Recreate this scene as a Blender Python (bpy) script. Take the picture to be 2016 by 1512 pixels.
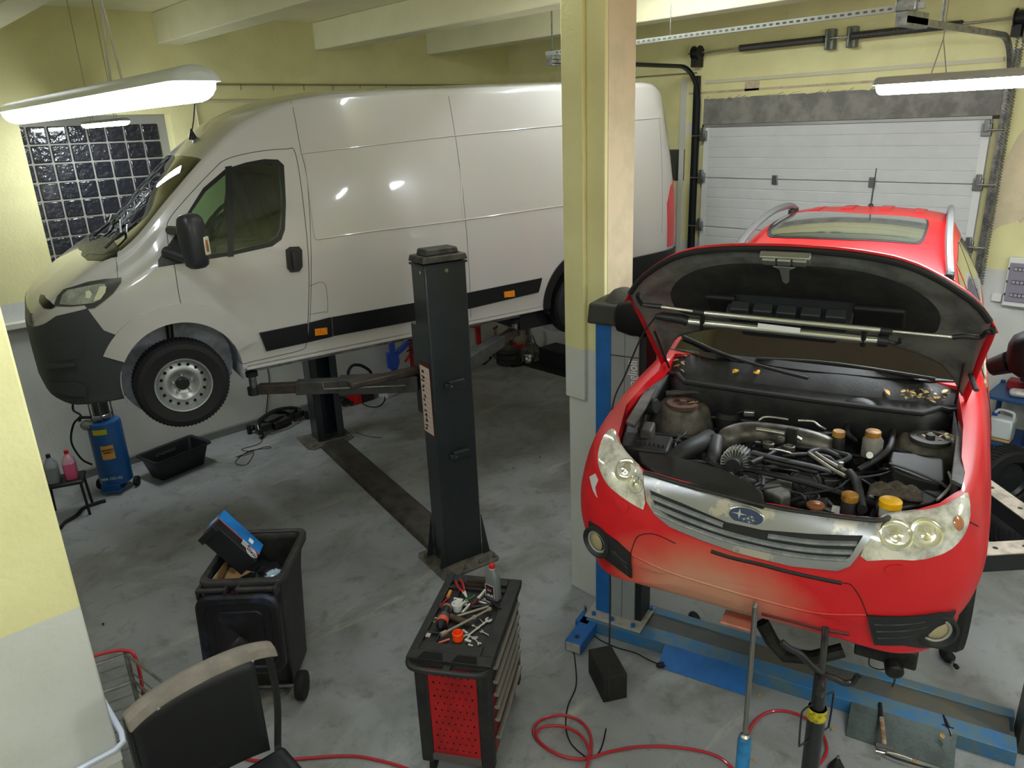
import bpy, bmesh, math, random
import numpy as np
from mathutils import Vector, Matrix
from mathutils.bvhtree import BVHTree
from math import radians as R, sin, cos, pi
S = bpy.context.scene
COL = S.collection
for o in list(bpy.data.objects): bpy.data.objects.remove(o)
random.seed(7)
# ------------------------------------------------------------ camera
FPX, PITCH, ROLL, YAW, CAMH = 1469.9, R(19.1065), R(-2.287), R(47.2324), 3.7
_f = Vector((cos(YAW)*cos(PITCH), sin(YAW)*cos(PITCH), -sin(PITCH)))
_r = Vector((sin(YAW), -cos(YAW), 0)); _u = _r.cross(_f)
_r2 = cos(ROLL)*_r + sin(ROLL)*_u; _u2 = -sin(ROLL)*_r + cos(ROLL)*_u
CAM = Vector((0, 0, CAMH))
cd = bpy.data.cameras.new('camera'); cam = bpy.data.objects.new('camera', cd); COL.objects.link(cam)
m = Matrix((_r2, _u2, -_f)).transposed().to_4x4(); m.translation = CAM
cam.matrix_world = m
cd.sensor_fit = 'HORIZONTAL'; cd.sensor_width = 36; cd.lens = FPX/2016*36; cd.clip_start = .02; cd.clip_end = 100
S.camera = cam
# ------------------------------------------------------------ world, exposure
wd = bpy.data.worlds.new('world'); S.world = wd; wd.use_nodes = True
wd.node_tree.nodes['Background'].inputs[0].default_value = (.60, .66, .78, 1)
wd.node_tree.nodes['Background'].inputs[1].default_value = .02
S.view_settings.view_transform = 'Standard'; S.view_settings.look = 'None'
S.view_settings.gamma = 1; S.view_settings.use_curve_mapping = False
S.view_settings.exposure = 1.5
LAMP_STRENGTH = 50.0
# ------------------------------------------------------------ helpers: pixels to points
def ray(p): return (_r2*((p[0]-1008)/FPX) - _u2*((p[1]-756)/FPX) + _f)
def onplane(p, n, o):
    n = Vector(n); d = ray(p); return CAM + d*(n.dot(Vector(o)-CAM)/n.dot(d))
def FL(x, y, z=0): return onplane((x, y), (0, 0, 1), (0, 0, z))
def WA(x, y, yy=9.28): return onplane((x, y), (0, 1, 0), (0, yy, 0))
def WG(x, y, xx=8.79): return onplane((x, y), (1, 0, 0), (xx, 0, 0))
def ATZ(x, y, z): return CAM + ray((x, y))*z
class Frame:
    def __init__(s, M): s.M = M; s.I = M.inverted(); s.o = s.I@CAM
    def d(s, p): return s.I.to_3x3()@ray(p)
    def on(s, p, ax, val):
        d = s.d(p); return s.o + d*((val-s.o[ax])/d[ax])
# ------------------------------------------------------------ helpers: colour and materials
def lin(c):
    if isinstance(c, str):
        c = [int(c[i:i+2], 16)/255 for i in (0, 2, 4)]
    return tuple((x/12.92 if x <= .04045 else ((x+.055)/1.055)**2.4) for x in c)+(1,)
MC = {}
def mat(name, col, rough=.5, metal=0, var=0, vs=6, col2=None, bump=0, bs=60, coat=0, emis=0, alpha=1, spec=.5, trans=0, ior=1.45, lo=.42, hi=.62, det=6, rvar=0):
    if name in MC: return MC[name]
    m = bpy.data.materials.new(name); m.use_nodes = True; nt = m.node_tree; N = nt.nodes; L = nt.links
    b = N['Principled BSDF']; c = lin(col)
    b.inputs['Base Color'].default_value = c; b.inputs['Roughness'].default_value = rough
    b.inputs['Metallic'].default_value = metal; b.inputs['Coat Weight'].default_value = coat
    b.inputs['Coat Roughness'].default_value = .05
    b.inputs['Specular IOR Level'].default_value = spec
    b.inputs['Transmission Weight'].default_value = trans; b.inputs['IOR'].default_value = ior
    b.inputs['Alpha'].default_value = alpha
    tc = N.new('ShaderNodeTexCoord')
    if var or col2:
        n = N.new('ShaderNodeTexNoise'); n.inputs['Scale'].default_value = vs; n.inputs['Detail'].default_value = det
        n.inputs['Roughness'].default_value = .65
        L.new(tc.outputs['Object'], n.inputs['Vector'])
        r = N.new('ShaderNodeValToRGB'); r.color_ramp.elements[0].position = lo; r.color_ramp.elements[1].position = hi
        c2 = lin(col2) if col2 else tuple(x*(1-var) for x in c[:3])+(1,)
        r.color_ramp.elements[0].color = c; r.color_ramp.elements[1].color = c2
        L.new(n.outputs['Fac'], r.inputs['Fac']); L.new(r.outputs['Color'], b.inputs['Base Color'])
        if rvar:
            mr = N.new('ShaderNodeMapRange'); mr.inputs['From Min'].default_value = lo; mr.inputs['From Max'].default_value = hi
            mr.inputs['To Min'].default_value = rough; mr.inputs['To Max'].default_value = min(1, max(.02, rough+rvar))
            L.new(n.outputs['Fac'], mr.inputs['Value']); L.new(mr.outputs[0], b.inputs['Roughness'])
    if bump:
        n = N.new('ShaderNodeTexNoise'); n.inputs['Scale'].default_value = bs; n.inputs['Detail'].default_value = 4
        L.new(tc.outputs['Object'], n.inputs['Vector'])
        bp = N.new('ShaderNodeBump'); bp.inputs['Strength'].default_value = bump; bp.inputs['Distance'].default_value = .01
        L.new(n.outputs['Fac'], bp.inputs['Height']); L.new(bp.outputs[0], b.inputs['Normal'])
    if emis:
        b.inputs['Emission Color'].default_value = c; b.inputs['Emission Strength'].default_value = emis
    MC[name] = m; return m
def glassmat(name, tint, rough=.02, alpha=None):
    if name in MC: return MC[name]
    m = bpy.data.materials.new(name); m.use_nodes = True; nt = m.node_tree; N = nt.nodes; L = nt.links
    out = N['Material Output']; N.remove(N['Principled BSDF'])
    t = N.new('ShaderNodeBsdfTransparent'); t.inputs[0].default_value = lin(tint)
    g = N.new('ShaderNodeBsdfGlossy'); g.inputs['Roughness'].default_value = rough; g.inputs[0].default_value = (1, 1, 1, 1)
    f = N.new('ShaderNodeFresnel'); f.inputs[0].default_value = 1.5
    x = N.new('ShaderNodeMixShader')
    L.new(f.outputs[0], x.inputs[0]); L.new(t.outputs[0], x.inputs[1]); L.new(g.outputs[0], x.inputs[2]); L.new(x.outputs[0], out.inputs[0])
    MC[name] = m; return m
# ------------------------------------------------------------ helpers: meshes
def place(root, M):
    root.matrix_world = M
def thing(name, label, cat, M=None, group=None):
    o = bpy.data.objects.new(name, None); COL.objects.link(o); o.empty_display_size = .1
    if M is not None: o.matrix_world = M if isinstance(M, Matrix) else Matrix.Translation(M)
    o['label'] = label; o['category'] = cat
    if group: o['group'] = group
    return o
def tag(o, label, cat, group=None, kind=None):
    o['label'] = label; o['category'] = cat
    if group: o['group'] = group
    if kind: o['kind'] = kind
    return o
def TR(x, y, z, rz=0, rx=0, ry=0):
    return Matrix.Translation((x, y, z))@Matrix.Rotation(rz, 4, 'Z')@Matrix.Rotation(ry, 4, 'Y')@Matrix.Rotation(rx, 4, 'X')
def basis(o, x, y):
    x = Vector(x).normalized(); z = x.cross(Vector(y)).normalized(); y = z.cross(x)
    M = Matrix((x, y, z)).transposed().to_4x4(); M.translation = Vector(o); return M
class MB:
    def __init__(s, M=None): s.v = []; s.f = []; s.M = M
    def add(s, vs, fs, M=None):
        k = len(s.v)
        T = s.M if M is None else (M if s.M is None else s.M@M)
        for p in vs:
            p = Vector(p); s.v.append(T@p if T is not None else p)
        s.f += [tuple(i+k for i in f) for f in fs]; return s
    def box(s, c, d, M=None, taper=1):
        x, y, z = [q/2 for q in d]; V = []
        for k, t in ((-z, 1), (z, taper)):
            V += [(-x*t, -y*t, k), (x*t, -y*t, k), (x*t, y*t, k), (-x*t, y*t, k)]
        V = [(a+c[0], b+c[1], e+c[2]) for a, b, e in V]
        return s.add(V, [(0, 3, 2, 1), (4, 5, 6, 7), (0, 1, 5, 4), (1, 2, 6, 5), (2, 3, 7, 6), (3, 0, 4, 7)], M)
    def bb(s, a, b, M=None):
        return s.box([(p+q)/2 for p, q in zip(a, b)], [abs(q-p) for p, q in zip(a, b)], M)
    def tube(s, pts, r, n=8, closed=False, caps=True, M=None, flat=None):
        P = [Vector(p) for p in pts]; m = len(P); rr = r if hasattr(r, '__len__') else [r]*m
        T = []
        for i in range(m):
            a = P[(i-1) % m] if (closed or i > 0) else P[i]; b = P[(i+1) % m] if (closed or i < m-1) else P[i]
            t = b-a; T.append(t.normalized() if t.length > 1e-9 else Vector((0, 0, 1)))
        t = T[0]; up = Vector((0, 0, 1)) if abs(t.z) < .9 else Vector((1, 0, 0))
        x = t.cross(up).normalized(); V = []; F = []
        for i in range(m):
            x = (x - T[i]*x.dot(T[i]));
            x = x.normalized() if x.length > 1e-6 else T[i].orthogonal().normalized()
            y = T[i].cross(x)
            for k in range(n):
                a = 2*pi*k/n; q = cos(a)*x + sin(a)*y*(flat if flat else 1); V.append(P[i]+q*rr[i])
        for i in range(m if closed else m-1):
            j = (i+1) % m
            for k in range(n):
                l = (k+1) % n; F.append((i*n+k, i*n+l, j*n+l, j*n+k))
        if caps and not closed:
            F.append(tuple(range(n))[::-1]); F.append(tuple((m-1)*n+k for k in range(n)))
        return s.add(V, F, M)
    def cyl(s, a, b, r, r2=None, n=16, M=None):
        return s.tube([a, b], [r, r if r2 is None else r2], n, M=M)
    def lathe(s, prof, n=24, M=None, axis='z', caps=True):
        V = []; F = []; m = len(prof)
        for r, z in prof:
            for k in range(n):
                a = 2*pi*k/n; q = (r*cos(a), r*sin(a), z)
                if axis == 'x': q = (z, q[0], q[1])
                if axis == 'y': q = (q[1], z, q[0])
                V.append(q)
        for i in range(m-1):
            for k in range(n):
                l = (k+1) % n; F.append((i*n+k, i*n+l, (i+1)*n+l, (i+1)*n+k))
        if caps: F.append(tuple(range(n))[::-1]); F.append(tuple((m-1)*n+k for k in range(n)))
        return s.add(V, F, M)
    def prism(s, poly, h0, h1, ax=2, M=None):
        # poly in the two other axes, in order (ax=1: x,z ; ax=0: y,z ; ax=2: x,y)
        n = len(poly); V = []
        for h in (h0, h1):
            for a, b in poly:
                V.append((a, b, h) if ax == 2 else ((a, h, b) if ax == 1 else (h, a, b)))
        F = [tuple(range(n))[::-1], tuple(range(n, 2*n))]+[(i, (i+1) % n, (i+1) % n+n, i+n) for i in range(n)]
        return s.add(V, F, M)
    def grid(s, rows, cu=False, cv=False, M=None):
        m, n = len(rows), len(rows[0]); V = [p for r in rows for p in r]; F = []
        for i in range(m if cu else m-1):
            for j in range(n if cv else n-1):
                a, b = (i+1) % m, (j+1) % n; F.append((i*n+j, i*n+b, a*n+b, a*n+j))
        return s.add(V, F, M)
    def mesh(s, name='m'):
        me = bpy.data.meshes.new(name); me.from_pydata([tuple(v) for v in s.v], [], s.f); me.update()
        bm = bmesh.new(); bm.from_mesh(me); bmesh.ops.recalc_face_normals(bm, faces=bm.faces); bm.to_mesh(me); bm.free()
        return me
    def build(s, name, m, parent=None, **k):
        return finish(s.mesh(name), name, m, parent, **k)
def finish(me, name, m, parent=None, bevel=0, sub=0, solid=0, ang=35, label=None, seg=2, solid_off=-1):
    me.materials.clear(); me.materials.append(m)
    me.shade_smooth(); me.set_sharp_from_angle(angle=R(ang))
    o = bpy.data.objects.new(name, me); COL.objects.link(o)
    if parent is not None: o.parent = parent
    if solid:
        q = o.modifiers.new('s', 'SOLIDIFY'); q.thickness = solid; q.offset = solid_off
    if bevel:
        q = o.modifiers.new('b', 'BEVEL'); q.width = bevel; q.segments = seg; q.limit_method = 'ANGLE'; q.angle_limit = R(40); q.harden_normals = False
    if sub:
        q = o.modifiers.new('u', 'SUBSURF'); q.levels = sub; q.render_levels = sub
    if label: o['label'] = label
    return o
def boolm(a, b, op='DIFFERENCE', solver='EXACT'):
    """boolean of two meshes, returns a new mesh"""
    A = bpy.data.objects.new('ta', a); B = bpy.data.objects.new('tb', b); COL.objects.link(A); COL.objects.link(B)
    q = A.modifiers.new('b', 'BOOLEAN'); q.object = B; q.operation = op; q.solver = solver
    dg = bpy.context.evaluated_depsgraph_get(); dg.update()
    me = bpy.data.meshes.new_from_object(A.evaluated_get(dg))
    bpy.data.objects.remove(A); bpy.data.objects.remove(B)
    return me
def text_mesh(body, size, depth=.001, font=None, bold=0, sx=1):
    c = bpy.data.curves.new('t', 'FONT'); c.body = body; c.size = size; c.extrude = depth; c.align_x = 'CENTER'; c.align_y = 'CENTER'
    c.offset = bold; c.resolution_u = 3
    o = bpy.data.objects.new('t', c); COL.objects.link(o)
    dg = bpy.context.evaluated_depsgraph_get(); dg.update()
    me = bpy.data.meshes.new_from_object(o.evaluated_get(dg)); bpy.data.objects.remove(o)
    if sx != 1: me.transform(Matrix.Scale(sx, 4, (1, 0, 0)))
    return me
def text(body, size, M, m, parent, name='lettering', depth=.0008, bold=0, sx=1):
    me = text_mesh(body, size, depth, bold=bold, sx=sx); me.transform(M); return finish(me, name, m, parent)
def pchip(xs, ys, x):
    n = len(xs)
    if x <= xs[0]: return ys[0]
    if x >= xs[-1]: return ys[-1]
    d = [(ys[i+1]-ys[i])/(xs[i+1]-xs[i]) for i in range(n-1)]
    mm = [d[0]]+[0 if d[i-1]*d[i] <= 0 else 2*d[i-1]*d[i]/(d[i-1]+d[i]) for i in range(1, n-1)]+[d[-1]]
    i = max(j for j in range(n-1) if xs[j] <= x); h = xs[i+1]-xs[i]; t = (x-xs[i])/h
    return (2*t**3-3*t*t+1)*ys[i]+(t**3-2*t*t+t)*h*mm[i]+(-2*t**3+3*t*t)*ys[i+1]+(t**3-t*t)*h*mm[i+1]
def smooth_path(pts, n=6, closed=False):
    P = [Vector(p) for p in pts]; m = len(P); out = []
    for i in range(m if closed else m-1):
        g = lambda k: P[k % m] if closed else P[min(max(k, 0), m-1)]
        a, b, c, d = g(i-1), g(i), g(i+1), g(i+2)
        for k in range(n):
            t = k/n; out.append(.5*((2*b)+(c-a)*t+(2*a-5*b+4*c-d)*t*t+(3*b-a-3*c+d)*t**3))
    if not closed: out.append(P[-1])
    return out
def chaikin(P, it, closed=False):
    for _ in range(it):
        Q = [] if closed else [P[0]]
        m = len(P)
        for i in range(m if closed else m-1):
            a, b = P[i], P[(i+1) % m]; Q += [tuple(.75*x+.25*y for x, y in zip(a, b)), tuple(.25*x+.75*y for x, y in zip(a, b))]
        if not closed: Q.append(P[-1])
        P = Q
    return P
def roundpoly(P, it=2): return chaikin([tuple(p) for p in P], it, True)
def loft(sections):
    """sections: rings of half-profile points (bottom centre to top centre, y>=0) with x; gives a closed body mesh builder"""
    rows = []
    for x, prof in sections:
        right = [(x, -y, z) for y, z in prof]; left = [(x, y, z) for y, z in prof[1:-1]][::-1]
        rows.append(right+left)
    b = MB(); b.grid(rows, cv=True); n = len(rows[0])
    b.f.append(tuple(range(n))); b.f.append(tuple((len(rows)-1)*n+k for k in range(n))[::-1]); return b
def inflate(me, d):
    m2 = me.copy(); m2.update()
    N = [v.normal.copy() for v in m2.vertices]
    for v, n in zip(m2.vertices, N): v.co += n*d
    return m2
def shellmesh(me, t0, t1):
    """closed shell between offsets t0 (outer) and t1 (inner)"""
    a = inflate(me, t0); b = inflate(me, t1); return boolm(a, b, 'DIFFERENCE')
class Surf:
    def __init__(s, me, fr):
        bm = bmesh.new(); bm.from_mesh(me); s.t = BVHTree.FromBMesh(bm); s.fr = fr; s.bm = bm
    def hit(s, p):
        d = s.fr.d(p).normalized(); h = s.t.ray_cast(s.fr.o, d)
        return h[0]
    def hitn(s, p):
        d = s.fr.d(p).normalized(); h = s.t.ray_cast(s.fr.o, d); return h[0], h[1]
    def near(s, q):
        h = s.t.find_nearest(Vector(q)); return h[0], h[1]
# ------------------------------------------------------------ room materials
def painted_wall(name, top='e0dba4', bot='cdcfcb', zb=2.12, peel=0):
    m = bpy.data.materials.new(name); m.use_nodes = True; nt = m.node_tree; N = nt.nodes; L = nt.links; b = N['Principled BSDF']
    b.inputs['Roughness'].default_value = .6
    g = N.new('ShaderNodeNewGeometry'); sp = N.new('ShaderNodeSeparateXYZ'); L.new(g.outputs['Position'], sp.inputs[0])
    st = N.new('ShaderNodeMath'); st.operation = 'GREATER_THAN'; st.inputs[1].default_value = zb; L.new(sp.outputs['Z'], st.inputs[0])
    mx = N.new('ShaderNodeMix'); mx.data_type = 'RGBA'; mx.inputs['A'].default_value = lin(bot); mx.inputs['B'].default_value = lin(top)
    L.new(st.outputs[0], mx.inputs['Factor'])
    n = N.new('ShaderNodeTexNoise'); n.inputs['Scale'].default_value = 2.2; n.inputs['Detail'].default_value = 8; L.new(g.outputs['Position'], n.inputs['Vector'])
    r = N.new('ShaderNodeValToRGB'); r.color_ramp.elements[0].position = .35; r.color_ramp.elements[1].position = .75
    r.color_ramp.elements[0].color = (1, 1, 1, 1); r.color_ramp.elements[1].color = (.86, .84, .80, 1); L.new(n.outputs['Fac'], r.inputs['Fac'])
    mu = N.new('ShaderNodeMix'); mu.data_type = 'RGBA'; mu.blend_type = 'MULTIPLY'; mu.inputs['Factor'].default_value = 1
    L.new(mx.outputs['Result'], mu.inputs['A']); L.new(r.outputs['Color'], mu.inputs['B'])
    last = mu.outputs['Result']
    if peel:
        n2 = N.new('ShaderNodeTexNoise'); n2.inputs['Scale'].default_value = 1.1; n2.inputs['Detail'].default_value = 9; n2.inputs['Roughness'].default_value = .6
        L.new(g.outputs['Position'], n2.inputs['Vector'])
        gt = N.new('ShaderNodeMath'); gt.operation = 'GREATER_THAN'; gt.inputs[1].default_value = peel; L.new(n2.outputs['Fac'], gt.inputs[0])
        m3 = N.new('ShaderNodeMix'); m3.data_type = 'RGBA'; m3.inputs['B'].default_value = lin('c3b49c'); L.new(gt.outputs[0], m3.inputs['Factor']); L.new(last, m3.inputs['A']); last = m3.outputs['Result']
    L.new(last, b.inputs['Base Color'])
    n3 = N.new('ShaderNodeTexNoise'); n3.inputs['Scale'].default_value = 35; n3.inputs['Detail'].default_value = 5; L.new(g.outputs['Position'], n3.inputs['Vector'])
    bp = N.new('ShaderNodeBump'); bp.inputs['Strength'].default_value = .25; bp.inputs['Distance'].default_value = .01; L.new(n3.outputs['Fac'], bp.inputs['Height']); L.new(bp.outputs[0], b.inputs['Normal'])
    return m
M_wall = painted_wall('wall_paint'); M_wallp = painted_wall('wall_paint_patched', peel=.66)
M_plain = mat('ceiling_paint', 'ebe8c6', .7, var=.06, vs=2, bump=.15, bs=30)
M_cream = mat('beige_plaster', 'd3c4a4', .65, col2='c8bc9c', vs=4, bump=.3, bs=25, lo=.45, hi=.6)
def floor_mat():
    m = bpy.data.materials.new('floor_paint'); m.use_nodes = True; nt = m.node_tree; N = nt.nodes; L = nt.links; b = N['Principled BSDF']
    g = N.new('ShaderNodeNewGeometry')
    def noise(sc, det=6, ro=.6, dist=0, vec=None):
        n = N.new('ShaderNodeTexNoise'); n.inputs['Scale'].default_value = sc; n.inputs['Detail'].default_value = det; n.inputs['Roughness'].default_value = ro
        n.inputs['Distortion'].default_value = dist; L.new(vec or g.outputs['Position'], n.inputs['Vector']); return n.outputs['Fac']
    def ramp(f, a, c, i='LINEAR'):
        r = N.new('ShaderNodeMapRange'); r.inputs['From Min'].default_value = a; r.inputs['From Max'].default_value = c; L.new(f, r.inputs['Value']); return r.outputs[0]
    def mix(f, A, B):
        x = N.new('ShaderNodeMix'); x.data_type = 'RGBA'; L.new(f, x.inputs['Factor'])
        for s, v in (('A', A), ('B', B)):
            if isinstance(v, tuple): x.inputs[s].default_value = v
            else: L.new(v, x.inputs[s])
        return x.outputs['Result']
    def mul(a, k):
        x = N.new('ShaderNodeMath'); x.operation = 'MULTIPLY'; L.new(a, x.inputs[0])
        if isinstance(k, float): x.inputs[1].default_value = k
        else: L.new(k, x.inputs[1])
        return x.outputs[0]
    c = mix(ramp(noise(.55, 4), .35, .68), lin('9a9c9c'), lin('86888a'))
    # broad oily traffic stains
    c = mix(mul(ramp(noise(1.3, 8, .62, .6), .47, .66), .75), c, lin('6a6b64'))
    c = mix(mul(ramp(noise(5, 10, .7, .4), .53, .70), .6), c, lin('55534d'))
    # streaks of worn pale concrete
    mp = N.new('ShaderNodeMapping'); mp.inputs['Rotation'].default_value = (0, 0, R(10)); mp.inputs['Scale'].default_value = (.5, 2.6, 1); L.new(g.outputs['Position'], mp.inputs['Vector'])
    c = mix(mul(ramp(noise(1.1, 10, .72, .3, mp.outputs[0]), .58, .68), .5), c, lin('c0bcb0'))
    # specks
    c = mix(mul(ramp(noise(30, 4, .8), .64, .70), .7), c, lin('26241f'))
    c = mix(mul(ramp(noise(17, 6, .85), .70, .74), .7), c, lin('b3aea2'))
    L.new(c, b.inputs['Base Color'])
    rr = N.new('ShaderNodeMapRange'); rr.inputs['To Min'].default_value = .33; rr.inputs['To Max'].default_value = .6; L.new(noise(3, 7), rr.inputs['Value']); L.new(rr.outputs[0], b.inputs['Roughness'])
    bp = N.new('ShaderNodeBump'); bp.inputs['Strength'].default_value = .22; bp.inputs['Distance'].default_value = .008; L.new(noise(18, 8, .7), bp.inputs['Height']); L.new(bp.outputs[0], b.inputs['Normal'])
    return m
M_floor = floor_mat()
M_galv = mat('galvanised_steel', '9a9c9a', .38, .85, col2='6f716f', vs=14)
M_steel = mat('bright_steel', 'c4c6c6', .25, 1)
M_dark = mat('black_plastic', '17181a', .45)
M_rub = mat('black_rubber', '121213', .75, bump=.1, bs=80)
M_white = mat('white_plastic', 'dcdcd8', .4)
M_red = mat('red_painted_steel', 'b8141c', .4)
M_black_metal = mat('dark_anodised_track', '24282a', .4, .5)
def struct(o): o['kind'] = 'structure'; return o
# ------------------------------------------------------------ room shell
XW, YW_, YN, XN = 8.79, 9.28, -3.2, -3.4
HC = 5.02
struct(MB().bb((XN-.2, YN-.2, -.2), (XW+.2, YW_+.4, 0)).build('floor', M_floor))
struct(MB().bb((XN-.2, YN-.2, HC), (XW+.2, YW_+.4, HC+.2)).build('ceiling', M_plain))
# back wall with the glass-block opening
wx0, wx1, wz0, wz1 = 1.90, 3.42, 2.16, 3.97
wy = YW_
b = MB()
b.bb((XN, wy, 0), (wx0, wy+.3, HC)); b.bb((wx1, wy, 0), (XW, wy+.3, HC)); b.bb((wx0, wy, 0), (wx1, wy+.3, wz0)); b.bb((wx0, wy, wz1), (wx1, wy+.3, HC))
struct(b.build('wall_back', M_wall))
struct(MB().bb((XW, YN, 0), (XW+.3, wy, HC)).build('wall_right', M_wallp))
struct(MB().bb((XN-.2, YN, 0), (XN, wy, HC)).build('wall_left', M_wall))
struct(MB().bb((XN, YN-.2, 0), (XW, YN, HC)).build('wall_front', M_wall))
# near partition end at the left of the picture
struct(MB().bb((XN, 2.77, 0), (.40, 3.12, HC)).build('wall_partition', M_wall, bevel=.008))
# ledge below the window and skirting band
struct(MB().bb((-1.5, wy-.10, 1.86), (4.2, wy, 1.93)).build('trim_1', mat('ledge_paint', 'c9c8ba', .6), bevel=.01))
struct(MB().bb((-1.5, wy-.06, 0), (8.2, wy, .09)).build('baseboard_back', mat('cove_grey', '6d6f6c', .6)))
# ceiling beams: thin joists running away from the back wall
n = 2
for xb in (-2.2, -.4, 1.52, 3.42, 5.38, 7.18):
    o = MB().bb((xb, YN, 4.70), (xb+.28, wy, HC)).build('trim_%d' % n, M_plain, bevel=.012); struct(o); n += 1
# free-standing column
cx0, cy0, cy1, cx1 = 4.0, 3.33, 3.68, 4.31
o = MB().bb((cx0, cy0, 0), (cx1, cy1, HC)).build('trim_%d' % n, M_wall, bevel=.006); struct(o); n += 1
o = MB().bb((cx0+.03, cy0-.004, 1.95), (cx1, cy0, HC)).build('trim_%d' % n, M_cream); struct(o); n += 1
o = MB().bb((cx0-.035, cy0+.16, 1.72), (cx0, cy1+.004, HC)).build('trim_%d' % n, M_wall, bevel=.008); struct(o); n += 1
# ------------------------------------------------------------ glass block window
def block_window():
    m = bpy.data.materials.new('glass_block'); m.use_nodes = True; nt = m.node_tree; N = nt.nodes; L = nt.links; b = N['Principled BSDF']
    b.inputs['Base Color'].default_value = lin('1c1d24'); b.inputs['Roughness'].default_value = .2; b.inputs['Coat Weight'].default_value = .3
    nn = N.new('ShaderNodeTexNoise'); nn.inputs['Scale'].default_value = 16; tc = N.new('ShaderNodeTexCoord'); L.new(tc.outputs['Object'], nn.inputs['Vector'])
    bp = N.new('ShaderNodeBump'); bp.inputs['Strength'].default_value = .8; bp.inputs['Distance'].default_value = .02; L.new(nn.outputs['Fac'], bp.inputs['Height']); L.new(bp.outputs[0], b.inputs['Normal'])
    x0, x1, z0, z1 = 1.93, 3.33, 2.2, 3.88; y = wy+.18
    w = thing('window_1', 'dark glass block window with white joints above the van nose', 'window', (x0, y, z0)); w['kind'] = 'structure'
    MB().bb((wx0-x0, 0, wz0-z0), (wx1-x0, .1, wz1-z0)).build('mortar_grid', mat('white_mortar', '86857e', .8), w)
    g = MB(); st = .1925
    k = 0
    nx, nz = 8, 9
    for i in range(nx):
        for j in range(nz):
            a = x1-x0-(i+1)*st; c = z1-z0-(j+1)*st
            if a < -.2 or c < -.1: continue
            lo = max(a+.008, -.02)
            if lo > a+st-.03: continue
            pts = [(lo, 0, c+.012), (a+st-.012, 0, c+.012), (a+st-.012, 0, c+st-.012), (lo, 0, c+st-.012)]
            g.bb((lo, -.012, max(c, 0)+.008), (a+st-.008, .05, c+st-.008))
    g.build('glass_blocks', m, w, bevel=.012)
block_window()
def led(name, a, b_, label, cord_top, r=.055, hang=2, lampgroup=None, on=1.0):
    """linear waterproof luminaire from a to b (ends), housing above, diffuser below"""
    a = Vector(a); b_ = Vector(b_); L = (b_-a).length
    M = basis(a, b_-a, Vector((0, 0, 1)).cross(b_-a))
    t = thing(name, label, 'ceiling light', M, lampgroup)
    def half(r, z0, sgn, x0, x1, n=10):
        rows = []
        for e, xx in ((0, x0), (1, x1)):
            for kx, sc in ((0, .55), (.5, .9), (1, 1)) if e == 0 else ((1, 1), (.5, .9), (0, .55)):
                px = xx+(1-kx)*(-.02 if e == 0 else .02)+(.03 if e == 0 else -.03)*0
                ring = [(px, r*sc*cos(pi*k/n), z0+sgn*r*sc*(.75 if sgn < 0 else .6)*sin(pi*k/n)) for k in range(n+1)]
                rows.append(ring)
        bb = MB(); bb.grid(rows, cv=True); k = n+1
        bb.f.append(tuple(range(k))); bb.f.append(tuple((len(rows)-1)*k+i for i in range(k))[::-1]); return bb
    half(r, 0, 1, 0, L).build('housing', mat('lamp_housing_grey', '9fa19f', .5), t)
    half(r*.95, -.002, -1, .02, L-.02).build('diffuser', mat('lamp_glow_%d' % int(on*100), (.95, .98, 1.0), .5, emis=LAMP_STRENGTH*on), t)
    for q in ([.2, .8] if hang == 2 else [hang]):
        p = MB(); x = L*q; h = cord_top-a.z
        p.tube([(x-.04, 0, r*.5), (x, 0, .22), (x, 0, h)], .003, 6); p.tube([(x+.04, 0, r*.5), (x, 0, .22)], .003, 6)
        p.build('suspension_cord', mat('lamp_cord', '8f8c7c', .6), t)
    return t
led('linear_lamp', ATZ(385, 160, 1.42), ATZ(385, 160, 1.42)+Vector((0, 1.5, 0)), 'large lit tube lamp hanging at the top left, nearest the camera', HC, r=.05, hang=.3, on=.36)
q = ATZ(246, 238, 6.9); led('linear_lamp', q, q+Vector((0, 1.25, 0)), 'small distant lit tube lamp in front of the glass block window', HC, r=.05, on=.9)
q = ATZ(1730, 168, 4.4); led('linear_lamp', q+Vector((0, -1.6, 0)), q, 'lit tube lamp hanging before the garage door, above the red car', HC, r=.075)
for x, y, z, k in ((5.95, 3.95, 4.93, .8), (3.95, 3.7, 4.90, .25), (.7, 4.2, 4.62, .4), (-1.0, -1.6, 4.25, 1.2), (1.2, -2.6, 4.25, 1.2), (4.4, -1.9, 4.25, 1.0)):  # unseen lamps: forward ones added to brighten floor, rear ones assumed from reflections
    led('linear_lamp', (x, y, z), (x, y+1.25, z), 'unseen tube lamp outside the picture, added to brighten the room', HC, r=.05, lampgroup='added tube lamps outside the picture', on=k)
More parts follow.
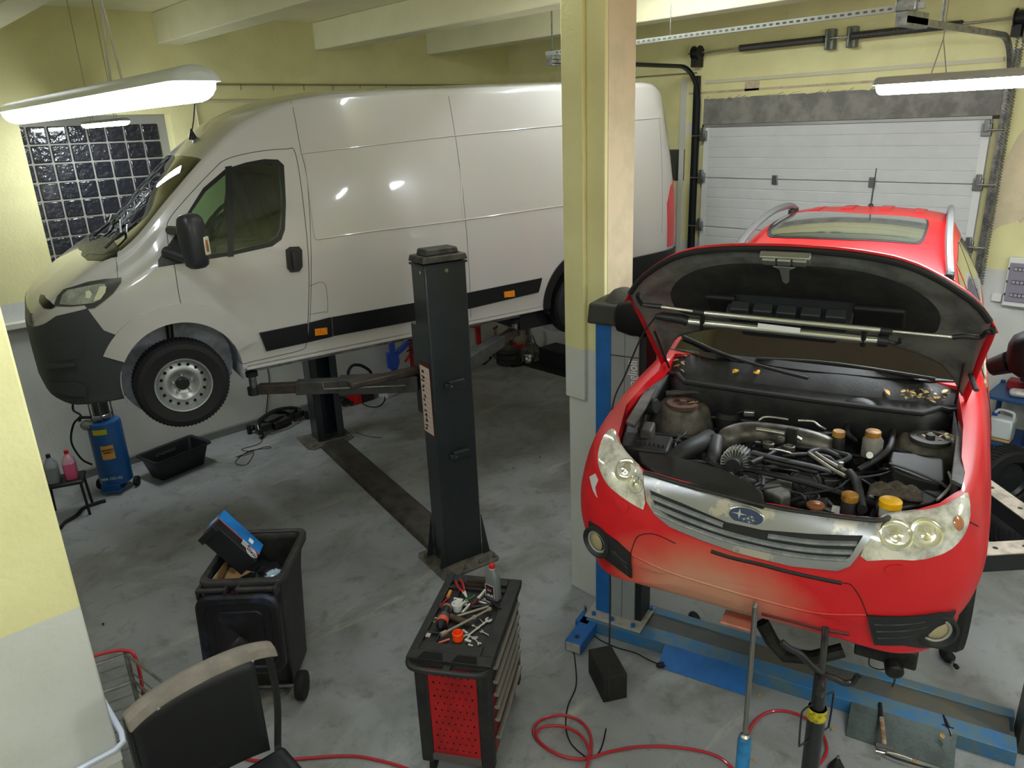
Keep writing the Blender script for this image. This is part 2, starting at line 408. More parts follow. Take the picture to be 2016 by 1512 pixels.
# ------------------------------------------------------------ white van on the far lift
def van():
    yaw, pit = R(-10.5), R(.5)
    ax = Vector((cos(yaw)*cos(pit), sin(yaw)*cos(pit), sin(pit))); ay = Vector((-sin(yaw), cos(yaw), 0)); az = ax.cross(ay)
    M = Matrix((ax, ay, az)).transposed().to_4x4(); M.translation = (1.18, 7.10, 1.56)
    fr = Frame(M)
    V = thing('delivery_van', 'white high-roof panel van raised on the dark two-post lift', 'van', M)
    W = mat('van_white_paint', 'b6b3ae', .22, coat=.8)
    BP = mat('van_bumper_plastic', '37393b', .55, bump=.12, bs=150); BK = mat('van_black_trim', '111214', .35); 
    GL = glassmat('van_glass', 'd3e0da', .01); UND = mat('van_underbody', '8e9096', .6, col2='5c5d62', vs=9)
    X = lambda xs, ys: (lambda x: pchip(xs, ys, x))
    zb = X([0, .05, .2, .5, .9, 6.0, 6.36], [.40, .30, .24, .25, .285, .30, .36])
    wb = X([0, .03, .08, .2, .4, .7, 1.0, 6.0, 6.3, 6.36], [.30, .54, .69, .84, .94, .985, .99, .99, .95, .90])
    wm = X([0, .03, .08, .2, .4, .7, 1.0, 6.1, 6.3, 6.36], [.34, .58, .73, .87, .97, 1.015, 1.025, 1.025, .985, .95])
    we = X([0, .03, .08, .2, .45, .8, 1.1, 1.5, 1.8, 2.2, 2.6, 6.1, 6.25, 6.36], [.28, .50, .64, .79, .86, .89, .87, .82, .80, .83, .85, .85, .82, .78])
    ze = X([0, .03, .08, .2, .45, .8, 1.1, 1.5, 1.8, 2.2, 2.6, 6.0, 6.2, 6.28, 6.36], [.72, .86, .93, 1.02, 1.18, 1.37, 1.64, 2.00, 2.20, 2.36, 2.40, 2.43, 2.38, 2.2, 1.25])
    zt = X([0, .03, .08, .2, .45, .8, 1.1, 1.5, 1.8, 2.2, 2.6, 3.2, 6.0, 6.2, 6.28, 6.36], [.78, .93, 1.01, 1.10, 1.27, 1.47, 1.74, 2.09, 2.30, 2.42, 2.47, 2.49, 2.52, 2.47, 2.31, 1.35])
    def sec(x):
        b, w0, w1, w3, e, t = zb(x), wb(x), wm(x), we(x), ze(x), zt(x)
        h = e-b; wk = w1 if e > 1.6 else w1*.99+w3*.01
        z1 = b+min(.35, .4*h); z2 = b+min(.95, .78*h)
        zz = z2+(e-z2)*.55
        wmid = w3+(w1-w3)*(.62 if e > 1.6 else .6)
        P = [(0, b), (w0*.6, b), (w0-.03, b), (w0, b), (w0, b+.05), (w1, z1), (wk, z2), (wmid, zz), (w3+.012, e-.04), (w3, e), (w3-.05, e+(t-e)*.45), (w3*.6, t-(t-e)*.22), (w3*.25, t), (0, t)]
        return chaikin(P, 2)
    xs = sorted(set([0, .012, .03, .05, .08, .12, .16, .2]+[round(.2+.06*i, 3) for i in range(1, 42)]+[round(2.7+.2*i, 3) for i in range(1, 17)]+[5.98, 6.06, 6.12, 6.18, 6.22, 6.26, 6.29, 6.32, 6.345, 6.36]))
    outer = loft([(x, sec(x)) for x in xs]).mesh('outer')
    sf = Surf(outer, fr)
    def hz(p):
        q = sf.hit(p)
        return (q.x, q.z) if q else None
    def zx(pts): return [h for h in (hz(p) for p in pts) if h]
    XW_, ZF = .948, .27
    XR = 4.983
    def prism(poly, y0, y1): return MB().prism(poly, y0, y1, 1).mesh('c')
    def cylm(x, z, r, y0, y1, n=48, flat=1):
        return MB().prism([(x+r*cos(2*pi*k/n), z+r*flat*sin(2*pi*k/n)) for k in range(n)], y0, y1, 1).mesh('c')
    # inner cavity
    def shr(x):
        P = sec(x); zc = (zb(x)+zt(x))/2
        return [(max(0, y-.035) if 0 < i < len(P)-1 else 0, z+(.035 if z < zc else -.035)) for i, (y, z) in enumerate(P)]
    inner = loft([(x, shr(x)) for x in xs if .1 < x < 6.3]).mesh('inner')
    # glazing outlines traced on the near side
    gl_door = [(363, 445), (372, 412), (400, 370), (443, 333), (483, 320), (520, 313), (547, 315), (557, 325), (563, 400), (560, 452), (553, 470), (535, 484), (450, 503), (380, 512), (362, 505)]
    ring0 = list(gl_door); gd = zx([(370, 447), (378, 416), (405, 377), (446, 342), (484, 328), (520, 321), (544, 323), (551, 331), (556, 400), (553, 450), (546, 465), (530, 477), (450, 496), (382, 505), (369, 498)])

    wind_c = [(.83, 1.44), (1.50, 2.03)]
    # windshield: wedge in the side view running along the sloping front
    def topline(x): return zt(x)
    wsp = [(.86, 1.30), (.86, zt(.86)+.2), (1.50, zt(1.50)+.3), (1.56, zt(1.56)-.02), (1.50, 1.85), (1.1, 1.45)]
    shell = boolm(outer, inner)
    print('DBG', len(outer.polygons), len(inner.polygons), len(shell.polygons))
    gs = shellmesh(outer, .001, -.006)
    cut = [prism(gd, -1.3, -.55), prism(gd, .55, 1.3)]
    wq = MB().prism([(.72, -.845), (.67, -.7), (.61, -.4), (.585, 0), (.61, .4), (.67, .7), (.72, .845), (1.42, .785), (1.39, .4), (1.375, 0), (1.39, -.4), (1.42, -.785)], 1.2, 2.6, 2).mesh('c')
    arch = [cylm(XW_+.02, .33, .455, -1.3, -.60), cylm(XW_+.02, .33, .455, .6, 1.3), cylm(XR, .33, .43, -1.3, -.62), cylm(XR, .33, .43, .62, 1.3)]
    low = MB().bb((XW_-.36, -1.2, -.2), (XW_+.42, -.62, .33)).mesh('c')
    sm = shell
    for c in cut+[wq]+arch: sm = boolm(sm, c)
    # bumper zone removed from the body, kept as its own part
    bp_poly = [(-.3, .05), (-.3, .66)]+zx([(88, 637), (110, 622), (140, 615), (172, 607), (185, 625), (204, 650), (235, 662), (256, 669)])+[(XW_-.3, .2), (XW_-.3, .05)]
    bpc = prism(bp_poly, -1.4, 1.4)
    body = boolm(sm, bpc)
    finish(body, 'body_shell', W, V, ang=28)
    bb_ = boolm(inflate(outer, .006), bpc, 'INTERSECT')
    for c in arch[:2]: bb_ = boolm(bb_, c)
    finish(bb_, 'front_bumper', BP, V, ang=28)
    for s, nm in ((-1, 0), (1, 1)):
        g = boolm(gs, prism(gd, -1.3 if s < 0 else .55, -.55 if s < 0 else 1.3), 'INTERSECT'); finish(g, 'door_glass', GL, V)
    g = boolm(gs, wq, 'INTERSECT'); finish(g, 'windshield', glassmat('van_windshield_glass', 'c4d0c6', .01), V)
    def conform(name, pts, t, m, y0=-1.3, y1=-.8, xz=None, par=V, base=0, **k):
        poly = xz or zx(pts)
        me = boolm(shellmesh(outer, t, base-.004), prism(poly, y0, y1), 'INTERSECT'); return finish(me, name, m, par, **k)
    def strip(name, pts, w, m, t=.0012, closed=False, parent=V):
        P3 = [h for h in (sf.hit(p) for p in pts) if h]; P3 = smooth_path(P3, 5, closed)
        Q = []
        for p in P3:
            c, nrm = sf.near(p); Q.append(c+nrm*t*0)
        return MB().tube(Q, w/2, 6, closed=closed).build(name, m, parent)
    GAP = mat('panel_gap', '1c1c1e', .8); RIB = W
    # door glass surround, divider and mirror triangle
    ring = [(350, 455), (362, 430), (400, 370), (443, 333), (483, 320), (520, 313), (547, 314), (559, 325), (563, 400), (561, 452), (554, 472), (536, 485), (450, 504), (400, 512), (312, 526), (311, 512)]
    ro = zx(ring)
    o1 = boolm(shellmesh(outer, .0015, -.006), prism(ro, -1.3, -.6), 'INTERSECT'); o1 = boolm(o1, prism(gd, -1.4, -.5)); finish(o1, 'window_surround', BK, V)
    conform('window_divider', [(443, 328), (456, 326), (460, 505), (448, 506)], .004, BK, y0=-1.2, y1=-.7)
    # seams
    strip('door_seam', [(344, 526), (353, 584), (363, 620)], .005, GAP)
    strip('door_seam', [(364, 621), (393, 619), (420, 627), (447, 647), (460, 677), (474, 714), (500, 711), (545, 701), (593, 689), (603, 677), (606, 640), (608, 587), (607, 504), (597, 400), (587, 327), (578, 294), (567, 293), (525, 296), (483, 303), (443, 315), (417, 337), (367, 390), (333, 432), (329, 455), (333, 490), (344, 526)], .005, GAP)
    strip('body_seam', [(573, 200), (583, 245), (592, 295), (604, 350), (611, 450), (612, 590), (607, 670)], .004, GAP)
    strip('body_seam', [(883, 190), (896, 265), (905, 330), (917, 440), (925, 560), (927, 625)], .004, GAP)
    strip('body_seam', [(1284, 158), (1298, 235), (1302, 300), (1304, 370), (1303, 460)], .003, GAP)
    strip('bonnet_seam', [(230, 495), (231, 540), (233, 547)], .004, GAP)
    strip('fuel_flap_seam', [(609, 563), (639, 558), (645, 610), (637, 614), (609, 619)], .0035, GAP)
    RG = mat('van_pressing_paint', 'd8d8d6', .3, coat=.6)  # pale paint for side pressings, assigned to no part
    for pts in ([(590, 303), (700, 290), (890, 268), (1114, 246), (1250, 236), (1300, 232)], [(600, 312), (608, 375), (615, 435), (619, 464), (624, 471), (640, 469), (720, 457), (890, 436), (1114, 404)], [(905, 318), (912, 437)]):
        strip('side_pressing', pts, .012, W, parent=V)
    # black rubbing strips with orange side markers
    for pts in ([(510, 655), (604, 636), (607, 673), (524, 691)], [(608, 635), (651, 624), (654, 662), (607, 673)], [(653, 624), (826, 594), (832, 628), (656, 661)], [(916, 577), (1066, 547), (1059, 575), (920, 608)]):
        conform('side_moulding', pts, .016, BK, bevel=0)
    OR = mat('amber_lens', 'e8860f', .25, coat=.5, var=.3, vs=40)
    for pts in ([(618, 647), (642, 644), (643, 657), (619, 660)], [(990, 574), (1010, 571), (1011, 583), (991, 585)]):
        conform('side_marker', pts, .026, OR)
    # handle
    conform('door_handle', [(562, 492), (570, 486), (588, 485), (594, 492), (595, 525), (589, 534), (572, 536), (565, 528)], .012, BK)
    conform('handle_grip', [(572, 496), (578, 494), (583, 528), (577, 530)], .03, mat('handle_grip_black', '1d1e21', .3))
    # headlamp
    hp = [(105, 602), (112, 583), (125, 568), (170, 555), (205, 549), (239, 546), (238, 556), (222, 578), (200, 596), (186, 606), (172, 608), (166, 600), (140, 603)]
    HL = mat('headlamp_bezel', '3a3c3c', .25, coat=1); 
    conform('headlamp', hp, .006, HL, y0=-1.2, y1=-.5)
    conform('headlamp_lens', [(117, 598), (122, 580), (132, 570), (195, 558), (207, 559), (206, 575), (196, 590), (184, 596), (140, 600)], .009, mat('headlamp_reflector', '8d9188', .15, .3, coat=1, col2='b5b9ae', vs=12), y0=-1.2, y1=-.5)
    conform('headlamp_lens', [(196, 563), (209, 563), (207, 575), (198, 588), (184, 592), (186, 586)], .012, mat('headlamp_bright', 'cfcfae', .2, coat=1), y0=-1.2, y1=-.5)
    conform('headlamp_lens', [(168, 573), (176, 571), (181, 578), (176, 587), (168, 586)], .012, mat('headlamp_bright', 'cfcfae', .2, coat=1), y0=-1.2, y1=-.5)
    # grille opening (dark) at the nose and dark slot under the bonnet
    gq = boolm(shellmesh(outer, .004, -.01), MB().prism([(-.62, .80), (-.56, .93), (.56, .93), (.62, .80)], -.2, .14, 0).mesh('c'), 'INTERSECT'); finish(gq, 'grille', BK, V)
    conform('grille_corner', [(76, 592), (79, 580), (88, 580), (98, 592), (109, 603), (100, 608), (86, 606)], .006, BK, y0=-1.2, y1=-.1)
    conform('bumper_insert', [(109, 683), (113, 672), (158, 662), (163, 667), (163, 700), (122, 712), (108, 703)], .012, BP, y0=-1.2, y1=-.3)
    conform('bumper_step', [(92, 712), (145, 712), (150, 718), (120, 722), (92, 722)], .03, BP, y0=-1.2, y1=-.3)
    conform('bumper_lip', [(95, 748), (150, 752), (168, 760), (170, 778), (140, 778), (105, 766)], .03, BP, y0=-1.2, y1=-.3)
    # bonnet vents, wipers
    def top_conform(name, poly, t, m):
        me = boolm(shellmesh(outer, t, -.006), MB().prism(poly, .9, 2.2, 2).mesh('c'), 'INTERSECT'); return finish(me, name, m, V)
    vp = [(sf.hit(p).x, sf.hit(p).y) for p in ((160, 503), (163, 490), (180, 476), (205, 467), (222, 470), (233, 490), (231, 506), (200, 515), (172, 513))]
    top_conform('bonnet_vent', vp, .004, BK)
    top_conform('cowl_panel', [(.71, -.84), (.60, -.7), (.52, -.4), (.49, 0), (.52, .4), (.60, .7), (.71, .84), (.67, .7), (.61, .4), (.585, 0), (.61, -.4), (.67, -.7)], .006, BK)
    for i in range(4):
        for j in range(4):
            h = sf.hitn((172+13*i+3*j, 503-9*j-3*i))
            if h[0]: MB().box((0, 0, 0), (.03, .014, .008), M=basis(h[0]+h[1]*.004, (1, .3, .5), (0, 1, 0))).build('vent_slot', mat('vent_grey', '8a8c90', .4), V)
    for y0, y1 in ((-.70, -.15), (-.05, .55)):
        p = [sf.near((.62, y0, 1.4)), sf.near((.74, y0+.1, 1.5)), sf.near((.80, y1-.1, 1.55)), sf.near((.76, y1, 1.5))]
        w = MB(); w.tube([a+n*.03 for a, n in p], .009, 6); w.build('wiper', BK, V)
    # roof antenna
    q, n_ = sf.near((1.78, 0, 2.3))
    a = sf.hit((380, 275)); c, n_ = sf.near(a)
    w = MB(); w.lathe([(.035, 0), (.03, .03), (.012, .07), (.008, .09)], 10, M=Matrix.Translation(c)); w.tube([c+Vector((.0, 0, .06)), c+Vector((.03, 0, .15)), c+Vector((.09, 0, .38))], .006, 6); w.build('antenna', BK, V)
    # rear lamp and rear bumper
    conform('rear_lamp', [(1338, 345), (1333, 358), (1327, 380), (1325, 455), (1345, 452), (1345, 345)], .008, mat('rear_lamp_red', 'c4101c', .2, coat=1), xz=[(6.19, .72), (6.17, 1.2), (6.24, 1.38), (6.42, 1.52), (6.42, .72)], y0=-1.2, y1=-.6)
    conform('rear_bumper', None, .03, BK, xz=[(5.45, .1), (5.45, .66), (6.5, .70), (6.5, .1)], y0=-1.2, y1=1.2)
    # wheel-arch mouldings, liners
    am = []
    n = 40
    def archmold(cx, r0, r1, a0, a1, t, nm):
        poly = [(cx+r1*cos(R(a0+(a1-a0)*k/n)), .33+r1*sin(R(a0+(a1-a0)*k/n))) for k in range(n+1)]+[(cx+r0*cos(R(a1+(a0-a1)*k/n)), .33+r0*sin(R(a1+(a0-a1)*k/n))) for k in range(n+1)]
        return conform(nm, None, t, BK, xz=poly, y0=-1.3, y1=-.85)
    conform('wheel_arch_flare', None, .016, W, y0=-1.3, y1=-.85, xz=[(XW_+.02+.60*cos(R(18+134*k/30)), .33+.60*sin(R(18+134*k/30))) for k in range(31)]+[(XW_+.02+.452*cos(R(152-134*k/30)), .33+.452*sin(R(152-134*k/30))) for k in range(31)], ang=20)
    archmold(XR, .425, .51, -8, 188, .02, 'arch_moulding')
    for cx in (XW_, XR):
        for s in (-1, 1):
            rows = []
            for k in range(25):
                a = R(-15+210*k/24); rows.append([(cx+.02+.46*cos(a), s*.62, .33+.46*sin(a)), (cx+.02+.46*cos(a), s*.99, .33+.46*sin(a))])
            MB().grid(rows).build('wheel_arch_liner', mat('arch_liner', 'a3a6b0', .6, col2='777a83', vs=6) if cx == XW_ else BK, V, solid=.006)
            MB().prism([(cx+.02+.455*cos(2*pi*k/32), .33+.455*sin(2*pi*k/32)) for k in range(32)], s*.60, s*.61, 1).build('wheel_arch_panel', mat('arch_panel', 'a9acb6', .6, col2='83868f', vs=5), V)
    MB().cyl((XW_-.02, -.72, .30), (XW_+.03, -.66, .78), .028, n=12).build('suspension_strut', BK, V)
    MB().bb((XW_-.5, -.9, .5), (XW_-.40, -.62, .64)).build('wheel_arch_bracket', BK, V)
    # wheels
    def wheel(cx, s, z, steer=0):
        T = Matrix.Translation((cx, s*.91, z))@Matrix.Rotation(R(steer), 4, 'Z')@(Matrix.Rotation(pi, 4, 'Z') if s > 0 else Matrix())
        w = bpy.data.objects.new('wheel', None); COL.objects.link(w); w.parent = V; w.matrix_local = T
        ty = MB(); ty.lathe([(.205, -.085), (.225, -.105), (.30, -.118), (.335, -.105), (.352, -.075), (.356, 0), (.352, .075), (.335, .105), (.30, .118), (.225, .105), (.205, .085)], 64, axis='y', caps=False); ty.build('tyre', M_rub, w, ang=30)
        tr = MB()
        for k in range(72):
            a = 2*pi*k/72
            for yy in (-.06, .0, .06): tr.box((0, yy, .3525), (.018, .034, .010), M=Matrix.Rotation(a+(yy*3), 4, 'Y'))
        tr.build('tread', M_rub, w)
        al = mat('wheel_silver', 'a5a7a6', .35, .6)
        rm = MB()
        rows = []
        for r_, y_ in ((.222, -.100), (.217, -.108), (.208, -.106), (.203, -.09), (.195, -.055), (.188, -.045), (.178, -.055), (.150, -.064), (.128, -.075), (.115, -.07), (.10, -.045), (.06, -.03), (.03, -.03)):
            rows.append([(r_*cos(2*pi*k/64), y_, r_*sin(2*pi*k/64)) for k in range(64)])
        rm.grid(rows, cv=True); rm.build('rim', al, w, ang=50, solid=.004)
        for k in range(16):
            a = 2*pi*k/16; MB().lathe([(.0125, -.003), (.0125, .002)], 12, M=Matrix.Translation((.165*cos(a), -.0615, .165*sin(a))), axis='y').build('vent_hole', mat('hole_black', '050505', .9), w)
        hb = MB(); hb.lathe([(.052, -.025), (.050, -.055), (.04, -.062), (.0, -.062)], 24, axis='y'); hb.build('hub_cap', BK, w)
        for k in range(5):
            a = 2*pi*k/5+.3; MB().lathe([(.014, -.02), (.014, -.052), (.009, -.058)], 6, M=Matrix.Translation((.072*cos(a), 0, .072*sin(a))), axis='y').build('wheel_bolt', M_steel, w)
    wheel(XW_, -1, ZF); wheel(XW_, 1, ZF); wheel(XR, -1, .27); wheel(XR, 1, .27)
    # mirror on double arms
    q = sf.hit((345, 490))
    BQ = mat('mirror_black', '2b2c30', .4)
    mc = ATZ(381, 478, (V.matrix_world@Vector(q)-CAM).dot(_f)-.22); mc = fr.I@mc; 
    mm = MB()
    rows = []
    for z, a, b_ in ((.245, .03, .02), (.235, .07, .05), (.205, .095, .075), (.15, .105, .085), (.10, .107, .09), (-.06, .100, .085), (-.13, .095, .08), (-.19, .088, .072), (-.215, .06, .05), (-.22, .02, .02)):
        rows.append([(a*(abs(cos(t))**.7)*(1 if cos(t) > 0 else -1), b_*1.15*(abs(sin(t))**.7)*(1 if sin(t) > 0 else -1), z) for t in [2*pi*k/28 for k in range(28)]])
    mm.grid(rows, cv=True); mm.f.append(tuple(range(28))); mm.f.append(tuple(9*28+k for k in range(28)))
    TM = Matrix.Translation(mc)@Matrix.Rotation(R(30), 4, 'Z')@Matrix.Scale(.86, 4)
    me = mm.mesh('x'); me.transform(TM); finish(me, 'mirror_housing', BQ, V, ang=40)
    bx = MB(TM@Matrix.Translation((.055, -.088, .0))@Matrix.Rotation(R(14), 4, 'Z')); bx.box((0, 0, -.03), (.07, .03, .16)); bx.build('mirror_indicator', mat('clear_lens', 'd8d2bc', .2, coat=1, var=.3, vs=60), V, bevel=.012)
    bx = MB(TM@Matrix.Translation((.05, -.092, .0))@Matrix.Rotation(R(14), 4, 'Z')); bx.box((-.01, -.014, -.03), (.025, .012, .10)); bx.build('mirror_indicator_bulb', mat('amber_dim', '9a5a2c', .3), V, bevel=.005)
    ar = MB(); q1 = sf.hit((330, 500)); q2 = sf.hit((328, 470)) or q1
    ar.tube([q1+Vector((0.02, .02, 0)), q1+Vector((-.01, -.08, .03)), mc+Vector((-.02, .06, -.13))], [.06, .05, .045], 12, flat=.8)
    ar.tube([q1+Vector((0.05, .02, .17)), mc+Vector((-.02, .05, .08))], [.035, .03], 10)
    ar.build('mirror_arm', BQ, V)
    # cab interior
    CB = mat('cab_fabric', '25282c', .8, bump=.1); CP = mat('cab_plastic', '3b4145', .5)
    MB().bb((.95, -.86, .85), (2.38, .86, .9)).build('cab_floor', CP, V)
    MB().prism([(.72, 1.0), (.72, 1.30), (.98, 1.36), (1.25, 1.36), (1.32, 1.2), (1.2, 1.0)], -.86, .86, 1).build('dashboard', CP, V, bevel=.03)
    MB().bb((2.44, -.9, .7), (2.47, .9, 1.95)).build('bulkhead', mat('bulkhead_white', 'bfc4c4', .5), V)
    for y in (-.48, .12, .58):
        s_ = MB(); s_.bb((1.62, y-.24, .95), (2.14, y+.24, 1.16)); s_.build('seat', CB, V, bevel=.05)
        s_ = MB(basis((2.15, y, 1.15), (1, 0, .18), (0, 1, 0))); s_.bb((-.07, -.24, 0), (.07, .24, .66)); s_.build('seat_back', CB, V, bevel=.05)
        s_ = MB(basis((2.2, y, 1.86), (1, 0, .18), (0, 1, 0))); s_.bb((-.05, -.13, 0), (.05, .13, .2)); s_.build('headrest', CB, V, bevel=.05)
    MB().tube([(1.95, -.75, 1.22), (1.75, -.76, 1.25), (1.7, -.76, 1.24)], .03, 8).build('armrest', CP, V)
    sw = MB(basis((1.50, -.46, 1.43), (0, 1, 0), (.62, 0, .75))); sw.tube([(.2*cos(2*pi*k/32), .2*sin(2*pi*k/32), 0) for k in range(32)], .016, 10, closed=True)
    for a in (0, 2.3, 4.0): sw.tube([(0, 0, -.03), (.2*cos(a), .2*sin(a), 0)], .018, 6)
    sw.lathe([(.07, -.05), (.07, -.01), (.05, 0)], 16); sw.build('steering_wheel', mat('steering_grey', '4a5557', .4), V)
    MB().tube([(1.26, -.46, 1.28), (1.48, -.46, 1.40)], .05, 10).build('steering_column', CP, V)
    # underbody
    MB().bb((1.5, -.80, .20), (4.45, .80, .30)).build('underbody', UND, V)
    MB().bb((.3, -.6, .16), (1.4, .6, .25)).build('engine_undertray', BK, V)
    MB().bb((1.45, -.99, .275), (4.5, -.93, .33)).build('sill_flange', W, V, bevel=.01)
    MB().bb((4.3, -.80, .05), (6.2, .80, .30)).build('rear_underbody', BK, V)
    o = text('CI', .10, basis((-.004, .0, .70), (0, 1, 0), (0, 0, 1))@Matrix.Rotation(0, 4, 'X'), BK, V, 'nose_lettering') if 0 else None
    return V, fr, sf
VAN, VFR, VSF = van()
# ------------------------------------------------------------ red estate car on the blue lift, bonnet up
def car():
    yaw, pit = R(16.57), R(.3)
    ax = Vector((cos(yaw)*cos(pit), sin(yaw)*cos(pit), sin(pit))); ay = Vector((-sin(yaw), cos(yaw), 0)); az = ax.cross(ay)
    M = Matrix((ax, ay, az)).transposed().to_4x4(); M.translation = (2.46, 1.33, 1.35)
    fr = Frame(M)
    V = thing('red_car', 'red estate car with its bonnet open, raised on the blue and grey lift', 'car', M)
    RED = bpy.data.materials.new('car_red_paint')
    RED = mat('car_red', 'bc1019', .42, coat=.15, var=.12, vs=3)
    # bumper paint: red with a faded, primer-coloured patch in the middle
    RB = mat('car_red_bumper', 'bc1019', .45, coat=.1); nt = RB.node_tree; N = nt.nodes; L = nt.links; b = N['Principled BSDF']
    tc = N.new('ShaderNodeTexCoord'); mp = N.new('ShaderNodeMapping'); mp.inputs['Location'].default_value = (0, -.13*1.55, -.40*2.4); mp.inputs['Scale'].default_value = (.5, 1.55, 2.4)
    L.new(tc.outputs['Object'], mp.inputs['Vector']); ln = N.new('ShaderNodeVectorMath'); ln.operation = 'LENGTH'; L.new(mp.outputs[0], ln.inputs[0])
    nz = N.new('ShaderNodeTexNoise'); nz.inputs['Scale'].default_value = 5; nz.inputs['Detail'].default_value = 6; L.new(tc.outputs['Object'], nz.inputs['Vector'])
    ad = N.new('ShaderNodeMath'); ad.operation = 'MULTIPLY_ADD'; ad.inputs[1].default_value = .35; L.new(nz.outputs['Fac'], ad.inputs[0]); L.new(ln.outputs['Value'], ad.inputs[2])
    rp = N.new('ShaderNodeValToRGB'); e = rp.color_ramp.elements; e[0].position = .42; e[0].color = lin('b07a62'); e[1].position = .92; e[1].color = lin('bc1019')
    x = rp.color_ramp.elements.new(.66); x.color = lin('b65a48')
    L.new(ad.outputs[0], rp.inputs['Fac']); L.new(rp.outputs['Color'], b.inputs['Base Color'])
    BK = mat('car_black_trim', '1a1b1c', .55, bump=.05, bs=120); GLS = mat('car_dark_glass', '0c0e0c', .04, coat=1)
    SIL = mat('worn_silver_trim', '8e8f91', .32, .6, col2='b0aa9e', vs=3.5, lo=.5, hi=.53)
    X = lambda xs, ys: (lambda x: pchip(xs, ys, x))
    K = [0, .03, .08, .16, .3, .5, .8]
    zb = X([0, .03, .1, .3, .7, 4.3, 4.56], [.43, .365, .325, .30, .27, .30, .5])
    wb = X(K+[4.2, 4.56], [.28, .48, .60, .70, .77, .82, .84, .85, .7])
    wm = X(K+[4.1, 4.4, 4.56], [.34, .55, .68, .78, .845, .875, .885, .885, .84, .74])
    ze = X([0, .03, .08, .16, .3, .6, 1.0, 1.25, 1.45, 1.8, 2.15, 2.5, 3.0, 3.8, 4.15, 4.35, 4.5, 4.56], [.58, .68, .79, .87, .93, .97, 1.01, 1.04, 1.13, 1.34, 1.50, 1.56, 1.58, 1.56, 1.48, 1.30, 1.05, .85])
    we = X([0, .03, .08, .16, .3, .6, 1.0, 1.25, 1.6, 2.15, 2.5, 3.8, 4.2, 4.5, 4.56], [.29, .49, .62, .71, .765, .80, .81, .80, .72, .60, .585, .57, .56, .6, .6])
    zt = X([0, .03, .08, .16, .3, .6, 1.0, 1.2, 1.35, 2.05, 2.4, 3.0, 3.8, 4.15, 4.4, 4.56], [.64, .76, .87, .93, .97, 1.01, 1.05, 1.07, 1.15, 1.56, 1.62, 1.645, 1.63, 1.56, 1.35, .95])
    def sec(x):
        b, w0, w1, w3, e, t = zb(x), wb(x), wm(x), we(x), ze(x), zt(x)
        zk = min(1.03, e-.07); f = max(0, min(1, (x-1.1)/.3)); wk = w3+(w1-w3)*.45 if f == 0 else (1-f)*(w3+(w1-w3)*.45)+f*.835
        z1 = b+(zk-b)*.42
        P = [(0, b), (w0*.6, b), (w0-.03, b), (w0, b), (w0, b+.05), (w1, z1), (w1, z1+(zk-z1)*.5), (wk, zk), (w3+(wk-w3)*.35, zk+(e-zk)*.7), (w3, e), (w3-.04, e+(t-e)*.4), (w3*.6, t-(t-e)*.2), (w3*.25, t), (0, t)]
        return chaikin(P, 2)
    xs = sorted(set([0, .008, .018, .03, .045, .06, .08, .10, .13, .16, .2, .25]+[round(.3+.06*i, 3) for i in range(0, 40)]+[round(2.75+.15*i, 3) for i in range(0, 12)]+[4.42, 4.47, 4.51, 4.54, 4.56]))
    outer = loft([(x, sec(x)) for x in xs]).mesh('car_outer'); sf = Surf(outer, fr)
    H = lambda pts: [h for h in (sf.hit(p) for p in pts) if h]
    YZ = lambda pts: [(h.y, h.z) for h in H(pts)]
    XY = lambda pts: [(h.x, h.y) for h in H(pts)]
    XZ = lambda pts: [(h.x, h.z) for h in H(pts)]
    def pz(poly, a, b_, ax_=2): return MB().prism(poly, a, b_, ax_).mesh('c')
    def conf(name, poly, t, m, rng, ax_, base=-.004, par=V, **k):
        return finish(boolm(shellmesh(outer, t, base), pz(poly, rng[0], rng[1], ax_), 'INTERSECT'), name, m, par, **k)
    # engine bay opening, seen from above
    bay = XY([(1222, 838), (1216, 860), (1225, 885), (1245, 905), (1268, 925), (1320, 940), (1400, 962), (1500, 988), (1600, 1007), (1722, 1020), (1790, 1008), (1850, 990), (1893, 963), (1900, 930)])
    bay = [(1.27, .705), (.9, .735), (.6, .735)]+[p for p in bay if True]+[(.6, -.735), (.9, -.735), (1.27, -.705)]
    body = boolm(outer, pz(bay, .42, 1.5))
    n = 40
    for cx, r in ((.90, .40), (3.52, .40)):
        for s in (-1, 1):
            body = boolm(body, pz([(cx+r*cos(2*pi*k/n), .30+r*sin(2*pi*k/n)) for k in range(n)], s*.55, s*1.2, 1))
    bump = pz([(-.2, .1), (-.2, .80), (.34, .80), (.50, .66), (.50, .1)], -1.2, 1.2, 1)
    finish(boolm(body, bump), 'body_shell', RED, V, ang=28)
    finish(boolm(body, bump, 'INTERSECT'), 'front_bumper', RB, V, ang=28)
    # bay tub
    TB = mat('bay_dark', '1d1d1c', .7, col2='33322f', vs=8); b = MB()
    c = (.65, 0); rows = []
    for z in (.455, 1.0):
        rows.append([(c[0]+(p[0]-c[0])*.985, c[1]+(p[1]-c[1])*.985, min(z, .82 if p[0] < .3 else (.90 if p[0] < .62 else z-.02))) for p in bay])
    b.grid(rows, cv=True); b.f.append(tuple(range(len(bay)))[::-1]); b.build('engine_bay_tub', TB, V, solid=.004)
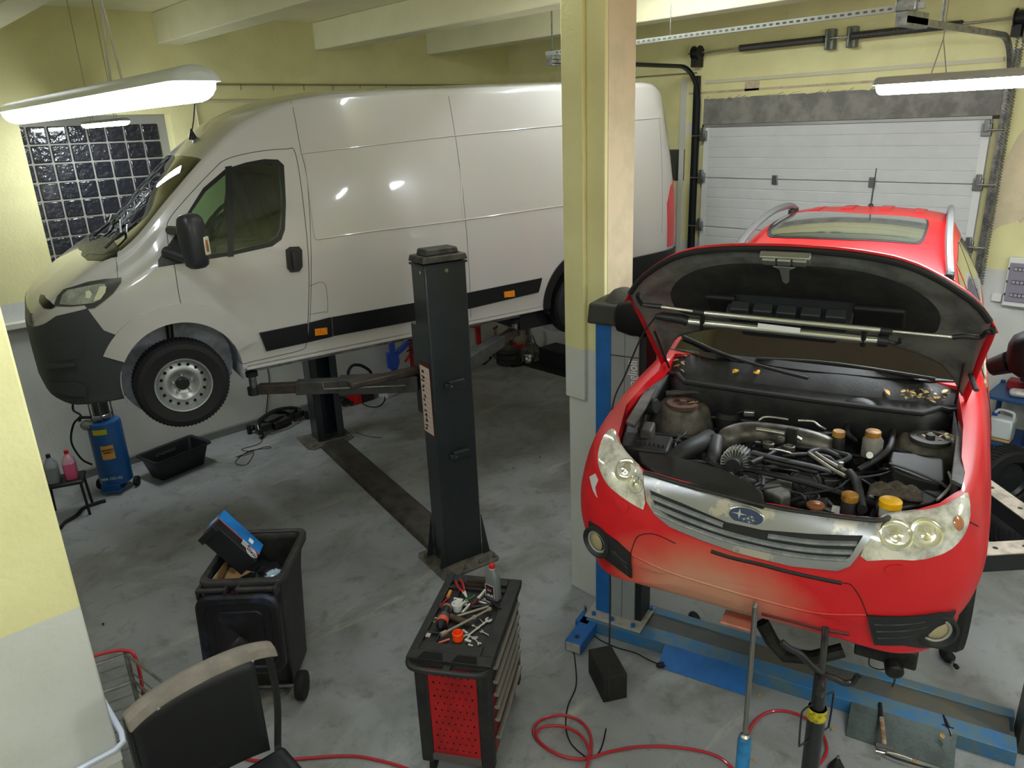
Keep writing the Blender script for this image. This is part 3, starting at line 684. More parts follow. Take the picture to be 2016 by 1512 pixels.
    # inner wings: grey ledges along both sides
    for s, pts in ((1, [(1232, 830), (1262, 780), (1293, 722), (1305, 700), (1318, 706), (1300, 745), (1275, 795), (1250, 838)]), (-1, [(1895, 955), (1908, 880), (1916, 800), (1922, 745), (1898, 742), (1890, 800), (1880, 880), (1872, 945)])):
        P = [fr.on(p, 2, .97) for p in pts]; MB().prism([(p.x, p.y) for p in P], .955, .972).build('inner_wing', mat('wing_grey', '54524f', .5, .2, col2='3a3836', vs=10), V, bevel=.003)
    # headlamps
    HLM = mat('headlamp_shell', '9b988c', .12, .15, coat=1, col2='cfcdc4', vs=14, lo=.38, hi=.6)
    hl = [(1205, 842), (1214, 850), (1222, 878), (1240, 900), (1262, 920), (1269, 935), (1273, 1005), (1250, 994), (1222, 975), (1198, 955), (1184, 930), (1178, 900), (1184, 872), (1195, 850)]
    hr = [(1729, 1018), (1755, 1010), (1800, 1005), (1840, 1000), (1876, 985), (1904, 962), (1911, 985), (1910, 1020), (1897, 1055), (1866, 1085), (1811, 1102), (1761, 1099), (1690, 1104), (1708, 1060)]
    for pts in (hl, hr):
        conf('headlamp', roundpoly(YZ(pts), 1), .006, HLM, (-.2, .75), 0)
    RF = mat('headlamp_reflector_bright', 'e6e4da', .08, .9); AM = mat('amber_marker', 'a4603a', .2, coat=1)
    for cpx, r in (((1233, 925), .055), ((1253, 955), .04), ((1764, 1053), .06), ((1822, 1050), .06)):
        h, nn = sf.hitn(cpx)
        if h: MB(basis(h+nn*.004, nn.orthogonal(), nn.cross(nn.orthogonal()))).lathe([(r, 0), (r*.9, .003), (r*.6, -.001), (r*.3, .004), (.001, .006)], 28, caps=False).build('headlamp_reflector', RF, V)
    h, nn = sf.hitn((1886, 1030)); MB(basis(h+nn*.004, nn.orthogonal(), nn.cross(nn.orthogonal()))).lathe([(.028, 0), (.02, .006), (.001, .008)], 20, caps=False).build('indicator_bulb', AM, V)
    # grille
    go = [(1270, 930), (1340, 948), (1420, 971), (1520, 996), (1620, 1013), (1728, 1024), (1722, 1045), (1690, 1092), (1674, 1112), (1650, 1121), (1560, 1112), (1450, 1085), (1380, 1060), (1320, 1035), (1290, 1010), (1275, 985)]
    gi = [(1281, 962), (1345, 988), (1432, 1025), (1500, 1040), (1600, 1048), (1700, 1051), (1674, 1094), (1655, 1103), (1560, 1095), (1450, 1068), (1380, 1043), (1320, 1017), (1292, 996)]
    frm = boolm(shellmesh(outer, .012, -.004), pz(YZ(go), -.2, .5, 0), 'INTERSECT'); frm = boolm(frm, pz(YZ(gi), -.3, .6, 0))
    finish(frm, 'grille_frame', SIL, V, bevel=.0015)
    conf('grille_opening', YZ(gi), .002, mat('grille_black', '0b0c0d', .6), (-.2, .5), 0)
    SL = mat('grille_slat_grey', '8b8f92', .32, .5, col2='a5a7a8', vs=20)
    for pts in ([(1283, 974), (1350, 1001), (1425, 1030)], [(1513, 1051), (1600, 1063), (1688, 1066)], [(1285, 990), (1350, 1017), (1430, 1045), (1520, 1067), (1600, 1079), (1679, 1083)], [(1290, 1004), (1350, 1031), (1430, 1059), (1520, 1081), (1600, 1093), (1668, 1097)]):
        Q = [q+Vector((-.006, 0, 0)) for q in smooth_path(H(pts), 6)]
        rows = []
        for q in Q:
            nrm = sf.near(q)[1]; nrm = Vector((nrm.x, nrm.y, 0)).normalized()
            rows.append([q+nrm*.002+Vector((0, 0, .001)), q+nrm*.013+Vector((0, 0, -.004)), q+nrm*.010+Vector((0, 0, -.013)), q-nrm*.02+Vector((0, 0, -.012)), q-nrm*.02+Vector((0, 0, .004))])
        bb = MB(); bb.grid(rows, cv=True); bb.f.append((0, 1, 2, 3, 4)); bb.build('grille_slat', SL, V, bevel=.001)
    # oval badge with six stars
    h, nn = sf.hitn((1470, 1015)); nn = Vector((nn.x, nn.y, nn.z*.6)).normalized(); yv = Vector((0, -1, 0)); Mb = basis(h+nn*.012, yv-nn*yv.dot(nn), Vector((0, 0, 1)))
    Mb = Matrix((Mb.col[0].xyz, nn.cross(Mb.col[0].xyz), nn)).transposed().to_4x4(); Mb.translation = h+nn*.012
    def ell(a, b_, z0, z1): return MB().prism([(a*cos(2*pi*k/40), b_*sin(2*pi*k/40)) for k in range(40)], z0, z1)
    e = bpy.data.objects.new('badge', ell(.075, .040, -.012, .002).mesh('badge')); 
    me = ell(.075, .040, -.012, .002).mesh('b'); me.transform(Mb); bd = finish(me, 'badge', mat('chrome', 'c9cccf', .12, 1), V, bevel=.003); bpy.data.objects.remove(e)
    me = ell(.068, .034, 0, .0035).mesh('b'); me.transform(Mb); finish(me, 'badge_field', mat('badge_blue', '1c2c50', .2, coat=1), bd)
    for sx, sy, r in ((-.026, .006, .026), (.024, .003, .010), (.010, -.006, .011), (.030, -.010, .010), (-.006, -.012, .010), (.016, -.020, .010)):
        P = []
        for k in range(8):
            rr = r if k % 2 == 0 else r*.22; P.append((sx+rr*1.25*cos(pi*k/4), sy+rr*.85*sin(pi*k/4)))
        me = MB().prism(P, .003, .0055).mesh('s'); me.transform(Mb); finish(me, 'badge_star', mat('chrome', 'c9cccf', .12, 1), bd)
    # black corner mouldings with fog lamps
    bl = [(1161, 1024), (1176, 1034), (1215, 1064), (1243, 1090), (1245, 1136), (1205, 1106), (1172, 1077), (1158, 1060)]
    br = [(1708, 1210), (1760, 1212), (1850, 1204), (1882, 1200), (1900, 1206), (1912, 1214), (1896, 1238), (1872, 1256), (1840, 1264), (1780, 1266), (1722, 1266)]
    for pts, rng in ((bl, (-.2, .85)), (br, (-.2, .85))):
        P = YZ(pts)
        if len(P) > 3: conf('bumper_corner', P, .014, BK, rng, 0)
    for cpx, s in (((1178, 1064), 1), ((1843, 1236), -1)):
        h, nn = sf.hitn(cpx)
        if not h: continue
        nn = Vector((-1, s*.35, -.05)).normalized(); T = basis(h+Vector((-.012, 0, 0)), nn.orthogonal(), nn.cross(nn.orthogonal()))
        fx = MB(T); fx.lathe([(.078, -.03), (.078, .014), (.066, .018), (.056, .004), (.05, -.004)], 32, caps=False); fo = fx.build('fog_lamp_surround', BK, V)
        fx = MB(T); fx.lathe([(.056, .004), (.05, .008), (.044, .004)], 32, caps=False); fx.build('fog_lamp_ring', mat('ring_grey', '8d8b84', .4), fo)
        fx = MB(T); fx.lathe([(.046, .0), (.034, .008), (.02, .012), (.001, .013)], 28, caps=False); fx.build('fog_lamp_lens', mat('fog_lens', 'a89a76', .1, .3, coat=1), fo)
    for k in range(3):
        y0 = [1722, 1716, 1712][0]+k*3; P = H([(y0, 1226+k*13), (y0+55, 1226+k*12), (y0+100, 1220+k*10)])
        if len(P) > 1: MB().tube([p+Vector((-.014, 0, 0)) for p in P], .005, 6).build('moulding_rib', BK, V)
    for k in range(3):
        P = H([(1205+k*7, 1080+k*2), (1238, 1108+k*9)]);
        if len(P) > 1: MB().tube([p+Vector((-.014, 0, 0)) for p in P], .005, 6).build('moulding_rib', BK, V)
    # bumper panel lines, slit, washer caps, lower slot
    GAP = mat('panel_gap_red', '3a0608', .8)
    def line(name, pts, r, m, off=0, par=V):
        P = H(pts)
        if len(P) < 2: return
        P = smooth_path(P, 5); P = [sf.near(q)[0]+sf.near(q)[1]*off for q in P]; MB().tube(P, r, 6).build(name, m, par)
    line('bumper_seam', [(1243, 1128), (1240, 1100), (1250, 1065), (1262, 1053), (1290, 1052), (1330, 1070)], .0025, GAP)
    line('bumper_seam', [(1658, 1148), (1676, 1152), (1695, 1180), (1710, 1220), (1722, 1262)], .0025, GAP)
    line('bumper_slit', [(1400, 1085), (1440, 1098), (1500, 1112), (1570, 1130), (1657, 1148)], .010, mat('grille_black', '0b0c0d', .6), -.004)
    line('bumper_crease', [(1245, 1092), (1330, 1130), (1480, 1175), (1600, 1205), (1705, 1210)], .006, RB)
    line('bumper_slot', [(1500, 1208), (1580, 1228), (1672, 1248)], .010, mat('slot_dark_red', '5a0b10', .6), -.003)
    line('wing_seam', [(1910, 1028), (1925, 1036), (1960, 1060)], .003, GAP)
    for pts in ([(1211, 975), (1224, 985), (1238, 992), (1236, 1008), (1224, 1006), (1212, 992)], [(1741, 1128), (1745, 1113), (1775, 1110), (1783, 1116), (1782, 1125)]):
        conf('washer_cap', roundpoly(YZ(pts), 1), .006, RB, (-.2, .7), 0, bevel=.002)
    conf('scuff_mark', YZ([(1161, 938), (1172, 932), (1178, 945), (1172, 960), (1176, 980), (1168, 966)]), .002, mat('scuff_grey', 'b9b6b4', .6), (.0, .9), 0)
    # front lower lip bits hanging below
    lp = MB(); q = fr.on((1455, 1222), 0, .10); lp.box(q, (.10, .14, .012)); lp.build('torn_bumper_flap', RB, V, bevel=.004)
    # windscreen, side glass, sunroof
    wsb = [(1.30, .72), (1.24, .5), (1.21, 0), (1.24, -.5), (1.30, -.72), (1.98, -.615), (1.95, -.3), (1.94, 0), (1.95, .3), (1.98, .615)]
    conf('windscreen', wsb, .003, GLS, (1.0, 1.8), 2)
    for s in (-1, 1):
        for poly in ([(1.50, 1.06), (1.95, 1.36), (2.25, 1.46), (2.25, 1.06)], [(2.31, 1.06), (2.31, 1.47), (3.0, 1.50), (3.02, 1.06)], [(3.08, 1.06), (3.06, 1.49), (3.7, 1.44), (4.0, 1.2), (3.9, 1.08)]):
            conf('side_window', poly, .003, GLS, (s*.5, s*1.0) if s > 0 else (-1.0, -.5), 1)
    for s in (-1, 1):
        conf('window_trim', [(1.42, 1.035), (1.42, 1.055), (4.0, 1.075), (4.0, 1.05)], .006, mat('window_trim_pale', 'b8ab94', .3, .4), (s*.5, s*1.0) if s > 0 else (-1.0, -.5), 1)
    sr = XY([(1509, 462), (1519, 440), (1542, 422), (1560, 420), (1700, 424), (1820, 431), (1831, 437), (1822, 470), (1812, 482), (1790, 481), (1640, 474), (1520, 470)])
    conf('sunroof_seal', roundpoly(sr, 1), .004, BK, (1.3, 1.9), 2)
    cxy = [sum(p[i] for p in sr)/len(sr) for i in (0, 1)]
    conf('sunroof_glass', roundpoly([(cxy[0]+(p[0]-cxy[0])*.96, cxy[1]+(p[1]-cxy[1])*.965) for p in sr], 1), .007, mat('sunroof_glass', '3a3f3a', .06, coat=1), (1.3, 1.9), 2)
    RAIL = mat('roof_rail_grey', '77797b', .4, .5)
    for s, pts in ((1, [(1462, 478), (1490, 440), (1530, 405), (1575, 384), (1588, 382)]), (-1, [(1868, 492), (1868, 460), (1862, 420), (1857, 392), (1855, 386)])):
        P = H(pts); P = [Vector((p.x, s*.565, zt(p.x)-.03)) for p in P]
        xs_ = [1.95, 2.05, 2.3, 2.9, 3.5, 3.75, 3.85]; zo = [.0, .035, .065, .075, .065, .035, .0]
        Q = [Vector((x_, s*(we(x_)-.02), ze(x_)+.02+z_)) for x_, z_ in zip(xs_, zo)]
        MB().tube(smooth_path(Q, 5), .021, 8, flat=1.2).build('roof_rail', RAIL, V)
        for x_ in (2.0, 3.72): MB().box((x_+.02, s*(we(x_)-.02), ze(x_)+.02), (.22, .045, .06)).build('roof_rail_foot', BK, V, bevel=.012)
    for y in (-.36, -.13, .13, .36):
        conf('roof_rib', [(3.50, y-.035), (3.98, y-.04), (3.98, y+.04), (3.50, y+.035)], .007, RED, (1.3, 1.9), 2, bevel=.003)
    h = sf.hit((1712, 392)); h = h or Vector((3.9, 0, 1.6))
    a = MB(); a.tube([h, h+Vector((-.01, 0, .035))], [.035, .014], 12); a.tube([h+Vector((0, 0, .02)), h+Vector((.10, 0, .30))], [.007, .004], 8); a.build('antenna', BK, V)
    # door mirrors
    for s in (-1, 1):
        mm = MB(TR(1.50, s*1.02, 1.20)@Matrix.Scale(1.12, 4))
        rows = []
        for y, a, c_ in ((-.12, .05, .05), (-.10, .075, .08), (-.02, .085, .10), (.06, .08, .10), (.10, .06, .075), (.115, .03, .04)):
            rows.append([(a*abs(cos(t))**.6*(1 if cos(t) > 0 else -1), y*-s, c_*abs(sin(t))**.6*(1 if sin(t) > 0 else -1)) for t in [2*pi*k/24 for k in range(24)]])
        mm.grid(rows, cv=True); mm.f.append(tuple(range(24))); mm.f.append(tuple(5*24+k for k in range(24)))
        mm.tube([(0.02, -s*.10, -.05), (.05, -s*.16, -.09)], [.05, .04], 10); mm.build('door_mirror', mat('mirror_gloss', '0b0b0c', .6, spec=.25), V, ang=40)
    # doors seams on the visible flank
    for s in (-1, 1):
        for pts in ([(1.42, s*.84, 1.03), (1.36, s*.88, .8), (1.33, s*.9, .4)], [(2.28, s*.84, 1.03), (2.28, s*.9, .4)], [(3.15, s*.84, 1.0), (3.2, s*.9, .5)]):
            Q = []
            for p in smooth_path(pts, 6):
                h, nn = sf.near(p); Q.append(h)
            MB().tube(Q, .003, 6).build('door_seam', GAP, V)
    # wheels
    for cx in (.90, 3.52):
        for s in (-1, 1):
            w = bpy.data.objects.new('wheel', None); COL.objects.link(w); w.parent = V; w.matrix_local = Matrix.Translation((cx, s*.77, .24))@(Matrix.Rotation(pi, 4, 'Z') if s > 0 else Matrix())
            MB().lathe([(.21, -.08), (.23, -.10), (.31, -.105), (.33, -.08), (.335, 0), (.33, .08), (.31, .105), (.21, .08)], 48, axis='y', caps=False).build('tyre', M_rub, w)
            MB().lathe([(.21, -.085), (.2, -.06), (.08, -.04), (.03, -.05), (.001, -.05)], 40, axis='y', caps=False).build('rim', RAIL, w, solid=.005)
    MB().bb((1.35, -.7, .18), (4.3, .7, .26)).build('underbody', BK, V)
    # hanging engine underside visible below the bumper
    UB = mat('greasy_metal', '2b2a28', .5, .4, col2='151515', vs=12)
    u = MB(); u.tube([fr.on((1500, 1225), 0, .5), fr.on((1520, 1262), 0, .5), fr.on((1545, 1290), 0, .5), fr.on((1600, 1295), 0, .5), fr.on((1660, 1280), 0, .55)], .035, 10); u.build('exhaust_pipe', UB, V)
    u = MB(); p = fr.on((1745, 1275), 0, .6); u.box(p+Vector((0, 0, .02)), (.16, .26, .10)); u.tube([p+Vector((0, -.02, -.01)), p+Vector((-.12, -.05, -.04))], .04, 14); u.build('lower_hose_joint', UB, V, bevel=.01)
    u = MB(); u.bb((.35, -.35, .14), (.95, .4, .3)); u.build('sump', UB, V, bevel=.03)
    return V, fr, sf, bay, dict(BK=BK, RED=RED, TB=TB, UB=UB, GLS=GLS, zt=zt)
CAR, CFR, CSF, BAY, CM = car()
# ------------------------------------------------------------ raised bonnet, engine bay
def bonnet():
    V, fr, BK = CAR, CFR, CM['BK']; th = R(48)
    o = Vector((1.20, 0, 1.055)); u = Vector((-cos(th), 0, sin(th))); v = Vector((0, -1, 0)); n = u.cross(v)   # v: picture right ; n: outward?
    n = v.cross(u)
    if n.z < 0: n = -n
    T = Matrix((u, v, n)).transposed().to_4x4(); T.translation = o
    hf = Frame(V.matrix_world@T)
    def HP(px, d=0): return T@hf.on(px, 2, d)
    U = lambda w: pchip([0, .2, .37, .47, .56, .65, .72, .77, .80], [1.045, 1.04, 1.02, .985, .925, .845, .77, .70, .64], abs(w))
    side = lambda s: pchip([0, .35, .6, .8, 1], [.745, .765, .775, .785, .79], s)
    def pt(s, t, off=0, k=1.0):
        w = side(s)*t; r0 = pchip([0, .2, .45, .6, .70, .755, .8], [.37, .355, .31, .25, .10, 0, 0], abs(w)); L = r0+(U(w)-r0)*s
        edge = max(0, abs(t)-.86)/.14; fe = max(0, s-.90)/.10
        z = .055*(1-t*t)-.05*edge**2-.045*fe**2+.02*sin(pi*L/1.05)
        return Vector((L, w, z+off))
    B = bpy.data.objects.new('bonnet', None); COL.objects.link(B); B.parent = V; B.matrix_local = T
    ns, ntt = 26, 40
    TT = [-1+2*j/ntt for j in range(ntt+1)]
    MB().grid([[pt(i/ns, t) for t in TT] for i in range(ns+1)]).build('outer_skin', CM['RED'], B, solid=.006, ang=60)
    # pressed inner frame, follows the skin a little inside it
    GR = mat('bonnet_inner_grey', '7d7f7c', .38, .35, col2='575957', vs=6, lo=.45, hi=.65)
    def inner(s, t):
        p = pt(.02+.955*s, t*.965); d = .030+.016*sin(pi*min(1, max(0, (1-s)/.28)))+.012*cos(t*9)*.3
        return p+Vector((0, 0, -d))
    MB().grid([[inner(i/ns, t) for t in TT] for i in range(ns+1)]).build('inner_frame', GR, B, solid=.003, ang=60)
    BL = mat('bonnet_seal_black', '101011', .7)
    MB().tube([pt(.975, t*.955, -.03) for t in TT], .014, 8).build('front_seal', BL, B)
    # liner: dark felt pad with round corners
    LN = mat('bonnet_liner_felt', '171716', .95, col2='24231f', vs=9, bump=.3, bs=40)
    def lin_pt(a, r):
        t = .82*r*abs(cos(a))**.65*(1 if cos(a) > 0 else -1); s = .47+.36*r*abs(sin(a))**.7*(1 if sin(a) > 0 else -1)
        q = inner(s, t); return q+Vector((0, 0, -.012+(.016 if r > .97 else 0)))
    MB().grid([[lin_pt(2*pi*k/64, r) for k in range(64)] for r in (1, .985, .93, .7, .45, .2, .02)], cv=True).build('liner', LN, B, ang=60)
    # air scoop duct on the liner
    SC = mat('scoop_plastic', '26282b', .45)
    q = HP((1590, 612), -.05); c = T.inverted()@q
    d = MB(); d.prism([(c.x-.10, -.20), (c.x+.06, -.27), (c.x+.06, .27), (c.x-.10, .20)], c.z-.10, c.z+.03); d.build('scoop_duct', SC, B, bevel=.012)
    for k in range(5):
        y = -.2+.1*k; MB().box((c.x+.075, y, c.z-.065), (.045, .082, .05)).build('duct_louvre', SC, B, bevel=.006)
    for y, w in ((-.30, .14), (.36, .2)):
        MB().box((c.x+.03, y, c.z-.02), (.13, w, .03)).build('duct_side_opening', mat('grille_black', '0b0c0d', .6), B, bevel=.01)
    # latch striker
    ST = mat('latch_steel', '8e8f8a', .35, .8)
    q = T.inverted()@HP((1545, 512), -.06)
    m_ = MB(); m_.box((q.x, q.y, q.z+.01), (.045, .20, .035))
    for k in (-1, 0, 1): m_.box((q.x+.004, q.y+k*.06, q.z-.012), (.035, .055, .02))
    m_.build('latch_bracket', ST, B, bevel=.006)
    MB(TR(q.x-.02, q.y, q.z-.01)).prism([(0, -.045), (-.02, -.02), (-.10, -.014), (-.115, 0), (-.10, .014), (-.02, .02), (0, .045)], -.012, -.006).build('latch_hook', ST, B, bevel=.002)
    # hinge arms
    for s, pts in ((1, [(1306, 668), (1310, 720), (1312, 735)]), (-1, [(1895, 700), (1910, 735), (1922, 768)])):
        P = [fr.on(p, 1, s*.735) for p in pts]; MB().tube(P, .011, 8, flat=.6).build('bonnet_hinge', BK, V)
    for s in (-1, 1):
        a = Vector((1.16, s*.70, 1.02)); b_ = T@Vector((.38, -s*.70, -.06)); MB().tube([a, b_], .006, 8).build('gas_strut', BK, V)
    return HP, T, hf
HPX, HT, HF = bonnet()
def cowl_and_engine():
    V, fr, sf, BK, TB = CAR, CFR, CSF, CM['BK'], CM['TB']
    P = lambda px, z: fr.on(px, 2, z)
    # scuttle / cowl: stepped plastic across the car with rubber seal
    CW = mat('cowl_plastic', '1b1c1d', .6, col2='2a2a29', vs=10, bump=.1, bs=90)
    rows = []
    for k in range(33):
        y = -.72+1.44*k/32; bow = .10*(1-(y/.72)**2); f = min(1, (.72-abs(y))/.14); f = f*f*(3-2*f)
        x0 = 1.02+.16*(1-f)-bow*.3
        rows.append([(x0, y, .80), (x0+.005, y, .985-.05*(1-f)), (x0+.03, y, 1.00-.04*(1-f)), (x0+.05, y, .955), (1.16-bow*.5, y, .95), (1.235-bow*.6, y*1.06, .985), (1.30-bow*.8+.02, y*1.08, 1.08+.03*(1-(y/.72)**2))])
    cb = MB().grid(rows); cw_surf = Surf(cb.mesh('cw'), fr); cb.build('cowl', CW, V, solid=.006, ang=50)
    sealp = [(1.025+.16*(1-min(1, (.72-abs(y))/.14)**2)-.03*(1-(y/.72)**2), y, 1.0-.02*(abs(y) > .65)) for y in [-.71+1.42*k/40 for k in range(41)]]
    MB().tube(sealp, .014, 8).build('cowl_seal', M_rub, V)
    for pts in ([(1345, 666), (1420, 700), (1500, 728), (1590, 752)], [(1490, 712), (1590, 716), (1680, 726), (1840, 752)]):
        hs_ = [sf.hitn(p) for p in pts]; Q = [h[0]+h[1]*.02 for h in hs_ if h[0]]
        MB().tube(smooth_path(Q, 4), .009, 6).build('wiper', BK, V)
    # ---- engine bay contents
    EG = bpy.data.objects.new('engine', None); COL.objects.link(EG); EG.parent = V
    GM = mat('engine_grime', '302e2b', .6, .2, col2='3d3a34', vs=14); AL = mat('cast_aluminium', '6a655c', .42, .6, col2='45423c', vs=9)
    AB = mat('alternator_alloy', 'b4b4b0', .3, .9); PB = mat('engine_black_plastic', '111111', .55, col2='21201f', vs=12); HB = mat('hose_black', '161616', .6)
    PIPE = mat('bright_pipe', 'b9b9b2', .25, .9); CAPY = mat('cap_amber', 'a8762a', .5, col2='6b4a1c', vs=16); YEL = mat('cap_yellow', 'd9a511', .45)
    def part(name, mb, m, par=EG, **k): return mb.build(name, m, par, **k)
    # block, heads and jumble at the bottom
    b = MB(); b.bb((.30, -.42, .45), (.98, .45, .62)); part('engine_block', b, GM, bevel=.02)
    rnd = random.Random(3)
    for k in range(80):
        x, y = rnd.uniform(.24, 1.0), rnd.uniform(-.68, .68)
        z = rnd.uniform(.58, .76); r = rnd.uniform(.018, .045)
        if rnd.random() < .5: bb = MB(TR(x, y, z, rnd.uniform(0, 3), rnd.uniform(-.5, .5))); bb.box((0, 0, 0), (r*2.2, r*1.6, r*1.6)); part('engine_bracket', bb, rnd.choice((GM, PB, AL)), bevel=.006)
        else: bb = MB(); a = rnd.uniform(0, 6.3); d = Vector((cos(a), sin(a), rnd.uniform(-.3, .5)))*r*1.4; bb.cyl(Vector((x, y, z))-d, Vector((x, y, z))+d, r*.8, n=14); part('engine_fitting', bb, rnd.choice((GM, PB, AL, GM)), bevel=.004)
    for k in range(56):
        x, y, z = rnd.uniform(.3, 1.0), rnd.uniform(-.62, .62), rnd.uniform(.70, .83)
        q = [Vector((x, y, z))]
        d = Vector((rnd.uniform(-.1, .1), rnd.uniform(-.14, .14), 0))
        for i in range(4): d = d+Vector((rnd.uniform(-.06, .06), rnd.uniform(-.08, .08), rnd.uniform(-.03, .03))); q.append(q[-1]+d)
        q = [Vector((min(1.02, max(.26, p.x)), min(.69, max(-.69, p.y)), min(.85, max(.62, p.z)))) for p in q]
        part('hose', MB().tube(smooth_path(q, 5), rnd.choice((.005, .007, .010, .013)), 8), rnd.choice((HB, HB, PB)))
    def tube(name, pts, r, m, z=.82, fl=None):
        Q = [P(p[:2], p[2] if len(p) > 2 else z) for p in pts]; return part(name, MB().tube(smooth_path(Q, 6), r, 12, flat=fl), m)
    def box(name, px, size, z, m, rz=0, bev=.012):
        q = P(px, z); b = MB(TR(q.x, q.y, z-size[2]/2, R(rz))); b.box((0, 0, 0), size); return part(name, b, m, bevel=bev)
    def poly(name, pts, z0, z1, m, bev=.008):
        Q = [P(p, z1) for p in pts]; return part(name, MB().prism([(q.x, q.y) for q in Q], z0, z1), m, bevel=bev)
    def disc(name, px, z, r, h, m, nv=(0, 0, 1), prof=None, n=32):
        q = P(px, z); nv = Vector(nv).normalized(); T = basis(q, nv.orthogonal(), nv.cross(nv.orthogonal()))
        b = MB(T); b.lathe(prof or [(r*.9, -h), (r, -h*.8), (r, -h*.15), (r*.93, 0)], n); return part(name, b, m, ang=45)
    # strut towers
    TW = mat('strut_tower_grime', '5c564a', .75, col2='37342e', vs=9, bump=.3, bs=30)
    for px, z in (((1345, 792), .90), ((1832, 860), .90)):
        disc('strut_tower', px, z, .15, .22, TW, prof=[(.19, -.25), (.165, -.10), (.135, -.02), (.11, 0)])
        disc('strut_mount', px, z+.02, .07, .03, mat('rusty_ring', '4c3428', .8) if px[0] < 1500 else GM, prof=[(.085, -.02), (.085, 0), (.06, .004), (.055, -.008), (.02, -.008), (.018, .012)])
    # front panels over the radiator
    poly('radiator_cover', [(1262, 908), (1256, 888), (1300, 893), (1360, 905), (1420, 922), (1470, 945), (1502, 968), (1506, 990), (1440, 975), (1360, 952), (1300, 935)], .82, .885, PB)
    tube('radiator_crossmember', [(1268, 930, .89), (1360, 957, .89), (1500, 993, .89), (1600, 1010, .89), (1722, 1024, .89), (1750, 1018, .89)], .012, PB, fl=.7)
    # air box with ribs
    box('air_filter_box', (1272, 868), (.19, .24, .16), .86, PB, 10)
    for k in range(7): box('air_box_rib', (1252+k*9, 866+k*1.5), (.012, .010, .05), .875, PB, 10, .002)
    disc('fluid_canister', (1280, 800), .90, .035, .10, BK, nv=(-.3, -1, .2), prof=[(.025, -.06), (.045, -.05), (.045, .03), (.035, .045)])
    box('fuse_box', (1275, 838), (.13, .06, .08), .90, mat('fuse_lid', '3b3833', .6), 10)
    tube('intake_hose', [(1320, 912, .80), (1345, 890, .84), (1380, 872, .84), (1395, 862, .80)], .045, HB)
    tube('radiator_hose', [(1402, 930, .72), (1404, 900, .80), (1410, 865, .84)], .036, mat('hose_brownish', '272421', .55))
    # intake manifold
    MI = mat('intake_manifold_grey', '5c574e', .4, .4, col2='35322d', vs=7)
    tube('intake_manifold', [(1418, 885, .78), (1432, 862, .84), (1470, 850, .86), (1530, 855, .87), (1590, 866, .86), (1632, 882, .83), (1648, 908, .76)], [.045]*6+[.052]*24+[.045]*7, MI, fl=.62)
    for px in ((1513, 872), (1554, 878)): disc('manifold_boss', px, .895, .022, .02, MI, prof=[(.026, -.02), (.026, 0), (.021, .003), (.019, -.006), (.001, -.006)])
    disc('manifold_plug', (1538, 862), .90, .018, .02, AL)
    tube('bright_pipe', [(1489, 845, .92), (1510, 848, .92), (1545, 854, .92)], .010, PIPE)
    tube('bright_pipe', [(1561, 856, .90), (1578, 866, .88)], .009, PIPE)
    tube('fuel_pipe', [(1491, 838, .88), (1496, 826, .92), (1512, 821, .93), (1552, 826, .93)], .0055, PIPE)
    tube('fuel_pipe', [(1571, 828, .93), (1600, 830, .93), (1612, 838, .92), (1625, 845, .90)], .0055, PIPE)
    tube('fuel_pipe', [(1514, 884, .90), (1530, 885, .90), (1556, 892, .89), (1562, 898, .87)], .0045, PIPE)
    box('pipe_bracket', (1560, 842), (.03, .05, .10), .94, PB, 0, .006)
    box('purge_valve', (1475, 808), (.035, .055, .03), .90, AB, 20, .006)
    tube('valve_hose', [(1440, 800, .88), (1450, 812, .88), (1462, 810, .89), (1472, 807, .89)], .007, HB); tube('valve_hose', [(1493, 808, .89), (1500, 795, .93), (1520, 793, .93), (1535, 806, .90)], .007, HB)
    box('bright_sensor', (1628, 868), (.05, .09, .03), .86, mat('sensor_alloy', '8c8c88', .3, .8), 30, .006); box('black_connector', (1630, 850), (.03, .12, .035), .89, BK, 35, .006)
    # alternator
    q = P((1452, 908), .80); F = Vector((-1, 0, .12)).normalized(); T = basis(q, F.orthogonal(), F.cross(F.orthogonal()))
    b = MB(T); b.lathe([(.03, -.06), (.066, -.05), (.070, -.02), (.064, .035), (.045, .05)], 36, caps=True); part('alternator', b, mat('alternator_core', '3f3f3d', .4, .6))
    for k in range(26):
        a = 2*pi*k/26; b = MB(T@Matrix.Rotation(a, 4, 'Z')); b.box((.068, 0, -.004), (.010, .006, .075)); b.box((.050, 0, .048), (.036, .005, .012)); part('alternator_fin', b, AB, bevel=.001)
    b = MB(T); b.lathe([(.036, .06), (.036, .088), (.033, .091), (.01, .091)], 32); part('alternator_pulley', b, BK)
    q2 = P((1480, 943), .74); T2 = basis(q2, F.orthogonal(), F.cross(F.orthogonal()))
    b = MB(T2); b.lathe([(.045, 0), (.045, .03), (.040, .033), (.036, .026), (.02, .03)], 32); part('idler_pulley', b, PB); b = MB(T2); b.lathe([(.034, .02), (.03, .034), (.012, .04)], 24); part('idler_hub', b, AB)
    disc('orange_clip', (1417, 901), .80, .016, .03, CAPY)
    q3 = P((1585, 950), .74); T3 = basis(q3, F.orthogonal(), F.cross(F.orthogonal()))
    b = MB(T3); b.lathe([(.072, -.01), (.074, .025), (.069, .03), (.060, .022), (.050, .024), (.046, .032), (.02, .034), (.014, .044), (.003, .044)], 40); part('compressor_pulley', b, mat('pulley_grey', '4a4843', .5, .4))
    # belts
    for pts in ([(1455, 912), (1500, 917), (1570, 928), (1600, 938)], [(1438, 930), (1452, 942), (1470, 936)], [(1448, 925), (1475, 925), (1500, 935), (1502, 955)]):
        tube('drive_belt', [(a, c, .80) for a, c in pts], .008, BK, fl=.4)
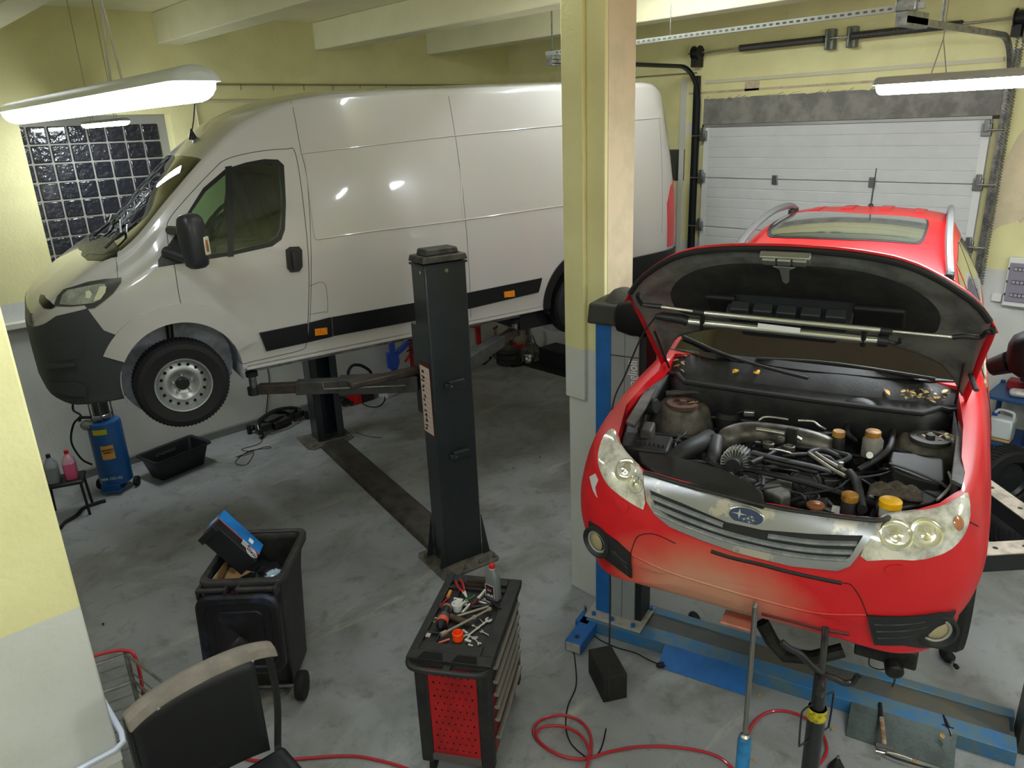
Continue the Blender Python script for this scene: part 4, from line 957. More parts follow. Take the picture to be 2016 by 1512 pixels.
    poly('timing_cover', [(1492, 924), (1552, 932), (1560, 945), (1557, 975), (1540, 982), (1505, 965), (1494, 948)], .60, .78, mat('timing_cover_grey', '55524a', .6, col2='2b2926', vs=12))
    tube('engine_bar', [(1480, 890, .86), (1540, 905, .86), (1600, 918, .85), (1640, 930, .84)], .018, PB, fl=.5)
    tube('engine_bar', [(1470, 898, .84), (1540, 914, .84), (1610, 930, .83)], .012, PB)
    # air-con pipes
    tube('aircon_pipe', [(1592, 892, .86), (1610, 905, .86), (1640, 925, .85), (1665, 938, .85)], .009, mat('dull_pipe', '8f8a80', .4, .7)); tube('aircon_pipe', [(1606, 892, .86), (1625, 905, .86), (1655, 922, .85), (1672, 930, .86)], .009, mat('dull_pipe', '8f8a80', .4, .7))
    tube('aircon_hose', [(1672, 930, .86), (1684, 945, .86), (1690, 965, .86), (1694, 985, .86), (1698, 1003, .86)], .019, HB)
    disc('aircon_port', (1656, 910), .88, .012, .03, PIPE)
    # caps and reservoirs
    def reservoir(name, px, z, r, h, m, mc, cr):
        disc(name, (px[0], px[1]+10), z, r, h, m, prof=[(r, -h), (r, -.02), (r*.7, 0)]); disc(name+'_cap', px, z+.025, cr, .028, mc, prof=[(cr, -.028), (cr, -.003), (cr*.9, 0)])
    WP = mat('reservoir_plastic', '77726a', .5, col2='4e4a44', vs=12)
    reservoir('brake_fluid_reservoir', (1720, 848), .92, .045, .10, WP, CAPY, .034)
    reservoir('oil_filler', (1652, 848), .90, .028, .08, PB, CAPY, .028)
    reservoir('coolant_filler', (1674, 972), .88, .033, .14, PB, CAPY, .032)
    disc('radiator_cap', (1606, 992), .885, .034, .014, mat('copper_cap', 'a0643c', .4, .6, col2='7c5236', vs=18))
    reservoir('washer_filler', (1754, 984), .885, .04, .05, mat('washer_white', '9a9a96', .5), YEL, .042)
    box('brake_master', (1712, 872), (.07, .05, .06), .87, WP, 0, .008); disc('master_port', (1712, 896), .86, .016, .02, AB, nv=(-1, 0, .5))
    disc('brake_booster', (1690, 830), .88, .11, .10, PB, nv=(-.9, 0, .3), prof=[(.09, -.06), (.12, -.03), (.12, 0), (.09, .03), (.03, .04)])
    disc('black_dome', (1435, 812), .88, .06, .16, PB, prof=[(.055, -.16), (.065, -.02), (.045, .0)])
    tube('vacuum_hose', [(1742, 812, .93), (1743, 828, .90), (1742, 842, .87), (1735, 850, .84)], .018, HB); tube('heater_hose', [(1684, 868, .84), (1668, 852, .88), (1672, 835, .90), (1690, 828, .91)], .014, HB); tube('bypass_hose', [(1758, 848, .90), (1752, 880, .88), (1730, 902, .84), (1690, 925, .80)], .014, HB)
    # loom cover across the back
    tube('wiring_loom', [(1312, 775, .93), (1370, 772, .95), (1440, 778, .96), (1520, 785, .96), (1600, 795, .96), (1680, 810, .96), (1740, 822, .95), (1790, 838, .93)], .016, mat('loom_grey', '3a3834', .6, col2='262522', vs=16))
    for k in range(4): tube('brake_pipe', [(1560, 805+k*4, .88), (1600, 809+k*4, .88), (1650, 817+k*4, .88), (1690, 826+k*4, .87)], .0035, PB)
    # battery cover, fuse boxes, rag
    poly('battery_cover', [(1756, 888), (1850, 898), (1858, 906), (1860, 945), (1850, 952), (1800, 940), (1760, 925), (1752, 905)], .70, .87, mat('battery_black', '171716', .55, col2='252420', vs=6))
    tube('battery_strap', [(1752, 912, .88), (1800, 928, .885), (1850, 950, .885), (1868, 962, .88)], .010, PB, fl=.5)
    poly('side_box', [(1722, 972), (1790, 965), (1850, 962), (1868, 972), (1835, 990), (1775, 1000), (1725, 1000)], .74, .84, PB)
    tube('bonnet_cable', [(1868, 930, .92), (1874, 950, .92), (1862, 968, .92), (1845, 984, .91)], .006, mat('cable_grey', '6e6b64', .5))
    # crumpled rag: top-level thing resting on the fuse box
    rg = []; c = P((1765, 957), .885)
    nn = 18
    for i in range(nn+1):
        row = []
        for j in range(nn+1):
            a, b_ = i/nn*2-1, j/nn*2-1
            r = max(0, 1-abs(a)**3)*max(0, 1-abs(b_)**3)
            row.append(V.matrix_world@(c+Vector((a*.055*(1-.2*b_*b_)+.012*b_, -b_*.10, -.03+.032*r+.012*sin(9*b_+4*a)*r+.006*sin(17*a-6*b_)))))
        rg.append(row)
    o = MB().grid(rg).build('cloth_rag', mat('oily_rag', '4f453a', .9, col2='2f2a25', vs=20, bump=.3, bs=90), None, solid=.006, ang=60)
    tag(o, 'crumpled oily brown rag lying in the engine bay of the red car', 'rag')
    # leaves in the cowl and on the strut tower
    LF = [mat('leaf_tan', 'c49a52', .7, var=.3, vs=50), mat('leaf_pale', 'cdb98a', .7, var=.3, vs=50), mat('leaf_yellow', 'd8a836', .6)]
    def leaf(px, z, L, m, idx):
        hc = cw_surf.hit(px) if .93 < z < 1.1 else None
        q = V.matrix_world@((hc+Vector((0, 0, .006+max(0, z-.975)))) if hc else P(px, z)); a = rnd.uniform(0, 6.3); tl = rnd.uniform(-.5, .5)
        b = MB(TR(q.x, q.y, q.z, a, tl, rnd.uniform(-.4, .4)))
        r = [[(L*t, w*L*.26*sin(pi*min(.98, t+.02)), .1*L*abs(w)+.06*L*sin(5*t)) for w in (-1, 0, 1)] for t in (0, .2, .45, .7, 1)]
        o = b.grid(r).build('dry_leaf', m, None, solid=.0012, ang=60); return o
    big = [((1452, 735), .05, 2, 'yellow leaf on the left of the pair below the wiper of the red car'), ((1487, 738), .055, 2, 'yellow leaf on the right of the pair below the wiper of the red car'), ((1738, 772), .05, 0, 'folded tan leaf on the cowl left of the leaf heap in the red car')]
    for px, L, mi, lb in big:
        for e in range(1): tag(leaf(px, .985, L*1.3, LF[mi], e), lb, 'leaf')
    for k in range(46):
        t = rnd.random(); px = (1778+88*t, 778+10*t+rnd.uniform(-7, 10)+(-6 if t > .8 else 0))
        tag(leaf(px, .975+rnd.uniform(0, .02), rnd.uniform(.018, .045), LF[rnd.randrange(2)], k), 'dry leaf scrap in the heap on the right cowl corner of the red car', 'leaf', 'leaf scraps heaped on the cowl corner')
    for k in range(18):
        t = rnd.random(); px = (1812+70*t, 848+8*t+rnd.uniform(-3, 10))
        tag(leaf(px, .925+rnd.uniform(0, .01), rnd.uniform(.015, .03), LF[rnd.randrange(2)], k), 'dry leaf scrap on the strut tower on the right of the engine bay', 'leaf', 'leaf scraps on the right strut tower')
    for k in range(7):
        px = (1340+rnd.uniform(-8, 6), 715+rnd.uniform(-12, 18)); tag(leaf(px, .985, rnd.uniform(.025, .04), LF[rnd.randrange(2)], k), 'dry leaf scrap in the cowl corner at the left of the red car', 'leaf', 'leaf scraps in the left cowl corner')
    for k in range(4):
        px = (1367+rnd.uniform(-4, 4), 793+rnd.uniform(-3, 4)); tag(leaf(px, .92, rnd.uniform(.02, .03), LF[1], k), 'pale leaf scrap beside the rusty strut mount on the left', 'leaf', 'leaf scraps beside the rusty strut mount')
cowl_and_engine()
def work_light():
    Mw = HF.M
    def Q(px, d): return Mw@HF.on(px, 2, d)
    t = thing('under_bonnet_lamp', 'bright aluminium twin-tube work lamp hooked across the raised bonnet', 'work lamp', Q((1560, 640), -.20))
    I = t.matrix_world.inverted(); al = mat('lamp_aluminium', 'cfd0cc', .22, .95); d = -.20
    J = lambda px: I@Q(px, d)
    MB().tube([J((1386, 616)), J((1735, 650))], .0125, 16).build('upper_tube', al, t)
    MB().tube([J((1301, 604)), J((1366, 613))], .008, 12).build('extension_rod', al, t); MB().tube([J((1755, 652)), J((1878, 664))], .007, 12).build('extension_rod', al, t)
    MB().tube([J((1350, 632)), J((1728, 670))], .019, 20).build('lamp_tube', al, t)
    MB().tube([J((1291, 623)), J((1303, 623)), J((1345, 629)), J((1353, 633))], [.012, .021, .024, .024], 14).build('handle', M_dark, t)
    MB().tube([J((1365, 613)), J((1387, 616))], .015, 12).build('clamp_sleeve', M_dark, t); MB().tube([J((1733, 650)), J((1757, 653))], .015, 12).build('clamp_sleeve', M_dark, t)
    MB().tube([J((1727, 669)), J((1748, 672))], .026, 16).build('end_cap', M_dark, t)
    MB().tube(smooth_path([J((1748, 672)), J((1762, 676)), J((1773, 673)), J((1771, 668))], 4), .007, 8).build('end_hook', M_dark, t)
    MB().tube(smooth_path([J((1302, 604)), J((1268, 600)), J((1262, 597)), J((1255, 585)), J((1257, 578))], 4), [.012]*4+[.009]*13, 10).build('hook', M_dark, t)
    MB().tube(smooth_path([J((1876, 664)), J((1900, 662)), J((1930, 664)), J((1945, 652)), J((1955, 655)), J((1954, 646))], 4), .010, 10).build('hook', M_dark, t)
    for px in ((1384, 617), (1702, 650)):
        b = MB(); a, c = J(px), J((px[0]-2, px[1]+20)); b.tube([a+Vector((0, 0, .015)), c-Vector((0, 0, .022))], .012, 8); b.build('cable_tie', M_dark, t)
    a, c = J((1492, 641)), J((1575, 651)); dr = (c-a).normalized(); tc_ = (I.to_3x3()@(CAM-Q((1530, 645), d))).normalized()
    T = basis((a+c)/2+tc_*.019, dr, tc_.cross(dr)); me = MB(T).box((0, 0, 0), ((c-a).length, .022, .003)); me.build('type_label', mat('label_white', 'cfd0cd', .5), t)
    # power cable: from the handle down to the floor
    H = Q((1291, 623), d)
    k1 = FL(1240, 770, 1.9); pts = [H, ATZ(1262, 665, 3.6), ATZ(1230, 740, 3.75), ATZ(1206, 800, 3.8), ATZ(1190, 950, 3.7), ATZ(1201, 1130, 3.85), ATZ(1200, 1260, 3.6)]+[FL(*p, .006) for p in ((1198, 1380), (1192, 1440), (1180, 1480), (1160, 1492), (1140, 1480), (1122, 1460), (1114, 1430), (1118, 1390), (1134, 1350), (1132, 1300), (1126, 1262), (1140, 1253), (1165, 1250), (1185, 1262), (1215, 1275), (1250, 1285), (1275, 1298), (1300, 1309))]
    o = MB().tube(smooth_path(pts, 6), .0045, 8).build('lamp_cable', M_rub, None); tag(o, 'thin black lamp cable looping over the floor beside the red air hose', 'cable')
    q = FL(1303, 1311, .012); b = MB(TR(q.x, q.y, .02, R(-40))); b.lathe([(.012, -.04), (.02, -.02), (.022, .01), (.018, .014)], 14, axis='x'); b.tube([(.014, .008, 0), (.035, .008, 0)], .0025, 6); b.tube([(.014, -.008, 0), (.035, -.008, 0)], .0025, 6)
    o = b.build('mains_plug', M_rub, None); tag(o, 'black mains plug on the floor at the end of the lamp cable', 'plug')
work_light()
# ------------------------------------------------------------ dark two-post lift under the van
def dark_lift():
    yaw = R(-10.5); T = TR(3.434, 4.661, 0, yaw)
    t = thing('vehicle_lift', 'dark grey two-post lift holding up the white van', 'car lift', T)
    DG = mat('lift_dark_paint', '2c3234', .38, coat=.2, var=.15, vs=5); DB = mat('lift_black', '1d2022', .45); DR = mat('lift_dirty_plate', '4a4741', .6, col2='6d675c', vs=10, bump=.15, bs=50)
    MB().bb((0, 0, .012), (.372, .24, 2.70)).build('post', DG, t, bevel=.012)
    MB().box((.186, .12, 2.735), (.40, .27, .05), taper=.94).build('post_cap', mat('cap_dusty', '2a2a28', .6, col2='4f4a42', vs=8), t, bevel=.008)
    MB().box((.186, .12, 2.785), (.30, .17, .05), taper=.92).build('post_cap_top', mat('cap_dusty', '2a2a28', .6), t, bevel=.01)
    MB().bb((-.01, -.01, 2.685), (.382, .25, 2.70)).build('cap_rim', DB, t)
    for x in (.19, ): MB().cyl((x, -.008, 2.64), (x, .0, 2.64), .016).build('cap_bolt', M_steel, t)
    MB().cyl((-.008, .06, 2.64), (0, .06, 2.64), .014).build('cap_bolt', M_steel, t)
    MB().prism([(-.12, -.16), (-.05, -.18), (.43, -.17), (.46, -.14), (.46, .36), (-.10, .36), (-.13, .30)], 0, .016).build('base_plate', DR, t, bevel=.004)
    for x, y in ((-.09, -.02), (-.09, .24), (-.05, -.14), (.12, -.13), (.27, -.13), (.42, -.12), (.43, .25)):
        b = MB(TR(x, y, .016)); b.cyl((0, 0, 0), (0, 0, .015), .02, n=6); b.cyl((0, 0, .015), (0, 0, .05), .009, n=8); b.build('anchor_bolt', M_galv, t)
    for x in (.0, .372):
        s = -1 if x == 0 else 1
        MB().prism([(x, .016), (x+s*.07, .016), (x, .42)], -.012, 0, 1).build('gusset', DG, t); MB().prism([(x, .016), (x+s*.07, .016), (x, .42)], .24, .252, 1).build('gusset', DG, t)
    for z in (1.69, 1.055):
        b = MB(); b.bb((.10, -.035, z-.03), (.29, 0, z+.02)); b.bb((.13, -.05, z+.02), (.27, -.005, z+.045)); b.build('lock_bracket', DG, t, bevel=.006)
        MB().cyl((.15, -.041, z), (.15, -.034, z), .008, n=10).build('bracket_bolt', M_steel, t)
    # warning label on the narrow face
    lb = MB().bb((-.0035, .035, 1.25), (-.001, .225, 1.88)).build('warning_label', mat('label_border_brown', '5a2620', .5), t)
    MB().bb((-.005, .045, 1.26), (-.003, .215, 1.85)).build('label_face', mat('label_pale_pink', 'd9c3b4', .5), lb)
    rn = random.Random(5)
    for k in range(13):
        z = 1.285+k*.043; b = MB()
        for j in range(3): b.box((-.0058, .165+rn.uniform(-.018, .018), z+rn.uniform(-.01, .01)), (.001, rn.uniform(.01, .035), rn.uniform(.006, .022)))
        b.build('label_pictogram', mat('print_black', '18181a', .6), lb)
        MB().bb((-.0058, .06, z-.001), (-.005, .125, z+.001)).build('label_line', mat('print_grey', '8d7a70', .6), lb)
    # rear post, open channel facing the van
    r0 = (.0, 3.44)
    b = MB(); x0, x1, y0, y1 = .03, .375, 3.45, 3.72
    b.bb((x0, y1-.02, .012), (x1, y1, 2.7)); b.bb((x0, y0, .012), (x0+.012, y1, 2.7)); b.bb((x1-.012, y0, .012), (x1, y1, 2.7)); b.bb((x0, y0, .012), (x0+.09, y0+.015, 2.7)); b.bb((x1-.09, y0, .012), (x1, y0+.015, 2.7))
    b.build('post', DG, t, bevel=.004)
    MB().bb((x0+.02, y1-.06, .012), (x1-.02, y1-.02, 2.7)).build('channel_back', mat('channel_navy', '1b2230', .4), t)
    MB().box((.20, 3.585, 2.72), (.38, .30, .05)).build('post_cap', DB, t, bevel=.01)
    MB().prism([(-.15, 3.35), (-.10, 3.28), (.10, 3.32), (.36, 3.30), (.46, 3.36), (.46, 3.80), (-.15, 3.80)], 0, .016).build('base_plate', DR, t, bevel=.004)
    for x, y in ((-.08, 3.36), (.40, 3.38)): b = MB(TR(x, y, .016)); b.cyl((0, 0, 0), (0, 0, .03), .016, n=8); b.build('anchor_bolt', M_steel, t)
    # floor cover
    rows = [[(x, y, z) for x, z in ((-.005, .004), (.05, .055), (.29, .055), (.345, .004))] for y in (.37, 1.4, 2.4, 3.30)]
    MB().grid(rows).build('floor_cover', mat('cover_rusty', '4d4942', .6, col2='352f28', vs=5, bump=.2, bs=40), t, solid=.004, ang=20)
    # carriages and arms
    I = t.matrix_world.inverted(); vm = VAN.matrix_world
    def arm(root, pad, zt, names=True):
        root, pad = Vector(root), Vector(pad); d = Vector((pad.x-root.x, pad.y-root.y, 0)); L = d.length; d.normalize()
        B = basis(Vector((root.x, root.y, zt)), d, Vector((-d.y, d.x, 0)))
        A1 = mat('arm_dark_grey', '35393a', .45, .2, col2='4c4742', vs=9)
        MB(B).bb((0, -.075, -.14), (L*.48, .075, 0)).build('arm_outer', A1, t, bevel=.006)
        MB(B).bb((L*.40, -.058, -.125), (L*.74, .058, -.015)).build('arm_middle', A1, t, bevel=.005)
        MB(B).bb((L*.66, -.045, -.11), (L*.97, .045, -.03)).build('arm_inner', mat('arm_worn_brown', '4a3c34', .5, .3, col2='2b2b2b', vs=10), t, bevel=.005)
        MB(B).cyl((L, 0, -.115), (L, 0, -.05), .055, n=20).build('pad_socket', DB, t)
        MB(B).cyl((L, 0, -.06), (L, 0, pad.z-zt-.03), .032, n=16).build('pad_stem', M_galv, t)
        MB(B).cyl((L, 0, pad.z-zt-.04), (L, 0, pad.z-zt), .05, n=20).build('lifting_pad', M_rub, t)
        return B, L
    zc = 1.72
    MB().bb((.03, .24, zc-.35), (.345, .40, zc+.45)).build('carriage', DG, t, bevel=.01); MB().bb((.03, 3.25, zc-.35), (.345, 3.45, zc+.45)).build('carriage', DG, t, bevel=.01)
    P = lambda x, y, z: I@(vm@Vector((x, y, z)))
    B, L = arm((.04, .36, 0), P(1.50, -.90, .235), zc)
    hb = MB(B); s = .078
    hb.tube([(.12, s, -.10), (.10, s+.05, -.055), (.78, s+.05, -.055), (.80, s, -.02)], .006, 8); hb.build('pull_handle', M_galv, t)
    MB(basis((.06, .34, zc+.02), (-1, -.02, 0), (0, -1, 0))).bb((-.02, -.05, 0), (.65, .05, .05)).build('arm_stop_plate', mat('arm_worn_brown', '4a3c34', .5, .3), t, bevel=.01)
    arm((.30, .36, 0), P(4.25, -.78, .18), zc)
    arm((.05, 3.3, 0), P(1.6, .8, .235), zc); arm((.30, 3.3, 0), P(4.2, .75, .18), zc)
    return t
dark_lift()
# ------------------------------------------------------------ blue and grey lift under the car
def blue_lift():
    T = TR(3.758, 3.207, 0, R(16.57)); t = thing('vehicle_lift', 'blue and grey two-post lift with a floor frame, holding up the red car', 'car lift', T)
    BL = mat('lift_blue', '1f62a8', .4, var=.2, vs=6); GR = mat('lift_grey_panel', '8d9092', .4, var=.08, vs=5); DK = mat('lift_black', '1d2022', .45); FB = mat('frame_worn_blue', '2f6ea6', .5, col2='56707c', vs=7, lo=.4, hi=.58, bump=.1); 
    GY = mat('frame_worn_grey', '5d6f76', .5, col2='3f6f96', vs=5, lo=.45, hi=.62); BR = mat('frame_dirty_plate', '5c5446', .6, col2='4a4f50', vs=4, lo=.4, hi=.6, bump=.2, bs=40)
    h = 2.42
    MB().bb((0, -.112, .05), (.20, 0, h)).build('post_blue_side', BL, t, bevel=.004)
    gp = MB(); gp.bb((.002, -.212, .05), (.2, -.113, h)); gp.bb((.002, -.313, .05), (.2, -.214, h)); gp.build('post_grey_cover', GR, t, bevel=.003)
    MB().bb((.02, -.36, .05), (.22, -.313, h)).build('post_black_channel', DK, t, bevel=.003)
    MB().bb((-.004, -.314, 2.20), (0, -.112, 2.205)).build('cover_joint', DK, t)
    MB().box((.11, -.18, h+.07), (.34, .44, .14), taper=.95).build('post_cap', mat('lift_cap_grey', '33342f', .5), t, bevel=.015)
    MB().lathe([(.135, h+.135), (.11, h+.17), (.07, h+.21), (.03, h+.225)], 24, M=Matrix.Translation((.11, -.16, 0))).build('post_cap_dome', mat('lift_cap_dust', '3c3b33', .6), t)
    MB().bb((-.10, -.40, .10), (.24, .05, .115)).build('base_flange', mat('flange_pale', 'a8a59c', .5, var=.2, vs=20), t, bevel=.003)
    for x, y in ((-.06, -.01), (-.06, -.16), (-.06, -.33), (.2, .03), (.2, -.38)): MB(TR(x, y, .115)).cyl((0, 0, 0), (0, 0, .02), .018, n=6).build('flange_bolt', BL, t)
    MB(TR(-.02, .08, .1)).cyl((0, 0, 0), (0, 0, .05), .012).build('grease_nipple', M_steel, t)
    # brand text on the cover
    me = text_mesh('Ravaglioli', .095, .001, sx=.8); me.transform(basis((-.003, -.275, 2.04), (0, 0, 1), (0, 1, 0))); finish(me, 'lettering', mat('letter_white', 'e6e6e2', .5), t)
    MB().bb((.03, -.50, 1.45), (.26, -.36, 1.85)).build('control_box', mat('maroon_box', '4a1418', .45), t, bevel=.006)
    for k in range(3):
        for j in range(2): MB().cyl((.028, -.40-.05*j, 1.55+.1*k), (.018, -.40-.05*j, 1.55+.1*k), .009, n=10).build('box_screw', M_steel, t)
    # floor frame
    MB().bb((-.12, -2.75, 0), (.02, .03, .10)).build('front_rail', FB, t, bevel=.004)
    MB().bb((.19, -2.75, 0), (.27, .03, .10)).build('rear_rail', GY, t, bevel=.004)
    MB().bb((.02, -2.72, .0), (.19, -.3, .085)).build('infill_plate', BR, t)
    MB().bb((-.16, .0, 0), (-.02, .10, .09)).build('foot_stub', BL, t); b = MB(); b.bb((-.40, -.06, 0), (-.02, .07, .09)); b.build('outrigger_foot', BL, t, bevel=.004)
    MB().cyl((-.33, .005, .089), (-.33, .005, .0915), .018).build('foot_hole', DK, t); MB().bb((-.404, -.05, .008), (-.399, .06, .082)).build('foot_end_plate', mat('flange_pale', 'a8a59c', .5), t)
    def checker(name, y0, y1, x0, x1, m):
        c = MB(basis(((x0+x1)/2, (y0+y1)/2, .052), (x1-x0, 0, .10), (0, 1, 0))); W, L = math.hypot(x1-x0, .09), abs(y1-y0); c.bb((-W/2, -L/2, -.003), (W/2, L/2, .003)); p = c.build(name, m, t)
        pt = MB(c.M)
        for i in range(int(L/.04)):
            for j in range(int(W/.04)):
                s = 1 if (i+j) % 2 else -1; pt.box((0, 0, 0), (.026, .006, .0022), M=Matrix.Translation((-W/2+.025+.04*j, -L/2+.025+.04*i, .0035))@Matrix.Rotation(s*pi/4, 4, 'Z'))
        o = pt.build('tread_pattern', m, p)
    checker('ramp_plate', -1.22, -.60, -.27, -.12, BL); checker('ramp_plate', -2.44, -1.85, -.33, -.12, mat('ramp_grey_green', '46534f', .5, col2='38413f', vs=10))
    MB().bb((.27, -2.46, 0), (.32, -1.2, .06)).build('edge_strip', GY, t)
    # second post at the right edge of the picture
    MB().bb((.0, -3.06, .0), (.24, -2.76, h)).build('post', mat('post_green_grey', '3a3d38', .4, var=.1, vs=5), t, bevel=.006); MB().box((.11, -2.92, h+.05), (.32, .40, .12), taper=.94).build('post_cap', DK, t, bevel=.012)
    # carriages and arms under the car
    PW = mat('arm_pale_worn', 'b0a698', .5, .1, col2='8a8478', vs=12); I = t.matrix_world.inverted(); cm = CAR.matrix_world
    for y, s in ((-.44, 1), (-2.74, -1)): MB().bb((.0, y, 1.30), (.22, y+.10, 1.75)).build('carriage', DK, t)
    def arm(root, pad, m):
        a, b_ = Vector(root), Vector(pad); d = b_-a; d.z = 0; L = d.length; d.normalize(); B = basis(a, d, Vector((-d.y, d.x, 0)))
        MB(B).bb((0, -.06, -.11), (L, .06, -.006)).build('arm', DK, t, bevel=.004); o = MB(B).bb((0, -.062, -.006), (L, .062, 0)).build('arm_top_plate', m, t)
        for k in range(1, 4): MB(B).cyl((L*k*.22, 0, 0), (L*k*.22, 0, .0012), .014).build('arm_hole', DK, o)
        MB(B).cyl((L, 0, 0), (L, 0, b_.z-a.z), .03).build('pad_stem', M_galv, t); MB(B).cyl((L, 0, b_.z-a.z-.02), (L, 0, b_.z-a.z), .05).build('lifting_pad', M_rub, t)
    C = lambda x, y, z: I@(cm@Vector((x, y, z)))
    arm((.15, -.44, 1.42), C(3.0, .66, .18), DK); arm((.05, -.44, 1.42), C(1.4, .66, .18), DK)
    arm((.18, -2.72, 1.42), C(3.0, -.66, .18), PW); arm((.02, -2.72, 1.42), C(1.4, -.66, .18), PW)
blue_lift()
# ------------------------------------------------------------ tool trolley and everything on it
def trolley():
    c = [Vector((1.96, 3.02)), Vector((2.175, 2.645)), Vector((2.83, 3.09)), Vector((2.56, 3.43))]
    e = (c[2]-c[1]); L = e.length; e.normalize(); yaw = math.atan2(e.y, e.x); W = .44
    T = TR(c[1].x, c[1].y, 0, yaw)           # x along the long side, y across (to the picture's left)
    t = thing('tool_trolley', 'black and red tool trolley with silver drawer handles, tools strewn on top', 'tool trolley', T)
    BP = mat('trolley_black', '1c1c1d', .5, col2='2a2826', vs=8, bump=.12, bs=70); RD = mat('trolley_red', 'b0181c', .45, var=.3, vs=7, bump=.05)
    H = .885
    MB().bb((.03, .03, .13), (L-.03, W-.03, H-.06)).build('cabinet', mat('cabinet_black', '141415', .5), t)
    for x in (.0, L-.07):
        for y in (-.005, W-.075): MB().bb((x, y, .10), (x+.07, y+.08, H-.05)).build('corner_post', BP, t, bevel=.012)
    # perforated red end panel
    pn = MB().bb((.012, .075, .17), (.02, W-.075, H-.09)).build('end_panel', RD, t)
    MB().bb((-.004, .07, .13), (.02, W-.07, .17)).build('end_sill', mat('sill_dusty', '5a5350', .7), t)
    k = 0
    for j in range(13):
        row = MB()
        for i in range(7):
            y = .105+.038*i+(.019 if j % 2 else 0); z = .21+.048*j
            if y > W-.09: continue
            s = (.010, .014) if (i in (0, 6) and j % 2 == 0) else (.008, .009)
            MB().box((.0115, y, z), (.0015, s[0], s[1])).build('panel_hole', mat('hole_black', '050505', .9), pn) if k < 96 else None; k += 1
    # drawers with handle bars on the right flank
    for k, (z0, z1) in enumerate(((.70, .79), (.61, .69), (.52, .60), (.43, .51), (.30, .42), (.16, .29))):
        d = MB().bb((.075, -.002, z0), (L-.075, .02, z1)).build('drawer', mat('drawer_red_dark', '6e1216', .45) if k > 1 else BP, t, bevel=.003)
        MB().tube([(.085, -.018, z1-.012), (L-.085, -.018, z1-.012)], .017, 10, flat=.8).build('drawer_handle', mat('handle_dusty_silver', 'a09c92', .4, .5), d)
    # moulded top tray: rim, divided edge pockets, end grip handle
    tp = MB(); tp.bb((-.03, -.03, H-.06), (L+.02, W+.03, H-.02)); tp.build('top_tray', BP, t, bevel=.018)
    rm = MB()
    rm.bb((.05, -.03, H-.03), (L+.02, .05, H)); rm.bb((.05, W-.02, H-.03), (L+.02, W+.03, H)); rm.bb((L-.06, .051, H-.03), (L+.02, W-.021, H-.001)); rm.bb((-.03, -.03, H-.03), (.049, W+.03, H-.001)); rm.bb((.05, .051, H-.03), (.12, W-.021, H-.001)); 
    for x in (.2, .32, .44, .66): rm.bb((x, W-.10, H-.03), (x+.014, W, H))
    rm.bb((.12, W-.105, H-.03), (L-.05, W-.095, H)); rm.bb((L-.13, .05, H-.03), (L-.12, W-.1, H))
    rm.build('tray_rim', BP, t, bevel=.004)
    hd = MB(); hd.tube(smooth_path([(-.02, -.02, H-.035), (-.075, .03, H-.035), (-.085, W*.5, H-.035), (-.075, W-.03, H-.035), (-.02, W+.02, H-.035)], 6), .018, 10); hd.bb((-.075, W*.5-.02, H-.05), (0, W*.5+.02, H-.02)); hd.build('end_grip', BP, t)
    for y0 in (.05, W*.5+.03):
        MB().prism([(-.028, y0), (-.028, y0+.15), (.03, y0+.13), (.03, y0+.02)], H-.012, H+.0012).build('grip_recess', mat('hole_black', '050505', .9), t)
    for x in (.06, L-.06):
        for y in (.05, W-.05):
            w = MB(TR(x, y, .0)); w.lathe([(.02, -.014), (.05, -.014), (.05, .014), (.02, .014)], 24, axis='y', M=Matrix.Translation((0, 0, .05))); w.bb((-.02, -.02, .05), (.02, -.015, .11)); w.bb((-.02, .015, .05), (.02, .02, .11)); w.bb((-.025, -.025, .10), (.025, .025, .115)); w.build('castor', M_rub, t)
    # ---- things lying on the top, placed on the tray surface
    I = T.inverted(); zt = H-.02
    def on(px, z=0): return FL(px[0], px[1], zt+z)
    CH = mat('tool_chrome', 'd2d0ca', .38, .75); RDH = mat('tool_handle_red', '9c1a1e', .45); 
    def rod(name, a, b_, r, m, lb, cat, grp=None, z=.012, prof=None):
        A, B = on(a, z), on(b_, z); root = MB().tube([A+(B-A)*f for f, _ in (prof or ((0, 1), (1, 1)))], [r*s for _, s in (prof or ((0, 1), (1, 1)))], 12).build(name, m, None); tag(root, lb, cat, grp); return root
    def spanner(a, b_, w, lb, z=.008, ring=True, grp=None):
        A, B = on(a, z), on(b_, z); d = B-A; L_ = d.length; M_ = basis(A, d, Vector((0, 0, 1)).cross(d)); b = MB(M_)
        b.box((L_/2, 0, 0), (L_*.9, w*.5, .005)); r = w*.95; b.prism([(L_+r*cos(t_), r*sin(t_)) for t_ in [R(40)+R(280)*k/16 for k in range(17)]]+[(L_+r*.35*cos(t_), r*.35*sin(t_)) for t_ in [R(320)-R(280)*k/12 for k in range(13)]], -.004, .004)
        b.prism([(-r*.9*cos(t_), r*.9*sin(t_)) for t_ in [R(35)+R(290)*k/16 for k in range(17)]]+[(-r*.45*cos(t_), r*.45*sin(t_)) for t_ in [R(325)-R(290)*k/12 for k in range(13)]], -.004, .004)
        o = b.build('spanner', CH, None, bevel=.0008); tag(o, lb, 'spanner', grp)
    spanner((918, 1254), (962, 1220), .024, 'largest open-ended spanner on the trolley top, right of the orange cap', .012)
    spanner((948, 1243), (965, 1252), .013, 'small spanner nearest the drawer edge of the trolley top'); spanner((924, 1253), (938, 1256), .011, 'short spanner just right of the orange cap'); spanner((932, 1256), (944, 1268), .013, 'spanner pointing at the grip handle end of the trolley'); spanner((931, 1231), (942, 1237), .010, 'tiny spanner beside the long extension bar')
    spanner((952, 1180), (968, 1188), .016, 'spanner lying below the grey oil bottle'); 
